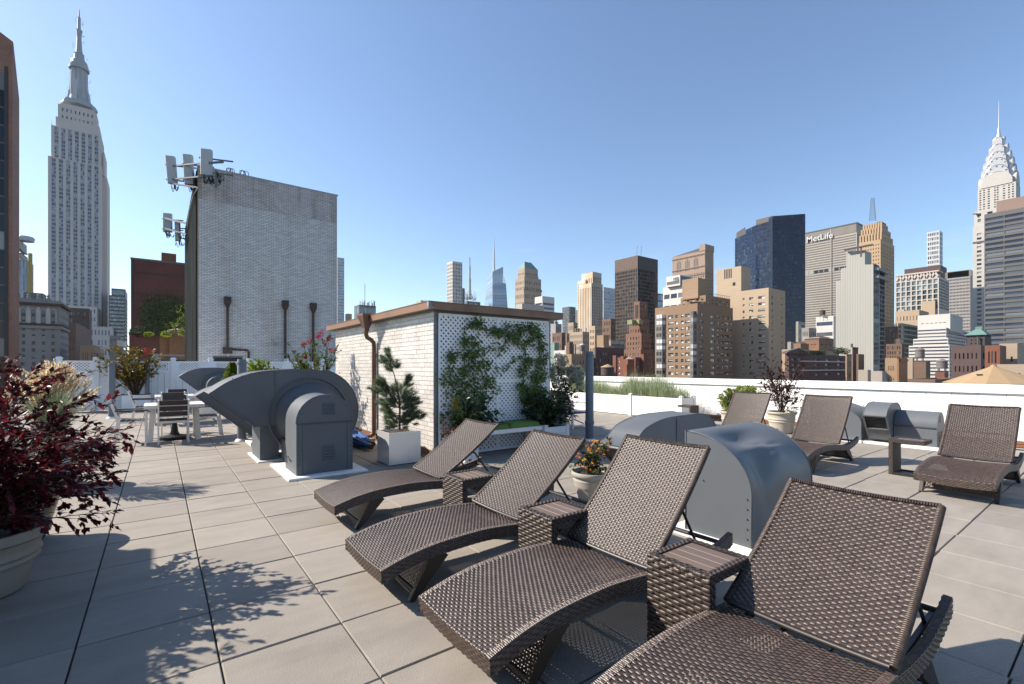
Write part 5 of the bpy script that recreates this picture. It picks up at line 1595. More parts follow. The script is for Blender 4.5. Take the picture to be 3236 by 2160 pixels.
# ------------------------------------------------------------------ the city beyond the parapet
EST = mat('sky scraper limestone', (.53, .475, .435), .75, .06, .08, k=1)
LIME = mat('grey limestone', (.40, .375, .35), .75, .1, .08)
BROWN = mat('brown brick', (.20, .125, .085), .85, .12, .25, stretch=(1, 1, 6))
DKBRN = mat('dark brown brick', (.115, .07, .055), .85, .15, .25)
REDBR = mat('red brick', (.24, .095, .06), .85, .14, .3)
TANBR = mat('tan brick', (.40, .27, .17), .85, .1, .2, stretch=(1, 1, 5))
BEIGE2 = mat('beige brick', (.56, .43, .30), .8, .06, .15, stretch=(1, 1, 5))
SAND = mat('sand stone', (.46, .36, .265), .8, .1, .12)
DECO = mat('golden terracotta', (.56, .39, .23), .75, .1, .1)
GREYST = mat('grey stone', (.36, .34, .31), .85, .15, .15)
WHITEB = mat('white glazed wall', (.72, .69, .65), .6, .06, .1)
CONC = mat('grey concrete panel', (.50, .49, .44), .7, .05, .3, stretch=(1, 1, .1))
BRONZE = mat('bronze mullion', (.06, .045, .038), .45, .1, .1)
DKGREY = mat('dark grey facade', (.10, .10, .105), .5, .1, .1)
METL = mat('precast concrete grid', (.47, .43, .38), .75, .06, .05)
STEELC = mat('stainless cladding', (.66, .65, .64), .32, .08, .06, metal=.35)
BLUEM = mat('blue black mullion', (.012, .018, .035), .3, .1, .1)
ALUM = mat('pale aluminium grid', (.62, .64, .66), .5, .05, .05)
TEAL = mat('copper green roof', (.16, .30, .26), .7, .12, .3)
PINKM = mat('ribbed penthouse panel', (.32, .22, .18), .7, .08, 2.0, stretch=(6, 6, .1))
ROOF = mat('grey roof membrane', (.30, .28, .26), .9, .15, .4)
G_DARK = glassmat('dark window glass', (.014, .018, .023), (.30, .30, .28), .22)
G_APT = glassmat('apartment windows', (.03, .035, .04), (.62, .61, .58), .42)
G_BLUE = glassmat('blue tower glass', (.006, .013, .035), (.03, .045, .08), .18, .05, .45)
G_SKY = glassmat('sky blue glass', (.10, .18, .27), (.32, .40, .48), .35, .06, 1.0)
G_TEAL = glassmat('teal glass', (.05, .085, .10), (.25, .33, .36), .3, .06, 1.0)
G_ESB = glassmat('office windows', (.05, .08, .13), (.36, .46, .54), .34, .1)
G_BRON = glassmat('bronze glass', (.020, .017, .016), (.14, .12, .11), .2, .06, .45)
G_STRIP = glassmat('strip windows', (.022, .032, .055), (.14, .16, .18), .3, .08)
FRM = mat('window frame paint', (.42, .40, .37), .6, .05, 2)
FRMD = mat('dark window frame', (.06, .06, .06), .5, .1, 2)

def bx(xl, xc, xr, D, case='W', mx=70):
    X, Y = xy(xc, D)
    if case == 'W':
        return [X, on_y(Y, xr), Y, min(on_x(X, xl), Y + mx)]
    return [on_y(Y, xl), X, Y, min(on_x(X, xr), Y + mx)]

def fpt(plane, c, a, z, d):
    if plane == 'S': return (a, c + d, z)
    if plane == 'W': return (c + d, a, z)
    return (c - d, a, z)

def facade(wall, glass, plane, c, a0, a1, z0, z1, n=6, rows=10, fw=.5, fh=.5, rec=.25, ml=.5, mr=.5, mt=1.0, mb=.3, pos=None, panes=False, parts=None, fr=None, skip=None):
    """wall with recessed openings and panes; parts = root to which every window becomes a part of its own"""
    if plane == 'S': pass
    flip = plane == 'W'
    def q(pts, mbd, m=0):
        mbd.poly([fpt(plane, c, *p) for p in (pts if not flip else pts[::-1])], m)
    lo, hi = z0 + mb, z1 - mt
    rh = (hi - lo) / rows
    if pos is None:
        cw = (a1 - ml if False else (a1 - mr) - (a0 + ml)) / n
        pos = [(a0 + ml + cw * (i + .5 - fw / 2), a0 + ml + cw * (i + .5 + fw / 2)) for i in range(n)]
    else:
        W_ = a1 - a0
        pos = [(a0 + W_ * u, a0 + W_ * v) for u, v in pos]
    if not panes:
        zz = z0
        for r in range(rows):
            w0 = lo + rh * (r + .5 - fh / 2); w1 = w0 + rh * fh
            q([(a0, zz, 0), (a1, zz, 0), (a1, w0, 0), (a0, w0, 0)], wall)
            x = a0
            for u, v in pos:
                q([(x, w0, 0), (u, w0, 0), (u, w1, 0), (x, w1, 0)], wall); x = v
                q([(u, w0, 0), (v, w0, 0), (v, w0, rec), (u, w0, rec)], wall)
                q([(u, w1, rec), (v, w1, rec), (v, w1, 0), (u, w1, 0)], wall)
                q([(u, w0, rec), (u, w1, rec), (u, w1, 0), (u, w0, 0)], wall)
                q([(v, w0, 0), (v, w1, 0), (v, w1, rec), (v, w0, rec)], wall)
            q([(x, w0, 0), (a1, w0, 0), (a1, w1, 0), (x, w1, 0)], wall)
            zz = w1
        q([(a0, zz, 0), (a1, zz, 0), (a1, z1, 0), (a0, z1, 0)], wall)
    meshes = {}
    for r in range(rows):
        w0 = lo + rh * (r + .5 - fh / 2); w1 = w0 + rh * fh
        for u, v in pos:
            if skip and skip(r, (u + v) / 2): pass
            if parts is not None:
                key = (round(v - u, 2), round(w1 - w0, 2))
                if key not in meshes:
                    meshes[key] = window_mesh(plane, v - u, w1 - w0, fr or FRM, glass)
                inst('window', meshes[key], parts, fpt(plane, c, u, w0, rec - .06))
            else:
                q([(u, w0, rec), (v, w0, rec), (v, w1, rec), (u, w1, rec)], glass)

def window_mesh(plane, w_, h, fr, gl):
    m = MB(); f = min(.09, w_ * .08)
    def q(pts, mi):
        pts = [fpt(plane, 0, *p) for p in pts]
        m.poly(pts if plane != 'W' else pts[::-1], mi)
    rects = [(0, w_, 0, f), (0, w_, h - f, h), (0, f, f, h - f), (w_ - f, w_, f, h - f), (f, w_ - f, h * .5 - f * .4, h * .5 + f * .4)]
    if w_ > 1.3: rects.append((w_ / 2 - f * .5, w_ / 2 + f * .5, f, h - f))
    for a, b, c, d in rects: q([(a, c, 0), (b, c, 0), (b, d, 0), (a, d, 0)], 0)
    for c, d in ((f, h * .5), (h * .5, h - f)):
        if w_ > 1.3:
            q([(f, c, .04), (w_ / 2, c, .04), (w_ / 2, d, .04), (f, d, .04)], 1); q([(w_ / 2, c, .04), (w_ - f, c, .04), (w_ - f, d, .04), (w_ / 2, d, .04)], 1)
        else: q([(f, c, .04), (w_ - f, c, .04), (w_ - f, d, .04), (f, d, .04)], 1)
    return m.mesh('window', [fr, gl])

def vol(root, b, z0, z1, wm, gm=None, S_=None, W_=None, E_=None, name='wall', zb=-9, roof=None, lip=.5):
    x0, x1, y0, y1 = b
    m, g = MB(), MB()
    zb = max(z0, zb)
    for plane, spec, c, a0, a1 in (('S', S_, y0, x0, x1), ('W', W_, x0, y0, y1), ('E', E_, x1, y0, y1)):
        base = [fpt(plane, c, a0, z0, 0), fpt(plane, c, a1, z0, 0), fpt(plane, c, a1, zb, 0), fpt(plane, c, a0, zb, 0)]
        if spec is None:
            base[2] = fpt(plane, c, a1, z1, 0); base[3] = fpt(plane, c, a0, z1, 0)
            m.poly(base if plane != 'W' else base[::-1])
        else:
            if zb > z0: m.poly(base if plane != 'W' else base[::-1])
            sp = dict(spec); pr = sp.pop('parts', None)
            if pr: facade(m, gm, plane, c, a0, a1, zb, z1, parts=root, **sp)
            else: facade(m, g, plane, c, a0, a1, zb, z1, **sp)
    m.poly([(x1, y1, z0), (x0, y1, z0), (x0, y1, z1), (x1, y1, z1)])
    t = min(.4, (x1 - x0) * .1)
    for a in ((x0, x1, y0, y0 + t), (x0, x1, y1 - t, y1), (x0, x0 + t, y0 + t, y1 - t), (x1 - t, x1, y0 + t, y1 - t)):
        m.poly([(a[0], a[2], z1), (a[1], a[2], z1), (a[1], a[3], z1), (a[0], a[3], z1)])
    for p in (((x0 + t, y0 + t), (x0 + t, y1 - t)), ((x0 + t, y1 - t), (x1 - t, y1 - t)), ((x1 - t, y1 - t), (x1 - t, y0 + t)), ((x1 - t, y0 + t), (x0 + t, y0 + t))):
        (ax, ay), (bx_, by_) = p
        m.poly([(ax, ay, z1 - lip), (bx_, by_, z1 - lip), (bx_, by_, z1), (ax, ay, z1)])
    m.build(name, wm, root)
    r = MB(); r.poly([(x0 + t, y0 + t, z1 - lip), (x1 - t, y0 + t, z1 - lip), (x1 - t, y1 - t, z1 - lip), (x0 + t, y1 - t, z1 - lip)]); r.build('roof', roof or ROOF, root)
    if g.f: g.build('windows', gm, root, kind='stuff')

def bld(name, lab, b, cat='building', group=None):
    return thing(name, lab, cat, ((b[0]), (b[2]), 0), group)

_cr = random.Random(31)
def clutter(t, b, z, wm):
    """bulkheads, fans and pipes on a flat roof"""
    w_, d_ = b[1] - b[0], min(b[3] - b[2], 25)
    if w_ < 6 or d_ < 6: return
    for k in range(_cr.randint(1, 3)):
        bw_, bd, h = w_ * _cr.uniform(.12, .3), d_ * _cr.uniform(.12, .3), _cr.uniform(1.2, 4.2)
        x = _cr.uniform(b[0] + 1, b[1] - bw_ - 1); y = _cr.uniform(b[2] + 1, b[2] + d_ - bd - 1)
        boxpart(t, 'roof_bulkhead', [x, x + bw_, y, y + bd], z - .5, z + h, _cr.choice((wm, CONC, DKGREY, BROWN)))
    m = MB()
    for k in range(_cr.randint(2, 5)):
        x, y, h = _cr.uniform(b[0] + 1, b[1] - 1), _cr.uniform(b[2] + .6, b[2] + d_ * .6), _cr.uniform(1.2, 3.2)
        m.lathe([(.18, z - .5), (.18, z + h), (.3, z + h), (.3, z + h + .25)], (x, y, 0), 6)
    m.build('roof_vents', DKGREY, t, kind='stuff')
def simple(name, lab, xl, xc, xr, yt, D, wm, gm, S_=None, W_=None, E_=None, case='W', mx=60, zb=-9, roof=None, cat='building'):
    b = bx(xl, xc, xr, D, case, mx); z = zof(yt, D)
    t = bld(name, lab, b, cat)
    vol(t, b, -60, z, wm, gm, S_, W_, E_, zb=zb, roof=roof)
    if case == 'W' and D < 480 and gm is not None and yt > 950: clutter(t, b, z, wm)
    return t, b, z
def W(n, rows, fw=.5, fh=.5, **k): return dict(n=n, rows=rows, fw=fw, fh=fh, **k)
def boxpart(root, name, b, z0, z1, m_, inset=0):
    m = MB(); m.box(b[0] + inset, b[1] - inset, b[2] + inset, b[3] - inset, z0, z1); return m.build(name, m_, root)
def text(root, s, plane, x, y, z, size, m_, name='lettering', ext=.3, off=.0):
    cu = bpy.data.curves.new(name, 'FONT'); cu.body = s; cu.size = size; cu.extrude = ext; cu.offset = off; cu.materials.append(m_)
    o = bpy.data.objects.new(name, cu); COL.objects.link(o); o.parent = root
    g = ORG[root.name]; o.location = (x - g[0], y - g[1], z - g[2]); ORG[o.name] = g
    if plane == 'W': o.rotation_euler = Matrix(((0, 0, -1), (-1, 0, 0), (0, 1, 0))).to_euler()
    else: o.rotation_euler = (R(90), 0, 0)
    bpy.context.view_layer.update()
    me = bpy.data.meshes.new_from_object(o); o2 = bpy.data.objects.new(name, me); COL.objects.link(o2); o2.parent = root; o2.location = o.location; o2.rotation_euler = o.rotation_euler; o2['kind'] = 'stuff'
    bpy.data.objects.remove(o)
    return o2
WOODT = mat('water tank wood', (.12, .085, .065), .85, .2, 2, stretch=(6, 6, .3))
def tank(lab, x, yt, yb, D, wpx, legs=2.0, wood=None, roofm=None):
    X, Y = xy(x, D); r = wpx * D / F / 2; zt, z0 = zof(yt, D), zof(yb, D)
    t = thing('water_tank', lab, 'water tank', (X, Y, z0), 'rooftop water tanks')
    h = zt - z0
    m = MB(); m.lathe([(r, z0 + .22 * h), (r * .97, z0 + .78 * h)], (X, Y, 0), 20); m.build('tub', wood or WOODT, t, smooth=40)
    m = MB()
    for k in range(3): m.lathe([(r * 1.012, z0 + h * (.3 + .18 * k)), (r * 1.012, z0 + h * (.3 + .18 * k) + h * .015)], (X, Y, 0), 20, cap=False)
    m.build('hoop', BLACK, t)
    m = MB(); m.lathe([(r * 1.08, z0 + .775 * h), (r * 1.05, z0 + .80 * h), (.02, zt)], (X, Y, 0), 20); m.build('tank_roof', roofm or WOODT, t, smooth=40)
    m = MB()
    for a in range(4): m.bar((X + r * .8 * math.cos(a * 1.57 + .78), Y + r * .8 * math.sin(a * 1.57 + .78), z0 - legs), (X + r * .8 * math.cos(a * 1.57 + .78), Y + r * .8 * math.sin(a * 1.57 + .78), z0 + .22 * h), .15, .15)
    m.build('stand', FRMD, t)
    return t

# ---- far left: brick tower with bevelled top
b = bx(-260, 40, 61, 46, 'E', 9)
t = bld('brick_highrise', 'red brown brick high rise cut off by the left edge of the picture', b)
z1, z2 = zof(130, 46), zof(272, 46)
m = MB(); x0, x1, y0, y1 = b
m.poly([(x0, y0, -60), (x1, y0, -60), (x1, y0, z1), (x0, y0, z1 + 4)])
yc = y1
m.poly([(x1, y0, -60), (x1, y1, -60), (x1, y1, z2), (x1, y0 + (y1 - y0) * .12, z1)]); m.poly([(x1, y0, -60), (x1, y0 + (y1 - y0) * .12, z1), (x1, y0, z1)])
m.poly([(x0, y0, z1 + 4), (x1, y0, z1), (x1, y0 + (y1 - y0) * .12, z1), (x0, y1, z1 + 3)]); m.poly([(x1, y0 + (y1 - y0) * .12, z1), (x1, y1, z2), (x0, y1, z1 + 3)]); m.poly([(x1, y1, -60), (x0, y1, -60), (x0, y1, z1 + 3), (x1, y1, z2)])
m.build('wall', brickmat('red brown brickwork', (.52, .25, .155), (.22, .13, .10), .25, .09, .008), t)
xg = on_y(y0, 14)
for i in range(28):
    z = -6 + i * 1.72
    if z + 1.5 > zof(215, 46): break
    m = MB(); m.poly([(x0 + 1, y0 - .02, z), (xg, y0 - .02, z), (xg, y0 - .02, z + 1.62), (x0 + 1, y0 - .02, z + 1.62)]); m.build('window', G_DARK, t)
m = MB(); m.box(xg, xg + .25, y0 - .08, y0 - .001, -10, zof(215, 46)); m.build('mullion', BRONZE, t)

# ---- construction tower with blue glass
t, b, z = simple('glass_tower', 'blue glass tower with raw concrete top and yellow hoist behind the ornate building', 40, 86, 106, 820, 350, CONC, G_SKY, S_=W(7, 16, .92, .9, rec=.2, mt=.5), E_=W(3, 16, .3, .6), case='E')
b2 = [b[0] + 2, b[1] - 3, b[2] + 1, b[3] - 1]
for k, (ya, yb) in enumerate(((812, 800), (790, 760))): boxpart(t, 'concrete_core', [b2[0] + k * 2, b2[1] - k * 1.5, b2[2], b2[3]], zof(ya, 350), zof(yb, 350), CONC)
for yy in (803, 790): boxpart(t, 'slab', b2, zof(yy, 350), zof(yy, 350) + .8, CONC)
m = MB(); Xh, Yh = xy(96, 349); m.box(Xh - 1, Xh + 1, Yh - 1, Yh + 1, -20, zof(800, 349)); m.build('hoist_mast', mat('yellow hoist', (.55, .38, .06), .6), t)
m = MB(); Xh, Yh = xy(79, 352); m.lathe([(5, zof(762, 352)), (5.4, zof(752, 352)), (4.4, zof(747, 352))], (Xh, Yh, 0), 16); m.build('cooling_drum', ALUM, t)

# ---- the tallest tower on the left
t = thing('setback_skyscraper', 'tall grey limestone skyscraper with stepped crown and slender antenna mast', 'skyscraper', (-60, 668, 0))
D = 505
X1, Y0 = xy(321, D)
def exb(xl, xr, dy=0, dp=25):
    return [on_y(Y0 + dy, xl), on_y(Y0 + dy, xr), Y0 + dy, Y0 + dy + dp]
pairs = []
for i in range(7):
    c_ = (i + .5) / 7 * .93 + .035; pairs += [(c_ - .034, c_ - .004), (c_ + .004, c_ + .034)]
sp = mat('grey aluminium spandrel', (.27, .29, .33), .45, .1, .1, k=1)
def esb(b, z0, z1, rows, zb=None, epos=4):
    m, s_, g = MB(), MB(), MB()
    x0, x1, y0, y1 = b
    facade(m, s_, 'S', y0, x0, x1, z0, z1, rows=1, fh=1.0, mt=1.2, mb=.2, rec=.7, pos=[(pairs[2 * i][0] - .004, pairs[2 * i + 1][1] + .004) for i in range(7)])
    facade(m, g, 'S', y0, x0, x1, z0, z1, rows=rows, fh=.52, mt=1.4, mb=.4, rec=.6, pos=pairs, panes=True)
    facade(m, g, 'E', x1, y0, y1, z0, z1, n=epos, rows=rows, fw=.3, fh=.5, mt=1.4, rec=.5)
    m.poly([(x0, y1, z0), (x0, y0, z0), (x0, y0, z1), (x0, y1, z1)]); m.poly([(x0, y0, z1), (x1, y0, z1), (x1, y1, z1), (x0, y1, z1)]); m.poly([(x1, y1, z0), (x0, y1, z0), (x0, y1, z1), (x1, y1, z1)])
    m.build('wall', EST, t); s_.build('spandrel', sp, t, kind='stuff'); g.build('windows', G_ESB, t, kind='stuff')
zt1 = zof(523.4, D); zt2 = zof(424, D)
esb(exb(151.5, 321, 0, 40), -30, zt1, 60)
esb(exb(161.6, 320, 4, 34), zt1, zt2, 8)
boxpart(t, 'side_wing', [X1, on_y(Y0 + 13, 338), Y0 + 13, Y0 + 52], -60, zof(545, 505), EST)
boxpart(t, 'side_wing', [X1, on_y(Y0 + 9, 330), Y0 + 9, Y0 + 40], zof(545, 505), zof(470, 505), EST)
b = exb(183, 305, 8, 24); vol(t, b, zt2 - .2, zof(350, D), EST, G_DARK, S_=W(8, 3, .3, .45, rec=.5, ml=2, mr=2), name='crown_block', zb=zt2)
b = exb(176, 314, 7, 26); boxpart(t, 'crown_step', b, zt2 - .1, zof(392, D), EST)
b = exb(191, 299, 9, 22); boxpart(t, 'crown_step', b, zof(350, D), zof(343, D), EST)
MAST = mat('mast aluminium', (.42, .46, .49), .4, .12, .2)
Xm, Ym = xy(250, D + 10)
DM = D + 10
def zz_(y): return zof(y, DM)
m = MB(); m.lathe([(15.5, zz_(343)), (15.2, zz_(334)), (14, zz_(333)), (14, zz_(328)), (12.5, zz_(327))], (Xm, Ym, 0), 8); m.build('mast_deck', MAST, t)
m = MB(); m.lathe([(8.6, zz_(328)), (7.2, zz_(300)), (6.6, zz_(225)), (6.8, zz_(220))], (Xm, Ym, 0), 24); m.build('mast', MAST, t, smooth=40)
m = MB()
for a in range(4):
    an = R(45 + 90 * a + 30)
    c_, s2 = math.cos(an), math.sin(an)
    for rr, za, zb_ in ((11.5, 328, 290), (9.5, 328, 262), (8.2, 328, 228)): m.bar((Xm + c_ * rr * .8, Ym + s2 * rr * .8, zz_(za)), (Xm + c_ * rr * .66, Ym + s2 * rr * .66, zz_(zb_)), 3.0, 2.0)
m.build('mast_wing', ALUM, t)
m = MB()
for k in range(12):
    an = 2 * math.pi * k / 12; m.bar((Xm + 7.4 * math.cos(an), Ym + 7.4 * math.sin(an), zz_(318)), (Xm + 6.75 * math.cos(an), Ym + 6.75 * math.sin(an), zz_(228)), .7, .7)
m.build('mast_rib', ALUM, t)
m = MB(); m.lathe([(8.6, zz_(222)), (8.6, zz_(214)), (7.6, zz_(212)), (7.8, zz_(206)), (7.0, zz_(203)), (7.0, zz_(197)), (5.2, zz_(190)), (4.4, zz_(186))], (Xm, Ym, 0), 24); m.build('mast_dome', MAST, t, smooth=40)
m = MB(); m.lathe([(4.6, zz_(186)), (4.2, zz_(172)), (4.6, zz_(171)), (2.9, zz_(168)), (2.5, zz_(150)), (2.0, zz_(120)), (2.7, zz_(98)), (2.9, zz_(95)), (1.5, zz_(94)), (1.4, zz_(55)), (.8, zz_(54)), (.5, zz_(35)), (.25, zz_(28))], (Xm, Ym, 0), 8); m.build('antenna_mast', MAST, t)
m = MB(); er = random.Random(5)
for k in range(46):
    y = er.uniform(60, 330); rr = np.interp(y, [60, 170, 200, 330], [2.2, 4.5, 8.2, 9.5]); an = er.uniform(0, 6.283)
    p = Vector((Xm + rr * math.cos(an), Ym + rr * math.sin(an), zz_(y))); m.bar(p, p + Vector((math.cos(an) * 1.3, math.sin(an) * 1.3, er.uniform(0, 2.5))), .3, .3)
for p in ((183, 392), (164, 398), (290, 345), (210, 328)):
    q = at(p[0], p[1], D + 6); m.bar((q[0], q[1], q[2] - 1), (q[0], q[1], q[2] + 6), .3, .3)
m.build('aerials', MAST, t, kind='stuff')
vol(t, [on_y(Y0 - 30, 214), on_y(Y0 - 30, 306), Y0 - 30, Y0 - .2], -60, zof(969, 480), EST, G_ESB, S_=W(9, 9, .45, .5), E_=W(4, 9, .4, .5), name='lower_wing')
vol(t, [on_y(Y0 - 60, 283), on_y(Y0 - 60, 352), Y0 - 60, Y0 - 31], -60, zof(1030, 455), EST, G_ESB, S_=W(6, 5, .4, .5), name='lower_wing')

# ---- ornate old building, left
b = bx(-120, 190, 216.5, 150, 'E', 40)
t = bld('ornate_building', 'dark old ornate stone building with arched top windows behind the red shrub', b)
zt = zof(962, 150)
vol(t, b, -60, zt, GREYST, G_DARK, E_=W(6, 9, .4, .5, rec=.3, parts=True, mt=2.6), S_=W(9, 9, .36, .52, rec=.35, parts=True, mt=2.6), zb=zof(1185, 150))
PALE = mat('pale stone trim', (.66, .62, .56), .8, .15, .6)
x0, x1, y0, y1 = b
for yy, h, o, mm in ((1032, .8, .5, GREYST), (1026, .35, .7, DKBRN), (962, .6, .9, DKBRN), (956, .5, .5, GREYST)):
    z = zof(yy, 150); boxpart(t, 'cornice', [x0, x1 + o, y0 - o, y1], z - h, z + .15, mm)
cw = (x1 - x0 - 1) / 9
for i in range(9):
    xc = x0 + .5 + cw * (i + .5)
    m = MB(); r_ = cw * .36; zs = zof(985, 150)
    o1 = [(xc - r_, zof(1022, 150))] + [(xc - r_ * math.cos(a), zs + r_ * math.sin(a)) for a in np.linspace(0, math.pi, 10)] + [(xc + r_, zof(1022, 150))]
    i1 = [(xc - r_ * .72, zof(1022, 150))] + [(xc - r_ * .72 * math.cos(a), zs + r_ * .72 * math.sin(a)) for a in np.linspace(0, math.pi, 10)] + [(xc + r_ * .72, zof(1022, 150))]
    for k in range(len(o1) - 1):
        pa, pb, pc_, pd = o1[k], o1[k + 1], i1[k + 1], i1[k]
        m.poly([(pa[0], y0 - .3, pa[1]), (pd[0], y0 - .3, pd[1]), (pc_[0], y0 - .3, pc_[1]), (pb[0], y0 - .3, pb[1])])
        m.poly([(pa[0], y0 - .3, pa[1]), (pb[0], y0 - .3, pb[1]), (pb[0], y0, pb[1]), (pa[0], y0, pa[1])]); m.poly([(pd[0], y0 - .3, pd[1]), (pd[0], y0, pd[1]), (pc_[0], y0, pc_[1]), (pc_[0], y0 - .3, pc_[1])])
    m.build('window_arch', PALE, t)
    m = MB(); xe = x0 + .5 + cw * i; m.box(xe - .35, xe + .35, y0 - .32, y0, zof(1024, 150), zof(974, 150)); m.build('pilaster', PALE, t)
    m = MB(); m.box(xe - .6, xe + .6, y0 - .2, y0 + .8, zt, zt + 1.6); m.lathe([(.5, zt + 1.6), (.3, zt + 2.0), (.45, zt + 2.5), (.05, zt + 3.1)], (xe, y0 + .3, 0), 8); m.build('roof_urn', GREYST, t)
boxpart(t, 'balustrade', [x0, x1 + .2, y0 - .1, y0 + .4], zt, zt + 1.15, GREYST)
boxpart(t, 'roof_house', [x1 - 9.5, x1 - 5, y0 + 8, y0 + 14], zt, zof(933, 158), mat('roof shed', (.16, .16, .165), .7, .1, .5))

# ---- brown blocks right of it
simple('brown_block', 'narrow brown brick block with lit reflections right of the ornate building', 205, 240, 292, 1018, 190, BROWN, G_DARK, S_=W(5, 7, .3, .45), W_=W(3, 7, .4, .5), case='E', mx=50)
simple('brown_block', 'dark tall brown block with narrow windows in front of the grey skyscraper base', 212, 282, 290, 975, 300, DKBRN, G_DARK, S_=W(9, 10, .5, .55), case='E', mx=40)
simple('brown_block', 'low orange brown brick building above the white fence', 252, 300, 316, 1090, 150, TANBR, G_DARK, S_=W(5, 3, .3, .5), E_=W(4, 3, .4, .5), case='E', mx=50)
simple('brown_block', 'tan pier fronted building partly behind the flowering tree', 300, 316, 330, 1100, 220, SAND, G_DARK, S_=W(3, 4, .4, .6), E_=W(5, 4, .4, .5), case='E', mx=60)
t, b, z = simple('glass_tower', 'blue grey banded glass tower between the skyscraper and the red brick building', 344, 396, 409, 935, 500, DKGREY, G_TEAL, S_=W(9, 22, .96, .55, rec=.3, mt=.5), E_=W(5, 22, .96, .55), case='E', mx=45)
b2 = [on_y(b[2] + 1, 352), b[1], b[2] + 1, b[3] - 1]; vol(t, b2, z, zof(913, 500), DKGREY, G_TEAL, S_=W(1, 1, .96, .8, rec=.3), name='crown', zb=z)
simple('stone_block', 'grey stone block at the foot of the banded glass tower', 346, 382, 384, 1060, 330, GREYST, G_DARK, S_=W(6, 6, .4, .5), case='E', mx=30)
t, b, z = simple('white_block', 'white topped concrete block behind the flowering tree by the fence', 356, 390, 403, 1077, 200, mat('ochre concrete', (.36, .33, .27), .8), G_DARK, S_=W(3, 5, .3, .3), E_=W(1, 6, .9, .4), case='E', mx=30)
boxpart(t, 'plain_top', [on_y(b[2] - .1, 370), b[1] + .1, b[2] - .15, b[3]], zof(1094, 200), z + .2, WHITEB)

# ---- dark red brick building behind the tower
b = bx(414, 640, 700, 92, 'W', 14)
X0, Yc = xy(414, 92); b = [X0, on_y(Yc, 700), Yc, Yc + 14]
t = bld('red_brick_building', 'plain dark red brick building with ivy patch left of the white brick tower', b)
zt = zof(818, 92)
vol(t, b, -60, zt, brickmat('dark red brickwork', (.20, .062, .045), (.11, .05, .04), .3, .1, .008), None)
boxpart(t, 'parapet_coping', [b[0] - .1, b[1], b[2] - .12, b[2] + .3], zt, zt + .35, mat('grey coping stone', (.22, .2, .19), .8))
for yy in (857, 925):
    D_ = 92; boxpart(t, 'brick_band', [b[0] + .5, b[1], b[2] - .08, b[2]], zof(yy, D_) - .12, zof(yy, D_) + .12, DKBRN)
boxpart(t, 'brick_edge', [b[0] - .02, b[0] + .5, b[2] - .1, b[2]], -20, zt - .05, DKBRN)
bb = [on_y(b[2] + 3, 510), on_y(b[2] + 3, 557), b[2] + 3, b[2] + 8]
boxpart(t, 'penthouse', bb, zt - .5, zof(788, 95), REDBR)
iv = thing('wall_ivy', 'ivy spread over the lower wall of the dark red brick building', 'ivy', (b[0] + 8, b[2], 8)); 
m = MB(); er = random.Random(8)
for k in range(3600):
    x, y = er.gauss(520, 42), er.gauss(1000, 32)
    if not (440 < x < 600 and 930 < y < 1056): continue
    X = on_y(b[2], x); D_ = depth(X, b[2]); p = Vector((X, b[2] - er.uniform(.05, .3), zof(y, D_)))
    add_leaf(m, p, rv(er).normalized(), Vector((0, -1, 0)) + rv(er, .5), .42, .3)
m.build('foliage', leafmat('ivy leaves', (.08, .115, .04), (.13, .16, .07), .5, .15), iv, kind='stuff')
t2 = thing('terrace_wall', 'red and orange brick terrace wall with pillar below the ivy building', 'wall', (b[0], 60, 0))
Yw = xy(408, 62)[1]; xa, xb, xc, xd, xe = [on_y(Yw, x) for x in (408, 504, 535, 585, 640)]
zt = zof(1056, 62)
m = MB(); m.box(xa, xb, Yw, Yw + .5, -30, zt); m.build('dark_wall', brickmat('red terrace brick', (.28, .09, .06), (.14, .07, .05), .25, .08, .006), t2)
m = MB(); m.box(xb, xe, Yw + .05, Yw + .5, -30, zt - .1); m.build('orange_wall', brickmat('orange terrace brick', (.62, .27, .12), (.30, .17, .09), .25, .08, .01), t2)
m = MB(); m.box(xc, xd, Yw - .5, Yw + .04, -30, zof(1042, 62)); m.build('pillar', brickmat('orange terrace brick', (1, 1, 1), (1, 1, 1), 1, 1), t2)
m = MB(); m.box(xc - .15, xd + .15, Yw - .65, Yw + .2, zof(1042, 62), zof(1042, 62) + .18); m.lathe([(1.1, zof(1042, 62) + .18), (.1, zof(1032, 62))], ((xc + xd) / 2, Yw - .2, 0), 4); m.build('pillar_cap', PALE, t2)
m = MB(); m.box(xa - .05, xb, Yw - .06, Yw + .55, zt, zt + .15); m.box(xb + .01, xe, Yw - .06, Yw + .55, zt - .1, zt + .06); m.build('coping', DKBRN, t2)
def ball_hedge(name, lab, pts, lm_, n, L, er, cat='shrub'):
    h = thing(name, lab, cat, pts[0][0]); m = MB()
    for c, rx, rz in pts:
        for k in range(n):
            o = rv(er).normalized() * er.uniform(.75, 1.0); add_leaf(m, Vector(c) + Vector((o.x * rx, o.y * rx, o.z * rz)), o + rv(er, .8), rv(er), L, L * .55)
    m.build('foliage', lm_, h, kind='stuff'); return h
er = random.Random(9)
ball_hedge('clipped_hedge', 'dark clipped hedge on the red terrace wall', [(at(438, 1050, 63), .9, .85), (at(430, 1052, 63.5), .75, .75)], DARKG, 900, .16, er, 'hedge')
ball_hedge('low_shrub', 'low yellow green shrubs along the terrace wall', [(at(470, 1056, 62.6), .55, .3), (at(525, 1055, 62.6), .6, .4), (at(580, 1052, 62.6), .7, .4)], YELG, 260, .16, er)
tt = thing('terrace_tree', 'small bright yellow green tree on the terrace beside the white brick tower', 'tree', at(570, 1050, 63))
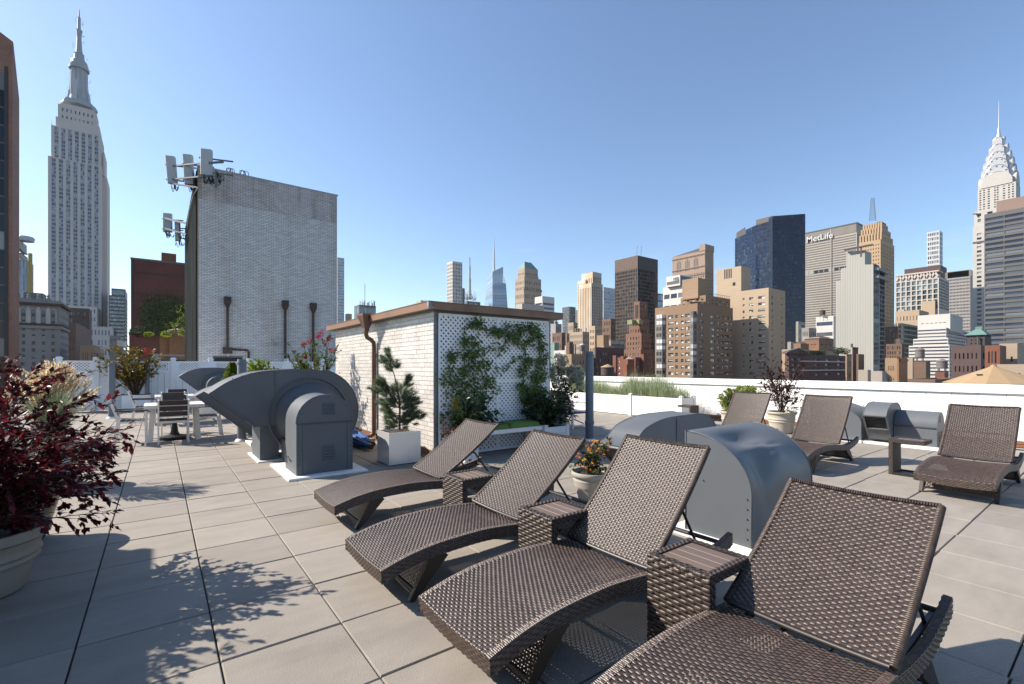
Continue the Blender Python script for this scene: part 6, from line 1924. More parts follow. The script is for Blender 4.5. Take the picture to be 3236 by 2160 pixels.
shrub(tt, at(570, 1056, 63), [at(x, y, 63 + er.uniform(-.8, .8)) for x, y in ((540, 1025), (520, 1035), (560, 1015), (575, 990), (568, 970), (590, 980), (600, 1000), (585, 1020), (545, 1040), (610, 1030), (596, 960), (575, 1040), (555, 1030))], er, YELG, (.22, .12), per=60, start=.3, twig=.6, ntw=8, r0=.04)
hv = thing('rooftop_unit', 'white louvred rooftop air unit with pipework seen over the white fence', 'air unit', at(510, 1135, 34))
p = at(470, 1160, 34); Xa = p[0]; Yh = p[1]
m = MB(); m.box(on_y(Yh, 472), on_y(Yh, 508), Yh, Yh + 1.4, -1, zof(1117, 34)); m.build('cabinet', mat('off white cabinet', (.62, .62, .60), .5), hv)
m = MB(); m.box(on_y(Yh, 509), on_y(Yh, 592), Yh + .3, Yh + 1.2, -1, zof(1134, 34)); m.build('plenum', mat('grey plenum', (.28, .28, .27), .6, .2, 3), hv)
m = MB(); m.box(on_y(Yh, 509), on_y(Yh, 594), Yh - .1, Yh + 1.2, zof(1124, 34), zof(1119, 34)); m.build('cover', mat('off white cabinet', (1, 1, 1)), hv)
m = MB()
for k in range(5): q = at(545 + 9 * k, 1138, 33.6); loops(m, q, 3, .04, er)
m.build('pipework', BLACK, hv)

# ---- behind the tower, centre
simple('slim_tower', 'slim pale blue glass tower just right of the white brick tower', 1020, 1066, 1088, 812, 900, ALUM, G_SKY, S_=W(4, 40, .8, .55, rec=.3), mx=40)
t, b, z = simple('crane_tower', 'unfinished office tower with scaffold top and thin mast beyond the hut', 1119, 1135, 1188, 962, 950, DKGREY, G_TEAL, S_=W(14, 7, .9, .6), W_=W(8, 7, .9, .6), mx=60)
m = MB(); er = random.Random(4)
for k in range(26):
    a = er.random(); X = b[0] + (b[1] - b[0]) * a; m.bar((X, b[2], z), (X, b[2], z + er.uniform(4, 12)), .8, .8)
m.build('scaffold', ALUM, t, kind='stuff')
m = MB(); q = at(1153, 962, 955); m.bar(q, (q[0], q[1], zof(895, 955)), 1.0, 1.0); m.build('mast', MAST, t)
simple('low_tower', 'small far tan tower left of the unfinished tower', 1091, 1098, 1112, 990, 900, SAND, G_DARK, S_=W(4, 4, .4, .5), mx=40)
simple('low_tower', 'flat grey roof just showing above the hut eaves', 1196, 1240, 1248, 976, 700, LIME, G_DARK, mx=40)
simple('low_tower', 'flat pale roof behind the corner of the hut eaves', 1314, 1330, 1356, 948, 800, CONC, G_DARK, mx=40)
# striped tower
t, b, z = simple('striped_tower', 'narrow tower with white vertical stripes and dark windows above the hut', 1412, 1430, 1461, 824, 1000, WHITEB, G_DARK, S_=W(6, 30, .5, .75, rec=.6, mt=3), W_=W(6, 30, .5, .75, rec=.6, mt=3), mx=50)
boxpart(t, 'side_wing', [b[1], b[1] + 8, b[2] + 3, b[3]], -60, zof(905, 1000), DKGREY)
# broadcast mast building
t, b, z = simple('antenna_building', 'teal glass tower with tall lattice broadcast mast above the hut', 1470, 1476, 1518, 950, 1150, DKGREY, mat('teal sign panel', (.05, .14, .16), .4), S_=W(1, 1, .9, .35, rec=.2), mx=30)
q = at(1484, 945, 1155); m = MB(); Xm, Ym = q[0], q[1]
for a, b_ in ((945, 915), (915, 880), (880, 840), (840, 813)): m.bar((Xm, Ym, zof(a, 1155)), (Xm, Ym, zof(b_, 1155)), 6 - (945 - a) * .035, 6 - (945 - a) * .035)
m.build('mast', MAST, t)
m = MB()
for k in range(24): p = Vector((Xm + er.uniform(-14, 18), Ym + er.uniform(-8, 8), zof(948, 1155))); m.bar(p, p + Vector((er.uniform(-6, 6), 0, er.uniform(5, 26))), .9, .9)
m.build('frames', MAST, t, kind='stuff')
text(t, 'etLife', 'S', on_y(b[2], 1482), b[2] - .6, zof(963, 1150), 11, ALUM, ext=.3)
# faceted glass tower with spire
D = 1150
t = thing('faceted_tower', 'pale blue faceted glass tower with slanted top and white spire', 'skyscraper', xy(1556, D) + (0,))
def A3(x, y, d=D): return at(x, y, d)
m = MB()
yb = 1010
L0, L1, L2 = A3(1527, yb, D + 35), A3(1540, 880, D + 35), A3(1555, 867, D + 5)
C0, C1 = A3(1557, yb, D), A3(1556, 858, D)
R0, R1, R2, R3, R4 = A3(1607, yb, D + 30), A3(1599, 896, D + 30), A3(1589, 893, D + 28), A3(1589.5, 842, D + 28), C1
nL, nR = 26, 26
def strip(mb, p0, p1, q0, q1, n, mi0=0):
    """horizontal bands between the edges p0-p1 and q0-q1"""
    p0, p1, q0, q1 = map(Vector, (p0, p1, q0, q1))
    for i in range(n):
        for a, b_, mi in ((i / n, (i + .62) / n, 1), ((i + .62) / n, (i + 1) / n, 0)):
            mb.poly([p0.lerp(p1, a), q0.lerp(q1, a), q0.lerp(q1, b_), p0.lerp(p1, b_)], mi)
strip(m, L0, L1, C0, C1, 34); strip(m, C0, (C0[0] + (C1[0] - C0[0]) * .75, C0[1] + (C1[1] - C0[1]) * .75, C0[2] + (C1[2] - C0[2]) * .75), R0, R1, 26)
m.poly([C0[:2] + (zof(896, D),), R1, R2, R3, C1], 1)
m.poly([L1, C1, R3, A3(1575, 850, D + 60)], 0)
m.poly([R0, A3(1590, yb, D + 70), A3(1585, 850, D + 70), R1], 1); m.poly([L0, L1, A3(1545, 870, D + 70), A3(1540, yb, D + 70)], 1)
m.build('glass_wall', [mat('pale spandrel band', (.36, .44, .52), .3, .06, .05), G_SKY], t)
for k in range(7):
    m = MB(); a = Vector(A3(1556, 858 - 0, D - .5)).lerp(Vector(A3(1589.5, 842, D + 27.5)), k / 6); m.bar(a, (a.x, a.y, zof(866, D + 4 * k)), .8, .5); m.build('crown_fin', ALUM, t)
q = A3(1561, 857, D + 20); m = MB(); m.tube([q, (q[0], q[1], zof(800, D + 20)), (q[0], q[1], zof(770, D + 20)), (q[0], q[1], zof(749, D + 20))], [3.2, 2.0, 1.0, .5], 8); m.build('spire', mat('white spire', (.7, .7, .7), .5), t)
# green roofed tower
D = 880
b = bx(1636, 1658, 1700, D, 'W', 40); z = zof(846, D)
t = bld('green_roof_tower', 'sandstone tower with green copper hip roof behind the hut', b)
vol(t, b, -60, z, SAND, G_DARK, S_=W(7, 24, .35, .5, rec=.5, mt=6), W_=W(5, 24, .35, .5, rec=.5, mt=6), lip=0)
b2 = bx(1627.5, 1656, 1711, D - 6, 'W', 44); vol(t, b2, -60, zof(918, D), SAND, G_DARK, S_=W(9, 10, .35, .5, rec=.5, mt=3), W_=W(6, 10, .35, .5, rec=.5, mt=3), name='shoulder')
vol(t, bx(1628, 1657, 1710, D - 4, 'W', 42), -60, zof(876, D), SAND, G_DARK, S_=W(9, 16, .35, .5, rec=.5, mt=4), W_=W(6, 16, .35, .5, rec=.5, mt=4), name='shoulder')
m = MB(); x0, x1, y0, y1 = b; zr = zof(821, D); xm0, xm1, ym = x0 + (x1 - x0) * .25, x1 - (x1 - x0) * .25, (y0 + y1) / 2
m.poly([(x0, y0, z), (x1, y0, z), (xm1, ym, zr), (xm0, ym, zr)]); m.poly([(x0, y1, z), (x0, y0, z), (xm0, ym, zr)]); m.poly([(x1, y0, z), (x1, y1, z), (xm1, ym, zr)]); m.poly([(x1, y1, z), (x0, y1, z), (xm0, ym, zr), (xm1, ym, zr)])
m.build('hip_roof', TEAL, t)
m = MB()
for k in range(9): X = b2[0] + (b2[1] - b2[0]) * k / 8; m.box(X - 1, X + 1, b2[2] - .5, b2[2] + 1.5, zof(918, D), zof(910, D))
for k in range(6): X = x0 + (x1 - x0) * k / 5; m.box(X - .8, X + .8, y0 - .8, y0 + .5, zof(876, D), zof(868, D))
m.build('pinnacles', SAND, t)
simple('slab_office', 'white slab office with dark strip windows right of the green roofed tower', 1690, 1714, 1752, 934.6, 800, WHITEB, G_STRIP, S_=W(1, 16, .94, .45, mt=9, rec=.5), W_=W(1, 16, .94, .45, mt=9), mx=30)
simple('pale_block', 'low pale grey block just above the hut eaves', 1630, 1650, 1718, 958, 600, CONC, G_DARK, mx=30)
# around x 1760-1950
simple('setback_block', 'dark grey stepped office block right of the hut', 1777, 1799, 1819, 968, 700, DKGREY, G_TEAL, S_=W(5, 24, .7, .6), W_=W(5, 24, .5, .5), mx=50)
simple('grey_office', 'plain grey gridded office slab left of the striped limestone tower', 1819, 1822, 1846, 979, 560, GREYST, G_DARK, S_=W(8, 14, .4, .4), mx=30)
D = 500
b = bx(1838, 1873, 1901, D, 'W', 40); z = zof(858, D)
t = bld('ribbed_tower', 'pale limestone tower with tall vertical ribs and rounded crown', b)
WARM = mat('warm ribbed limestone', (.82, .75, .65), .75, .10, .06, spots=((.70, .52, .33), .03, .52, .72, (1, 1, .3)))
vol(t, b, -60, z, WARM, G_DARK, S_=W(6, 36, .5, .7, rec=.9, mt=5), W_=W(6, 1, .36, .97, rec=1.4, mt=5))
vol(t, bx(1831, 1869, 1905, D - 4, 'W', 44), -60, zof(895, D), WARM, G_DARK, S_=W(6, 32, .5, .7, rec=.9, mt=3), W_=W(7, 1, .36, .97, rec=1.4, mt=3), name='shoulder')
vol(t, bx(1825, 1850, 1880, D + 6, 'W', 40), -60, zof(880, D), WARM, G_DARK, W_=W(5, 36, .4, .6, rec=.8, mt=3), name='shoulder')
boxpart(t, 'crown', [b[0] + 3, b[1] - 3, b[2] + 3, b[3] - 3], z - .3, zof(855, D), DKGREY)
t, b, z = simple('glass_slab', 'pale blue mirrored glass slab left of the bronze tower', 1890, 1907, 1960, 906, 620, ALUM, G_SKY, S_=W(16, 26, .9, .72, rec=.2, mt=5), W_=W(6, 26, .9, .72, rec=.2, mt=5), mx=30)
# bronze tower
simple('bronze_tower', 'dark bronze box tower with brown louvred top left of the brick flats', 1944, 2015, 2079, 806, 430, BRONZE, G_BRON, S_=W(18, 30, .84, .72, rec=.2, mt=12), W_=W(14, 30, .86, .62, rec=.25, mt=12), mx=60)
t = bpy.data.objects['bronze_tower']; b = bx(1944, 2015, 2079, 430)
z = zof(806, 430); m = MB()
for i in range(15): Y = b[2] + (b[3] - b[2]) * i / 14; m.box(b[0] - .25, b[0], Y - .12, Y + .12, -9, z)
m.build('mullions', mat('lit bronze rib', (.20, .125, .085), .5, .1, .1), t, kind='stuff')  # sunlight on this face put into the colour: ribs lighter than the bronze
m = MB(); m.box(b[0] - .12, b[0] - .01, b[2], b[3], z - 11.5, z - .3); m.build('louvre_band', mat('brown louvre', (.13, .075, .05), .6, .15, .3), t)
for x in (2012, 2025): q = at(x, 806, 440); m = MB(); m.bar(q, (q[0] + 1, q[1], q[2] + 9), .3, .3); m.build('aerial', FRMD, t)
simple('glass_slab', 'strip of light blue glass seen right of the bronze tower', 2065, 2078, 2098, 926, 700, DKGREY, G_SKY, S_=W(4, 12, .9, .8), mx=20)
# ornate gabled skyscraper
D = 553
b = bx(2125, 2228, 2255, D, 'W', 60); z = zof(790, D)
t = bld('gothic_tower', 'ornate pink stone tower with tall arched windows near its gabled top', b)
PINK = mat('pinkish stone', (.40, .29, .22), .8, .1, .1)
vol(t, b, -60, z, PINK, G_DARK, S_=W(4, 30, .3, .5, rec=.5, mt=24), W_=W(15, 30, .4, .5, rec=.5, mt=24))
x0, x1, y0, y1 = b
m = MB(); m.box(x0 - .5, x1 + .5, y0 - .5, y0 + 7, z, zof(770, D)); m.build('end_block', PINK, t)
m = MB(); zr = zof(772, D); m.poly([(x0, y0 + 7, z), (x0, y1, z), (x0 + 8, y1 - 4, z + 2), (x0 + 8, y0 + 7, zr)][::-1]); m.poly([(x0 + 8, y0 + 7, zr), (x0 + 8, y1 - 4, z + 2), (x1, y1, z), (x1, y0 + 7, z)][::-1]); m.build('roof_slope', DKGREY, t)
for k, c_ in enumerate((.2, .45, .70)):
    yc_ = y1 + (y0 - y1) * c_ * 1.05
    for dy in (-2.2, 0, 2.2):
        m = MB(); za, zb_ = zof(845, D), zof(812 if dy else 806, D); o = [(yc_ + dy - .7, za), (yc_ + dy - .7, zb_ - .7), (yc_ + dy, zb_ + .6), (yc_ + dy + .7, zb_ - .7), (yc_ + dy + .7, za)]
        m.poly([(x0 - .05, p[0], p[1]) for p in o]); m.build('arched_window', mat('dark tracery glass', (.10, .09, .085), .4, .4, 1.5), t)
for yy in (800, 838, 862):
    m = MB(); z_ = zof(yy, D)
    for k in range(26): Y = y0 + (y1 - y0) * k / 25; m.box(x0 - .6, x0, Y - .35, Y + .35, z_ - 1.2, z_)
    m.box(x0 - .7, x0 - .0, y0, y1, z_, z_ + .7); m.build('corbels', PINK, t)
# tower with numerals
D = 330
b = bx(2095, 2163, 2187, D, 'W', 40); t = bld('numeral_tower', 'white office tower with the numeral 100 near its top', b)
z = zof(898, D); vol(t, b, -60, z, WHITEB, G_STRIP, W_=dict(rows=8, fh=.4, mt=3, rec=.3, pos=[(.06, .28), (.34, .62), (.68, .94)]), S_=W(1, 8, .98, .96, rec=.1))
b2 = bx(2105.5, 2149, 2187, D + .5, 'W', 40); z2 = zof(867, D); vol(t, b2, z - .5, z2, WHITEB, G_BLUE, S_=W(1, 1, .98, .9, rec=.1, mt=.2), name='upper_block')
m = MB(); m.box(b2[0] - .02, b2[0] + .0, b2[2] + .5, b2[3] - .5, zof(894, D), zof(884, D)); m.build('louvre_band', DKGREY, t)
text(t, '100', 'W', b2[0] - .15, on_x(b2[0], 2126), zof(883, D), 3.3, mat('numeral grey', (.25, .27, .3), .4), ext=.15, off=.03)

# brown brick flats
D = 200
b = bx(2070, 2204, 2316, D, 'W', 60); t = bld('brick_flats', 'big brown brick apartment block with bay windows and roof terrace behind the grasses', b)
z = zof(957, D)
FLB = mat('flats brick', (.33, .215, .135), .85, .08, .25, stretch=(1, 1, 8))
vol(t, b, -60, z, FLB, G_APT, W_=dict(rows=10, fh=.52, mt=3.4, rec=.25, mb=.2, parts=True, pos=[(.55, .67), (.44, .50), (.31, .37), (.17, .27)][::-1]), S_=dict(rows=10, fh=.52, mt=3.4, mb=.2, rec=.25, parts=True, pos=[(.07, .15), (.35, .47), (.53, .60), (.65, .72), (.76, .88), (.92, .98)]), zb=zof(1192, D))
x0, x1, y0, y1 = b
BAYM = mat('bay grey panel', (.22, .20, .185), .6, .1, .3)
for (u, v) in ((.74, .97), (.02, .16)):
    ya, yb_ = y0 + (y1 - y0) * u, y0 + (y1 - y0) * v
    rh = (z - 3.4 - zof(1192, D)) / 10
    for r in range(10):
        zz0 = zof(1192, D) + rh * r
        m = MB(); o = [(x0, ya), (x0 - 1.2, ya + .9), (x0 - 1.2, yb_ - .9), (x0, yb_)]
        m.prism(o, zz0, zz0 + rh * .42, plane='xy'); m.build('bay_panel', BAYM, t)
        m = MB(); m.prism(o, zz0 + rh * .421, zz0 + rh * .999, plane='xy'); m.build('bay_window', G_APT, t)
        for p in (o[1], o[2], ((o[1][0] + o[2][0]) / 2, (o[1][1] + o[2][1]) / 2)):
            m = MB(); m.box(p[0] - .1, p[0] + .06, p[1] - .08, p[1] + .08, zz0 + rh * .42, zz0 + rh); m.build('bay_frame', FRM, t)
b2 = [x0 + 8, x1 - .5, y0 + 1, y1 - 8]; z2 = zof(925, D)
vol(t, b2, z - .5, z2, FLB, G_APT, S_=W(6, 2, .3, .4, rec=.2), W_=W(5, 2, .5, .5, rec=.2), name='setback', zb=z)
b3 = [on_y(y0 + 9, 2205), on_y(y0 + 9, 2236), y0 + 9, y0 + 24]; b3 = bx(2156, 2206, 2236, 208, 'W', 30)
vol(t, b3, z2 - 1, zof(876, 208), TANBR, None, name='penthouse')
m = MB()
for k in range(14): X = b2[0] + (b2[1] - b2[0]) * k / 13; m.box(X - .05, X + .05, b2[2] + .1, b2[2] + .2, z2, z2 + 1.2)
m.box(b2[0], b2[1], b2[2] + .1, b2[2] + .2, z2 + 1.1, z2 + 1.2); m.build('railing', FRMD, t)
m = MB(); m.poly([(x0 + 1, y0 + 4, z + 2.6), (x0 + 6, y0 + 1.5, z + 3.4), (x0 + 7, y0 + 10, z + 3.4), (x0 + 2, y0 + 12, z + 2.4)]); m.build('awning', WHITEB, t)

# beige apartment tower
D = 212
b = bx(2342, 2429, 2481.6, D, 'W', 60); t = bld('beige_flats', 'sunlit beige brick apartment tower right of the brown flats', b)
z = zof(908, D)
vol(t, b, -60, z, BEIGE2, G_APT, W_=dict(rows=13, fh=.42, mt=2.6, mb=.2, rec=.2, parts=True, pos=[(.12, .37), (.55, .70), (.87, .94)]), S_=dict(rows=13, fh=.42, mt=2.6, mb=.2, rec=.2, parts=True, pos=[(.17, .24), (.76, .82)]), zb=zof(1192, D))
b2 = bx(2264, 2341, 2366, D + 3, 'W', 60); b2[2] = b[3] + .05; b2[3] = on_x(b2[0], 2264); z2 = zof(842, D + 12)
X0_ = b[0]; b2 = [X0_ + .1, X0_ + 9, b[3] + .02, min(on_x(X0_ + .1, 2264), b[3] + 60)]
vol(t, b2, -60, z2, BEIGE2, None, name='rear_wing')
dd = depth(b2[0], b2[2])
m = MB()
for k in range(5): Y = on_x(b2[0], 2290 + 5.2 * k); m.box(b2[0] - .06, b2[0] - .001, Y - .22, Y + .22, zof(880, dd + 6), zof(851, dd + 6))
m.build('vent_slot', GREYDARK, t)
m = MB(); Y = on_x(b2[0], 2318); m.box(b2[0] - .06, b2[0] - .001, Y - .9, Y + .4, zof(902, dd + 3), zof(892, dd + 3)); m.build('side_window', G_DARK, t)

# dark blue glass tower
D = 400
t = thing('blue_glass_tower', 'dark navy blue faceted glass office tower, darkest and widest of the skyline', 'skyscraper', xy(2441, D) + (0,))
def fac(pts, z0, z1, rows, cols, nm='glass_wall'):
    """vertical curtain wall through ground points, with mullion grid"""
    m, g = MB(), MB()
    for (pa, pb), n in zip(zip(pts[:-1], pts[1:]), cols):
        A, B = Vector((pa[0], pa[1], 0)), Vector((pb[0], pb[1], 0))
        nn = (B - A).cross(Vector((0, 0, 1))).normalized()
        for r in range(rows):
            za = z0 + (z1 - z0) * r / rows; zb_ = z0 + (z1 - z0) * (r + 1) / rows; e = (zb_ - za) * .16
            for c in range(n):
                u, v = A.lerp(B, (c + .06) / n), A.lerp(B, (c + .94) / n)
                g.poly([(u.x, u.y, za + e), (v.x, v.y, za + e), (v.x, v.y, zb_ - .1), (u.x, u.y, zb_ - .1)])
        i_ = -nn * .25
        m.poly([(A.x + i_.x, A.y + i_.y, z0 - 40), (B.x + i_.x, B.y + i_.y, z0 - 40), (B.x + i_.x, B.y + i_.y, z1), (A.x + i_.x, A.y + i_.y, z1)])
    m.poly([(p[0], p[1], z1) for p in pts]); m.build('frame', BLUEM, t); g.build(nm, G_BLUE, t, kind='stuff')
def PX(x, D): return xy(x, D)
pF = [PX(2441, 399), PX(2545, 393)]; back = [PX(2540, 440), PX(2330, 470)]
fac([PX(2356, 428), PX(2388, 414), PX(2441, 400.5)], -20, zof(709, 412), 44, [6, 9])
fac([PX(2322, 446), PX(2355.5, 430)], -20, zof(748, 440), 42, [6])
fac([pF[0], pF[1]], -20, zof(671, 390), 46, [22])
m = MB(); z0, z1 = -60, zof(671, 390); a, b_ = Vector(pF[0] + (0,)), Vector(pF[1] + (0,)); nr = Vector((.6, .8, 0)) * 40
for p, q in ((b_, b_ + nr), (b_ + nr, a + nr), (a + nr, a)): m.poly([(p.x, p.y, z0), (q.x, q.y, z0), (q.x, q.y, z1), (p.x, p.y, z1)])
m.poly([(a.x, a.y, z1), (b_.x, b_.y, z1), (b_.x + nr.x, b_.y + nr.y, z1), (a.x + nr.x, a.y + nr.y, z1)]); m.build('core', BLUEM, t)
m = MB(); q = [PX(2389, 414), PX(2440, 402.5), PX(2440, 430), PX(2389, 430)]; m.prism(q, zof(709, 412) - 1, zof(684, 405), plane='xy'); m.build('roof_plant', mat('brown plant screen', (.10, .085, .08), .6, .1, .2), t)
m = MB(); q = [PX(2327, 452), PX(2356, 432), PX(2356, 460), PX(2327, 460)]; m.prism(q, zof(748, 440), zof(724, 440), plane='xy'); m.build('roof_plant', mat('brown plant screen', (1, 1, 1)), t)
# wide slab with sign
D = 624
b = bx(2520, 2708, 2728, D, 'W', 110); z = zof(703, D); t = bld('sign_slab_tower', 'wide concrete gridded slab tower with large white sign letters at its top', b)
x0, x1, y0, y1 = b
vol(t, b, -60, z, METL, G_BRON, W_=W(58, 56, .60, .58, rec=.5, mt=14, ml=1, mr=1), S_=W(8, 56, .55, .55, rec=.9, mt=14))
m = MB()
for k in range(58): Y = y0 + 1 + (y1 - y0 - 2) * k / 57; m.box(x0 - .5, x0, Y - .35, Y + .35, z - 12, z - 1.2)
m.build('fins', METL, t, kind='stuff')
m = MB(); m.box(x0 - .1, x0 - .01, y0, y1, z - 12, z - 1.4); m.box(x0 - .7, x1, y0 - .7, y1, z - 1.2, z + .6); m.build('top_band', FRMD, t)
ym = on_x(x0, 2627); m = MB(); m.box(x0 - 1.0, x0, ym - .5, ym + .5, -9, z - 1.3); m.build('corner_joint', METL, t)
m = MB(); zz = zof(840, D)
for k in range(11):
    ya = y0 + 2 + (y1 - y0 - 4) * k / 11; m.box(x0 - .06, x0 - .01, ya, ya + (y1 - y0) / 11 * .8, zz - 2.2, zz + 2.2)
m.build('plant_floor', G_DARK, t)
text(t, 'MetLife', 'W', x0 - 1.2, on_x(x0, 2549), zof(749, D + 20), 11.0, mat('sign white', (.70, .70, .70), .5), name='sign_letters', ext=.4, off=.12)
# golden deco tower
D = 450
b = bx(2714, 2783, 2826, D, 'W', 60); t = bld('deco_tower', 'golden deco stone tower with serrated crown and lattice aerial', b)
z = zof(755, D)
vol(t, b, -60, z, DECO, G_DARK, W_=W(8, 36, .34, .42, rec=.4, mt=3), S_=W(9, 36, .36, .7, rec=.8, mt=3))
for k, (xa, xb_, xc_, yt) in enumerate(((2719, 2784, 2822, 733), (2724, 2785, 2815, 712), (2730, 2785, 2806, 694))):
    bb = bx(xa, xb_, xc_, D + 3 + 3 * k, 'W', 52); vol(t, bb, z - 2, zof(yt, D), DECO, G_DARK, W_=W(7, 2, .3, .5, rec=.8, mt=1), S_=W(7, 1, .35, .7, rec=.8, mt=1), name='crown_step', zb=zof((755, 733, 712)[k], D))
    m = MB()
    for i in range(8): Y = bb[2] + (bb[3] - bb[2]) * i / 7; m.box(bb[0] - .7, bb[0] + .8, Y - .7, Y + .7, zof(yt, D) - 6, zof(yt - 3, D))
    m.build('crown_buttress', DECO, t)
boxpart(t, 'roof_house', bx(2770, 2785, 2800, D + 12, 'W', 12), zof(695, D), zof(686, D), DKBRN)
m = MB(); q = at(2757, 694, D + 20)
for k in range(10):
    za, zb_ = q[2] + 2.3 * k - 1, q[2] + 2.3 * (k + 1) - 1; w0 = 2.2 - .12 * k
    for sx in (-1, 1):
        m.bar((q[0] + sx * w0, q[1] - sx * w0, za), (q[0] + sx * (w0 - .12), q[1] - sx * (w0 - .12), zb_), .35, .35); m.bar((q[0] + sx * w0, q[1] - sx * w0, za), (q[0] - sx * w0, q[1] + sx * w0, zb_), .28, .28)
m.build('lattice_aerial', MAST, t); m = MB(); q = at(2770, 690, D + 20); m.bar(q, (q[0], q[1], zof(658, D + 20)), .4, .4); m.build('aerial', MAST, t)
# grey panel slab with glass edge
D = 194
b = bx(2641, 2759.6, 2799, D, 'W', 60); t = bld('panel_slab', 'blank pale grey panel slab building with green glass edge and stepped top', b)
z = zof(873, D); x0, x1, y0, y1 = b
m = MB(); dd = D
ya, yb_, yc_, yd = [on_x(x0, x) for x in (2641, 2657, 2674, 2733)]
def zx(x, y):
    Y = on_x(x0, x); return zof(y, depth(x0, Y))
steps = [(y0, zx(2758, 835)), (yd, zx(2735, 835)), (yd, zx(2733, 790)), (yc_, zx(2674, 795)), (yc_, zx(2674, 845)), (yb_, zx(2657, 848)), (yb_, zx(2657, 886)), (ya, zx(2641, 889))]
o = [(y0, -60)] + steps + [(ya, -60)]
m.prism([(p[0], p[1]) for p in o], x0, x0 + 8, plane='yz'); m.build('panel_wall', CONC, t)
m = MB()
for i in range(16): Y = y0 + (ya - y0) * i / 15; m.box(x0 - .03, x0 - .001, Y - .03, Y + .03, -12, np.interp(Y, [y0, yd, yd + .01, yc_, yc_ + .01, yb_, yb_ + .01, ya], [steps[0][1], steps[1][1], steps[2][1], steps[3][1], steps[4][1], steps[5][1], steps[6][1], steps[7][1]]) - .1)
m.build('panel_joint', mat('panel joint', (.36, .35, .32), .8), t)
zt = zof(835, D)
vol(t, [x0 + 8.01, x1, y0 + .3, y0 + 12], -60, zt - 1.0, DKGREY, G_TEAL, S_=W(3, 26, .94, .72, rec=.3, mt=.5), name='glass_edge')
m = MB()
for r in range(26):
    zz0 = zof(1180, D) + (zt - zof(1180, D)) * r / 26; m.box(x0 + .6, x0 + 7.4, y0 - .03, y0 - .001, zz0 + .4, zz0 + 2.2)
m.build('edge_windows', G_TEAL, t, kind='stuff')
for yy in (853, 878): m = MB(); m.box(x0 + 1, x1 + 1.5, y0 - 1.5, y0 + .2, zof(yy, D), zof(yy, D) + 1.0); m.build('balcony', mat('balcony glass', (.25, .32, .36), .15), t)
m = MB(); q = at(2712, 782, D + 3); m.bar((q[0], q[1] + 5, q[2]), (q[0], q[1] - 5, q[2] + .3), 1.2, .5); m.bar((q[0], q[1] - 1, q[2] - 4), (q[0], q[1] - 1, q[2]), .5, .5); m.build('window_rig', FRMD, t)
# stepped white block + tank
t, b, z = simple('white_flats', 'small white stepped block with strip windows under a water tank', 2578, 2634, 2642, 997, 330, WHITEB, G_STRIP, W_=dict(rows=6, fh=.35, rec=.3, mt=1.5, pos=[(.05, .95)]), mx=40)
tank('dark wooden water tank on the small white stepped block', 2599, 977, 998, 335, 17)
simple('dark_block', 'dark grey stone block in the gap below the sign tower', 2533, 2556, 2580, 1035, 300, GREYST, G_DARK, W_=W(4, 6, .4, .5), S_=W(4, 6, .4, .5), mx=30)
simple('low_block', 'grey block with strip windows reflected below the blue tower', 2515, 2523, 2545, 1015, 320, GREYST, G_STRIP, S_=W(1, 7, .8, .5), mx=20)
# pencil tower
simple('pencil_tower', 'slender white square gridded pencil tower far away', 2929, 2969, 2979, 727, 1264, ALUM, G_DARK, W_=W(6, 30, .62, .62, rec=1.2, ml=1.5, mr=1.5, mt=1.5), S_=W(6, 30, .62, .62, rec=1.2, mt=1.5), mx=40)
simple('dark_slab', 'dark brown roof slab below the slender pencil tower', 2858, 2972, 2992, 836, 820, DKBRN, G_BRON, W_=W(14, 3, .8, .4), mx=110)
# white framed building
D = 545
b = bx(2829, 2967, 2999, D, 'W', 80); t = bld('framed_tower', 'white framed office building with zigzag roof trusses and big glazed bays', b)
z = zof(872, D)
WF = mat('white frame', (.62, .56, .50), .7, .05, .05)
vol(t, b, -60, z, WF, G_TEAL, W_=W(8, 6, .72, .80, rec=1.2, mt=2, mb=0), S_=W(6, 10, .8, .7, rec=.8, mt=2), zb=zof(975, D))
m = MB(); x0, x1, y0, y1 = b
for k in range(7):
    ya_, yb_ = y0 + (y1 - y0) * (.02 + .136 * k), y0 + (y1 - y0) * (.02 + .136 * (k + 1)); yc_ = (ya_ + yb_) / 2; zt_ = zof(856, D)
    for p, q in (((ya_, z), (yc_, zt_)), ((yc_, zt_), (yb_, z))): m.bar((x0 - .2, p[0], p[1]), (x0 - .2, q[0], q[1]), 2.0, 1.6, up=(1, 0, 0))
    m.poly([(x0 + .3, ya_, z), (x0 + .3, yb_, z), (x0 + .3, yc_, zt_)][::-1])
m.box(x0 - .3, x0 + 20, y0, y1, zof(856, D) - .2, zof(852, D)); m.build('truss', WF, t)
boxpart(t, 'side_block', [x0 - 2, x0 + 4, y0 + 3, y0 + 15], -60, zof(948, D), BEIGE2)
simple('grid_office', 'grey brown office slab with fine window grid left of the silver spire tower', 2991, 3066, 3100, 850, 700, LIME, G_BRON, W_=W(16, 30, .6, .5, rec=.6, mt=11), mx=120)
m = MB(); b = bx(2991, 3066, 3100, 700, 'W', 120); z = zof(850, 700)
for k in range(9): Y = b[2] + (b[3] - b[2]) * (k + .5) / 9; m.box(b[0] - .1, b[0] - .01, Y - 3, Y + 3, z - 10, z - 1)
m.build('top_louvre', mat('grey louvre', (.22, .21, .20), .6), bpy.data.objects['grid_office'])
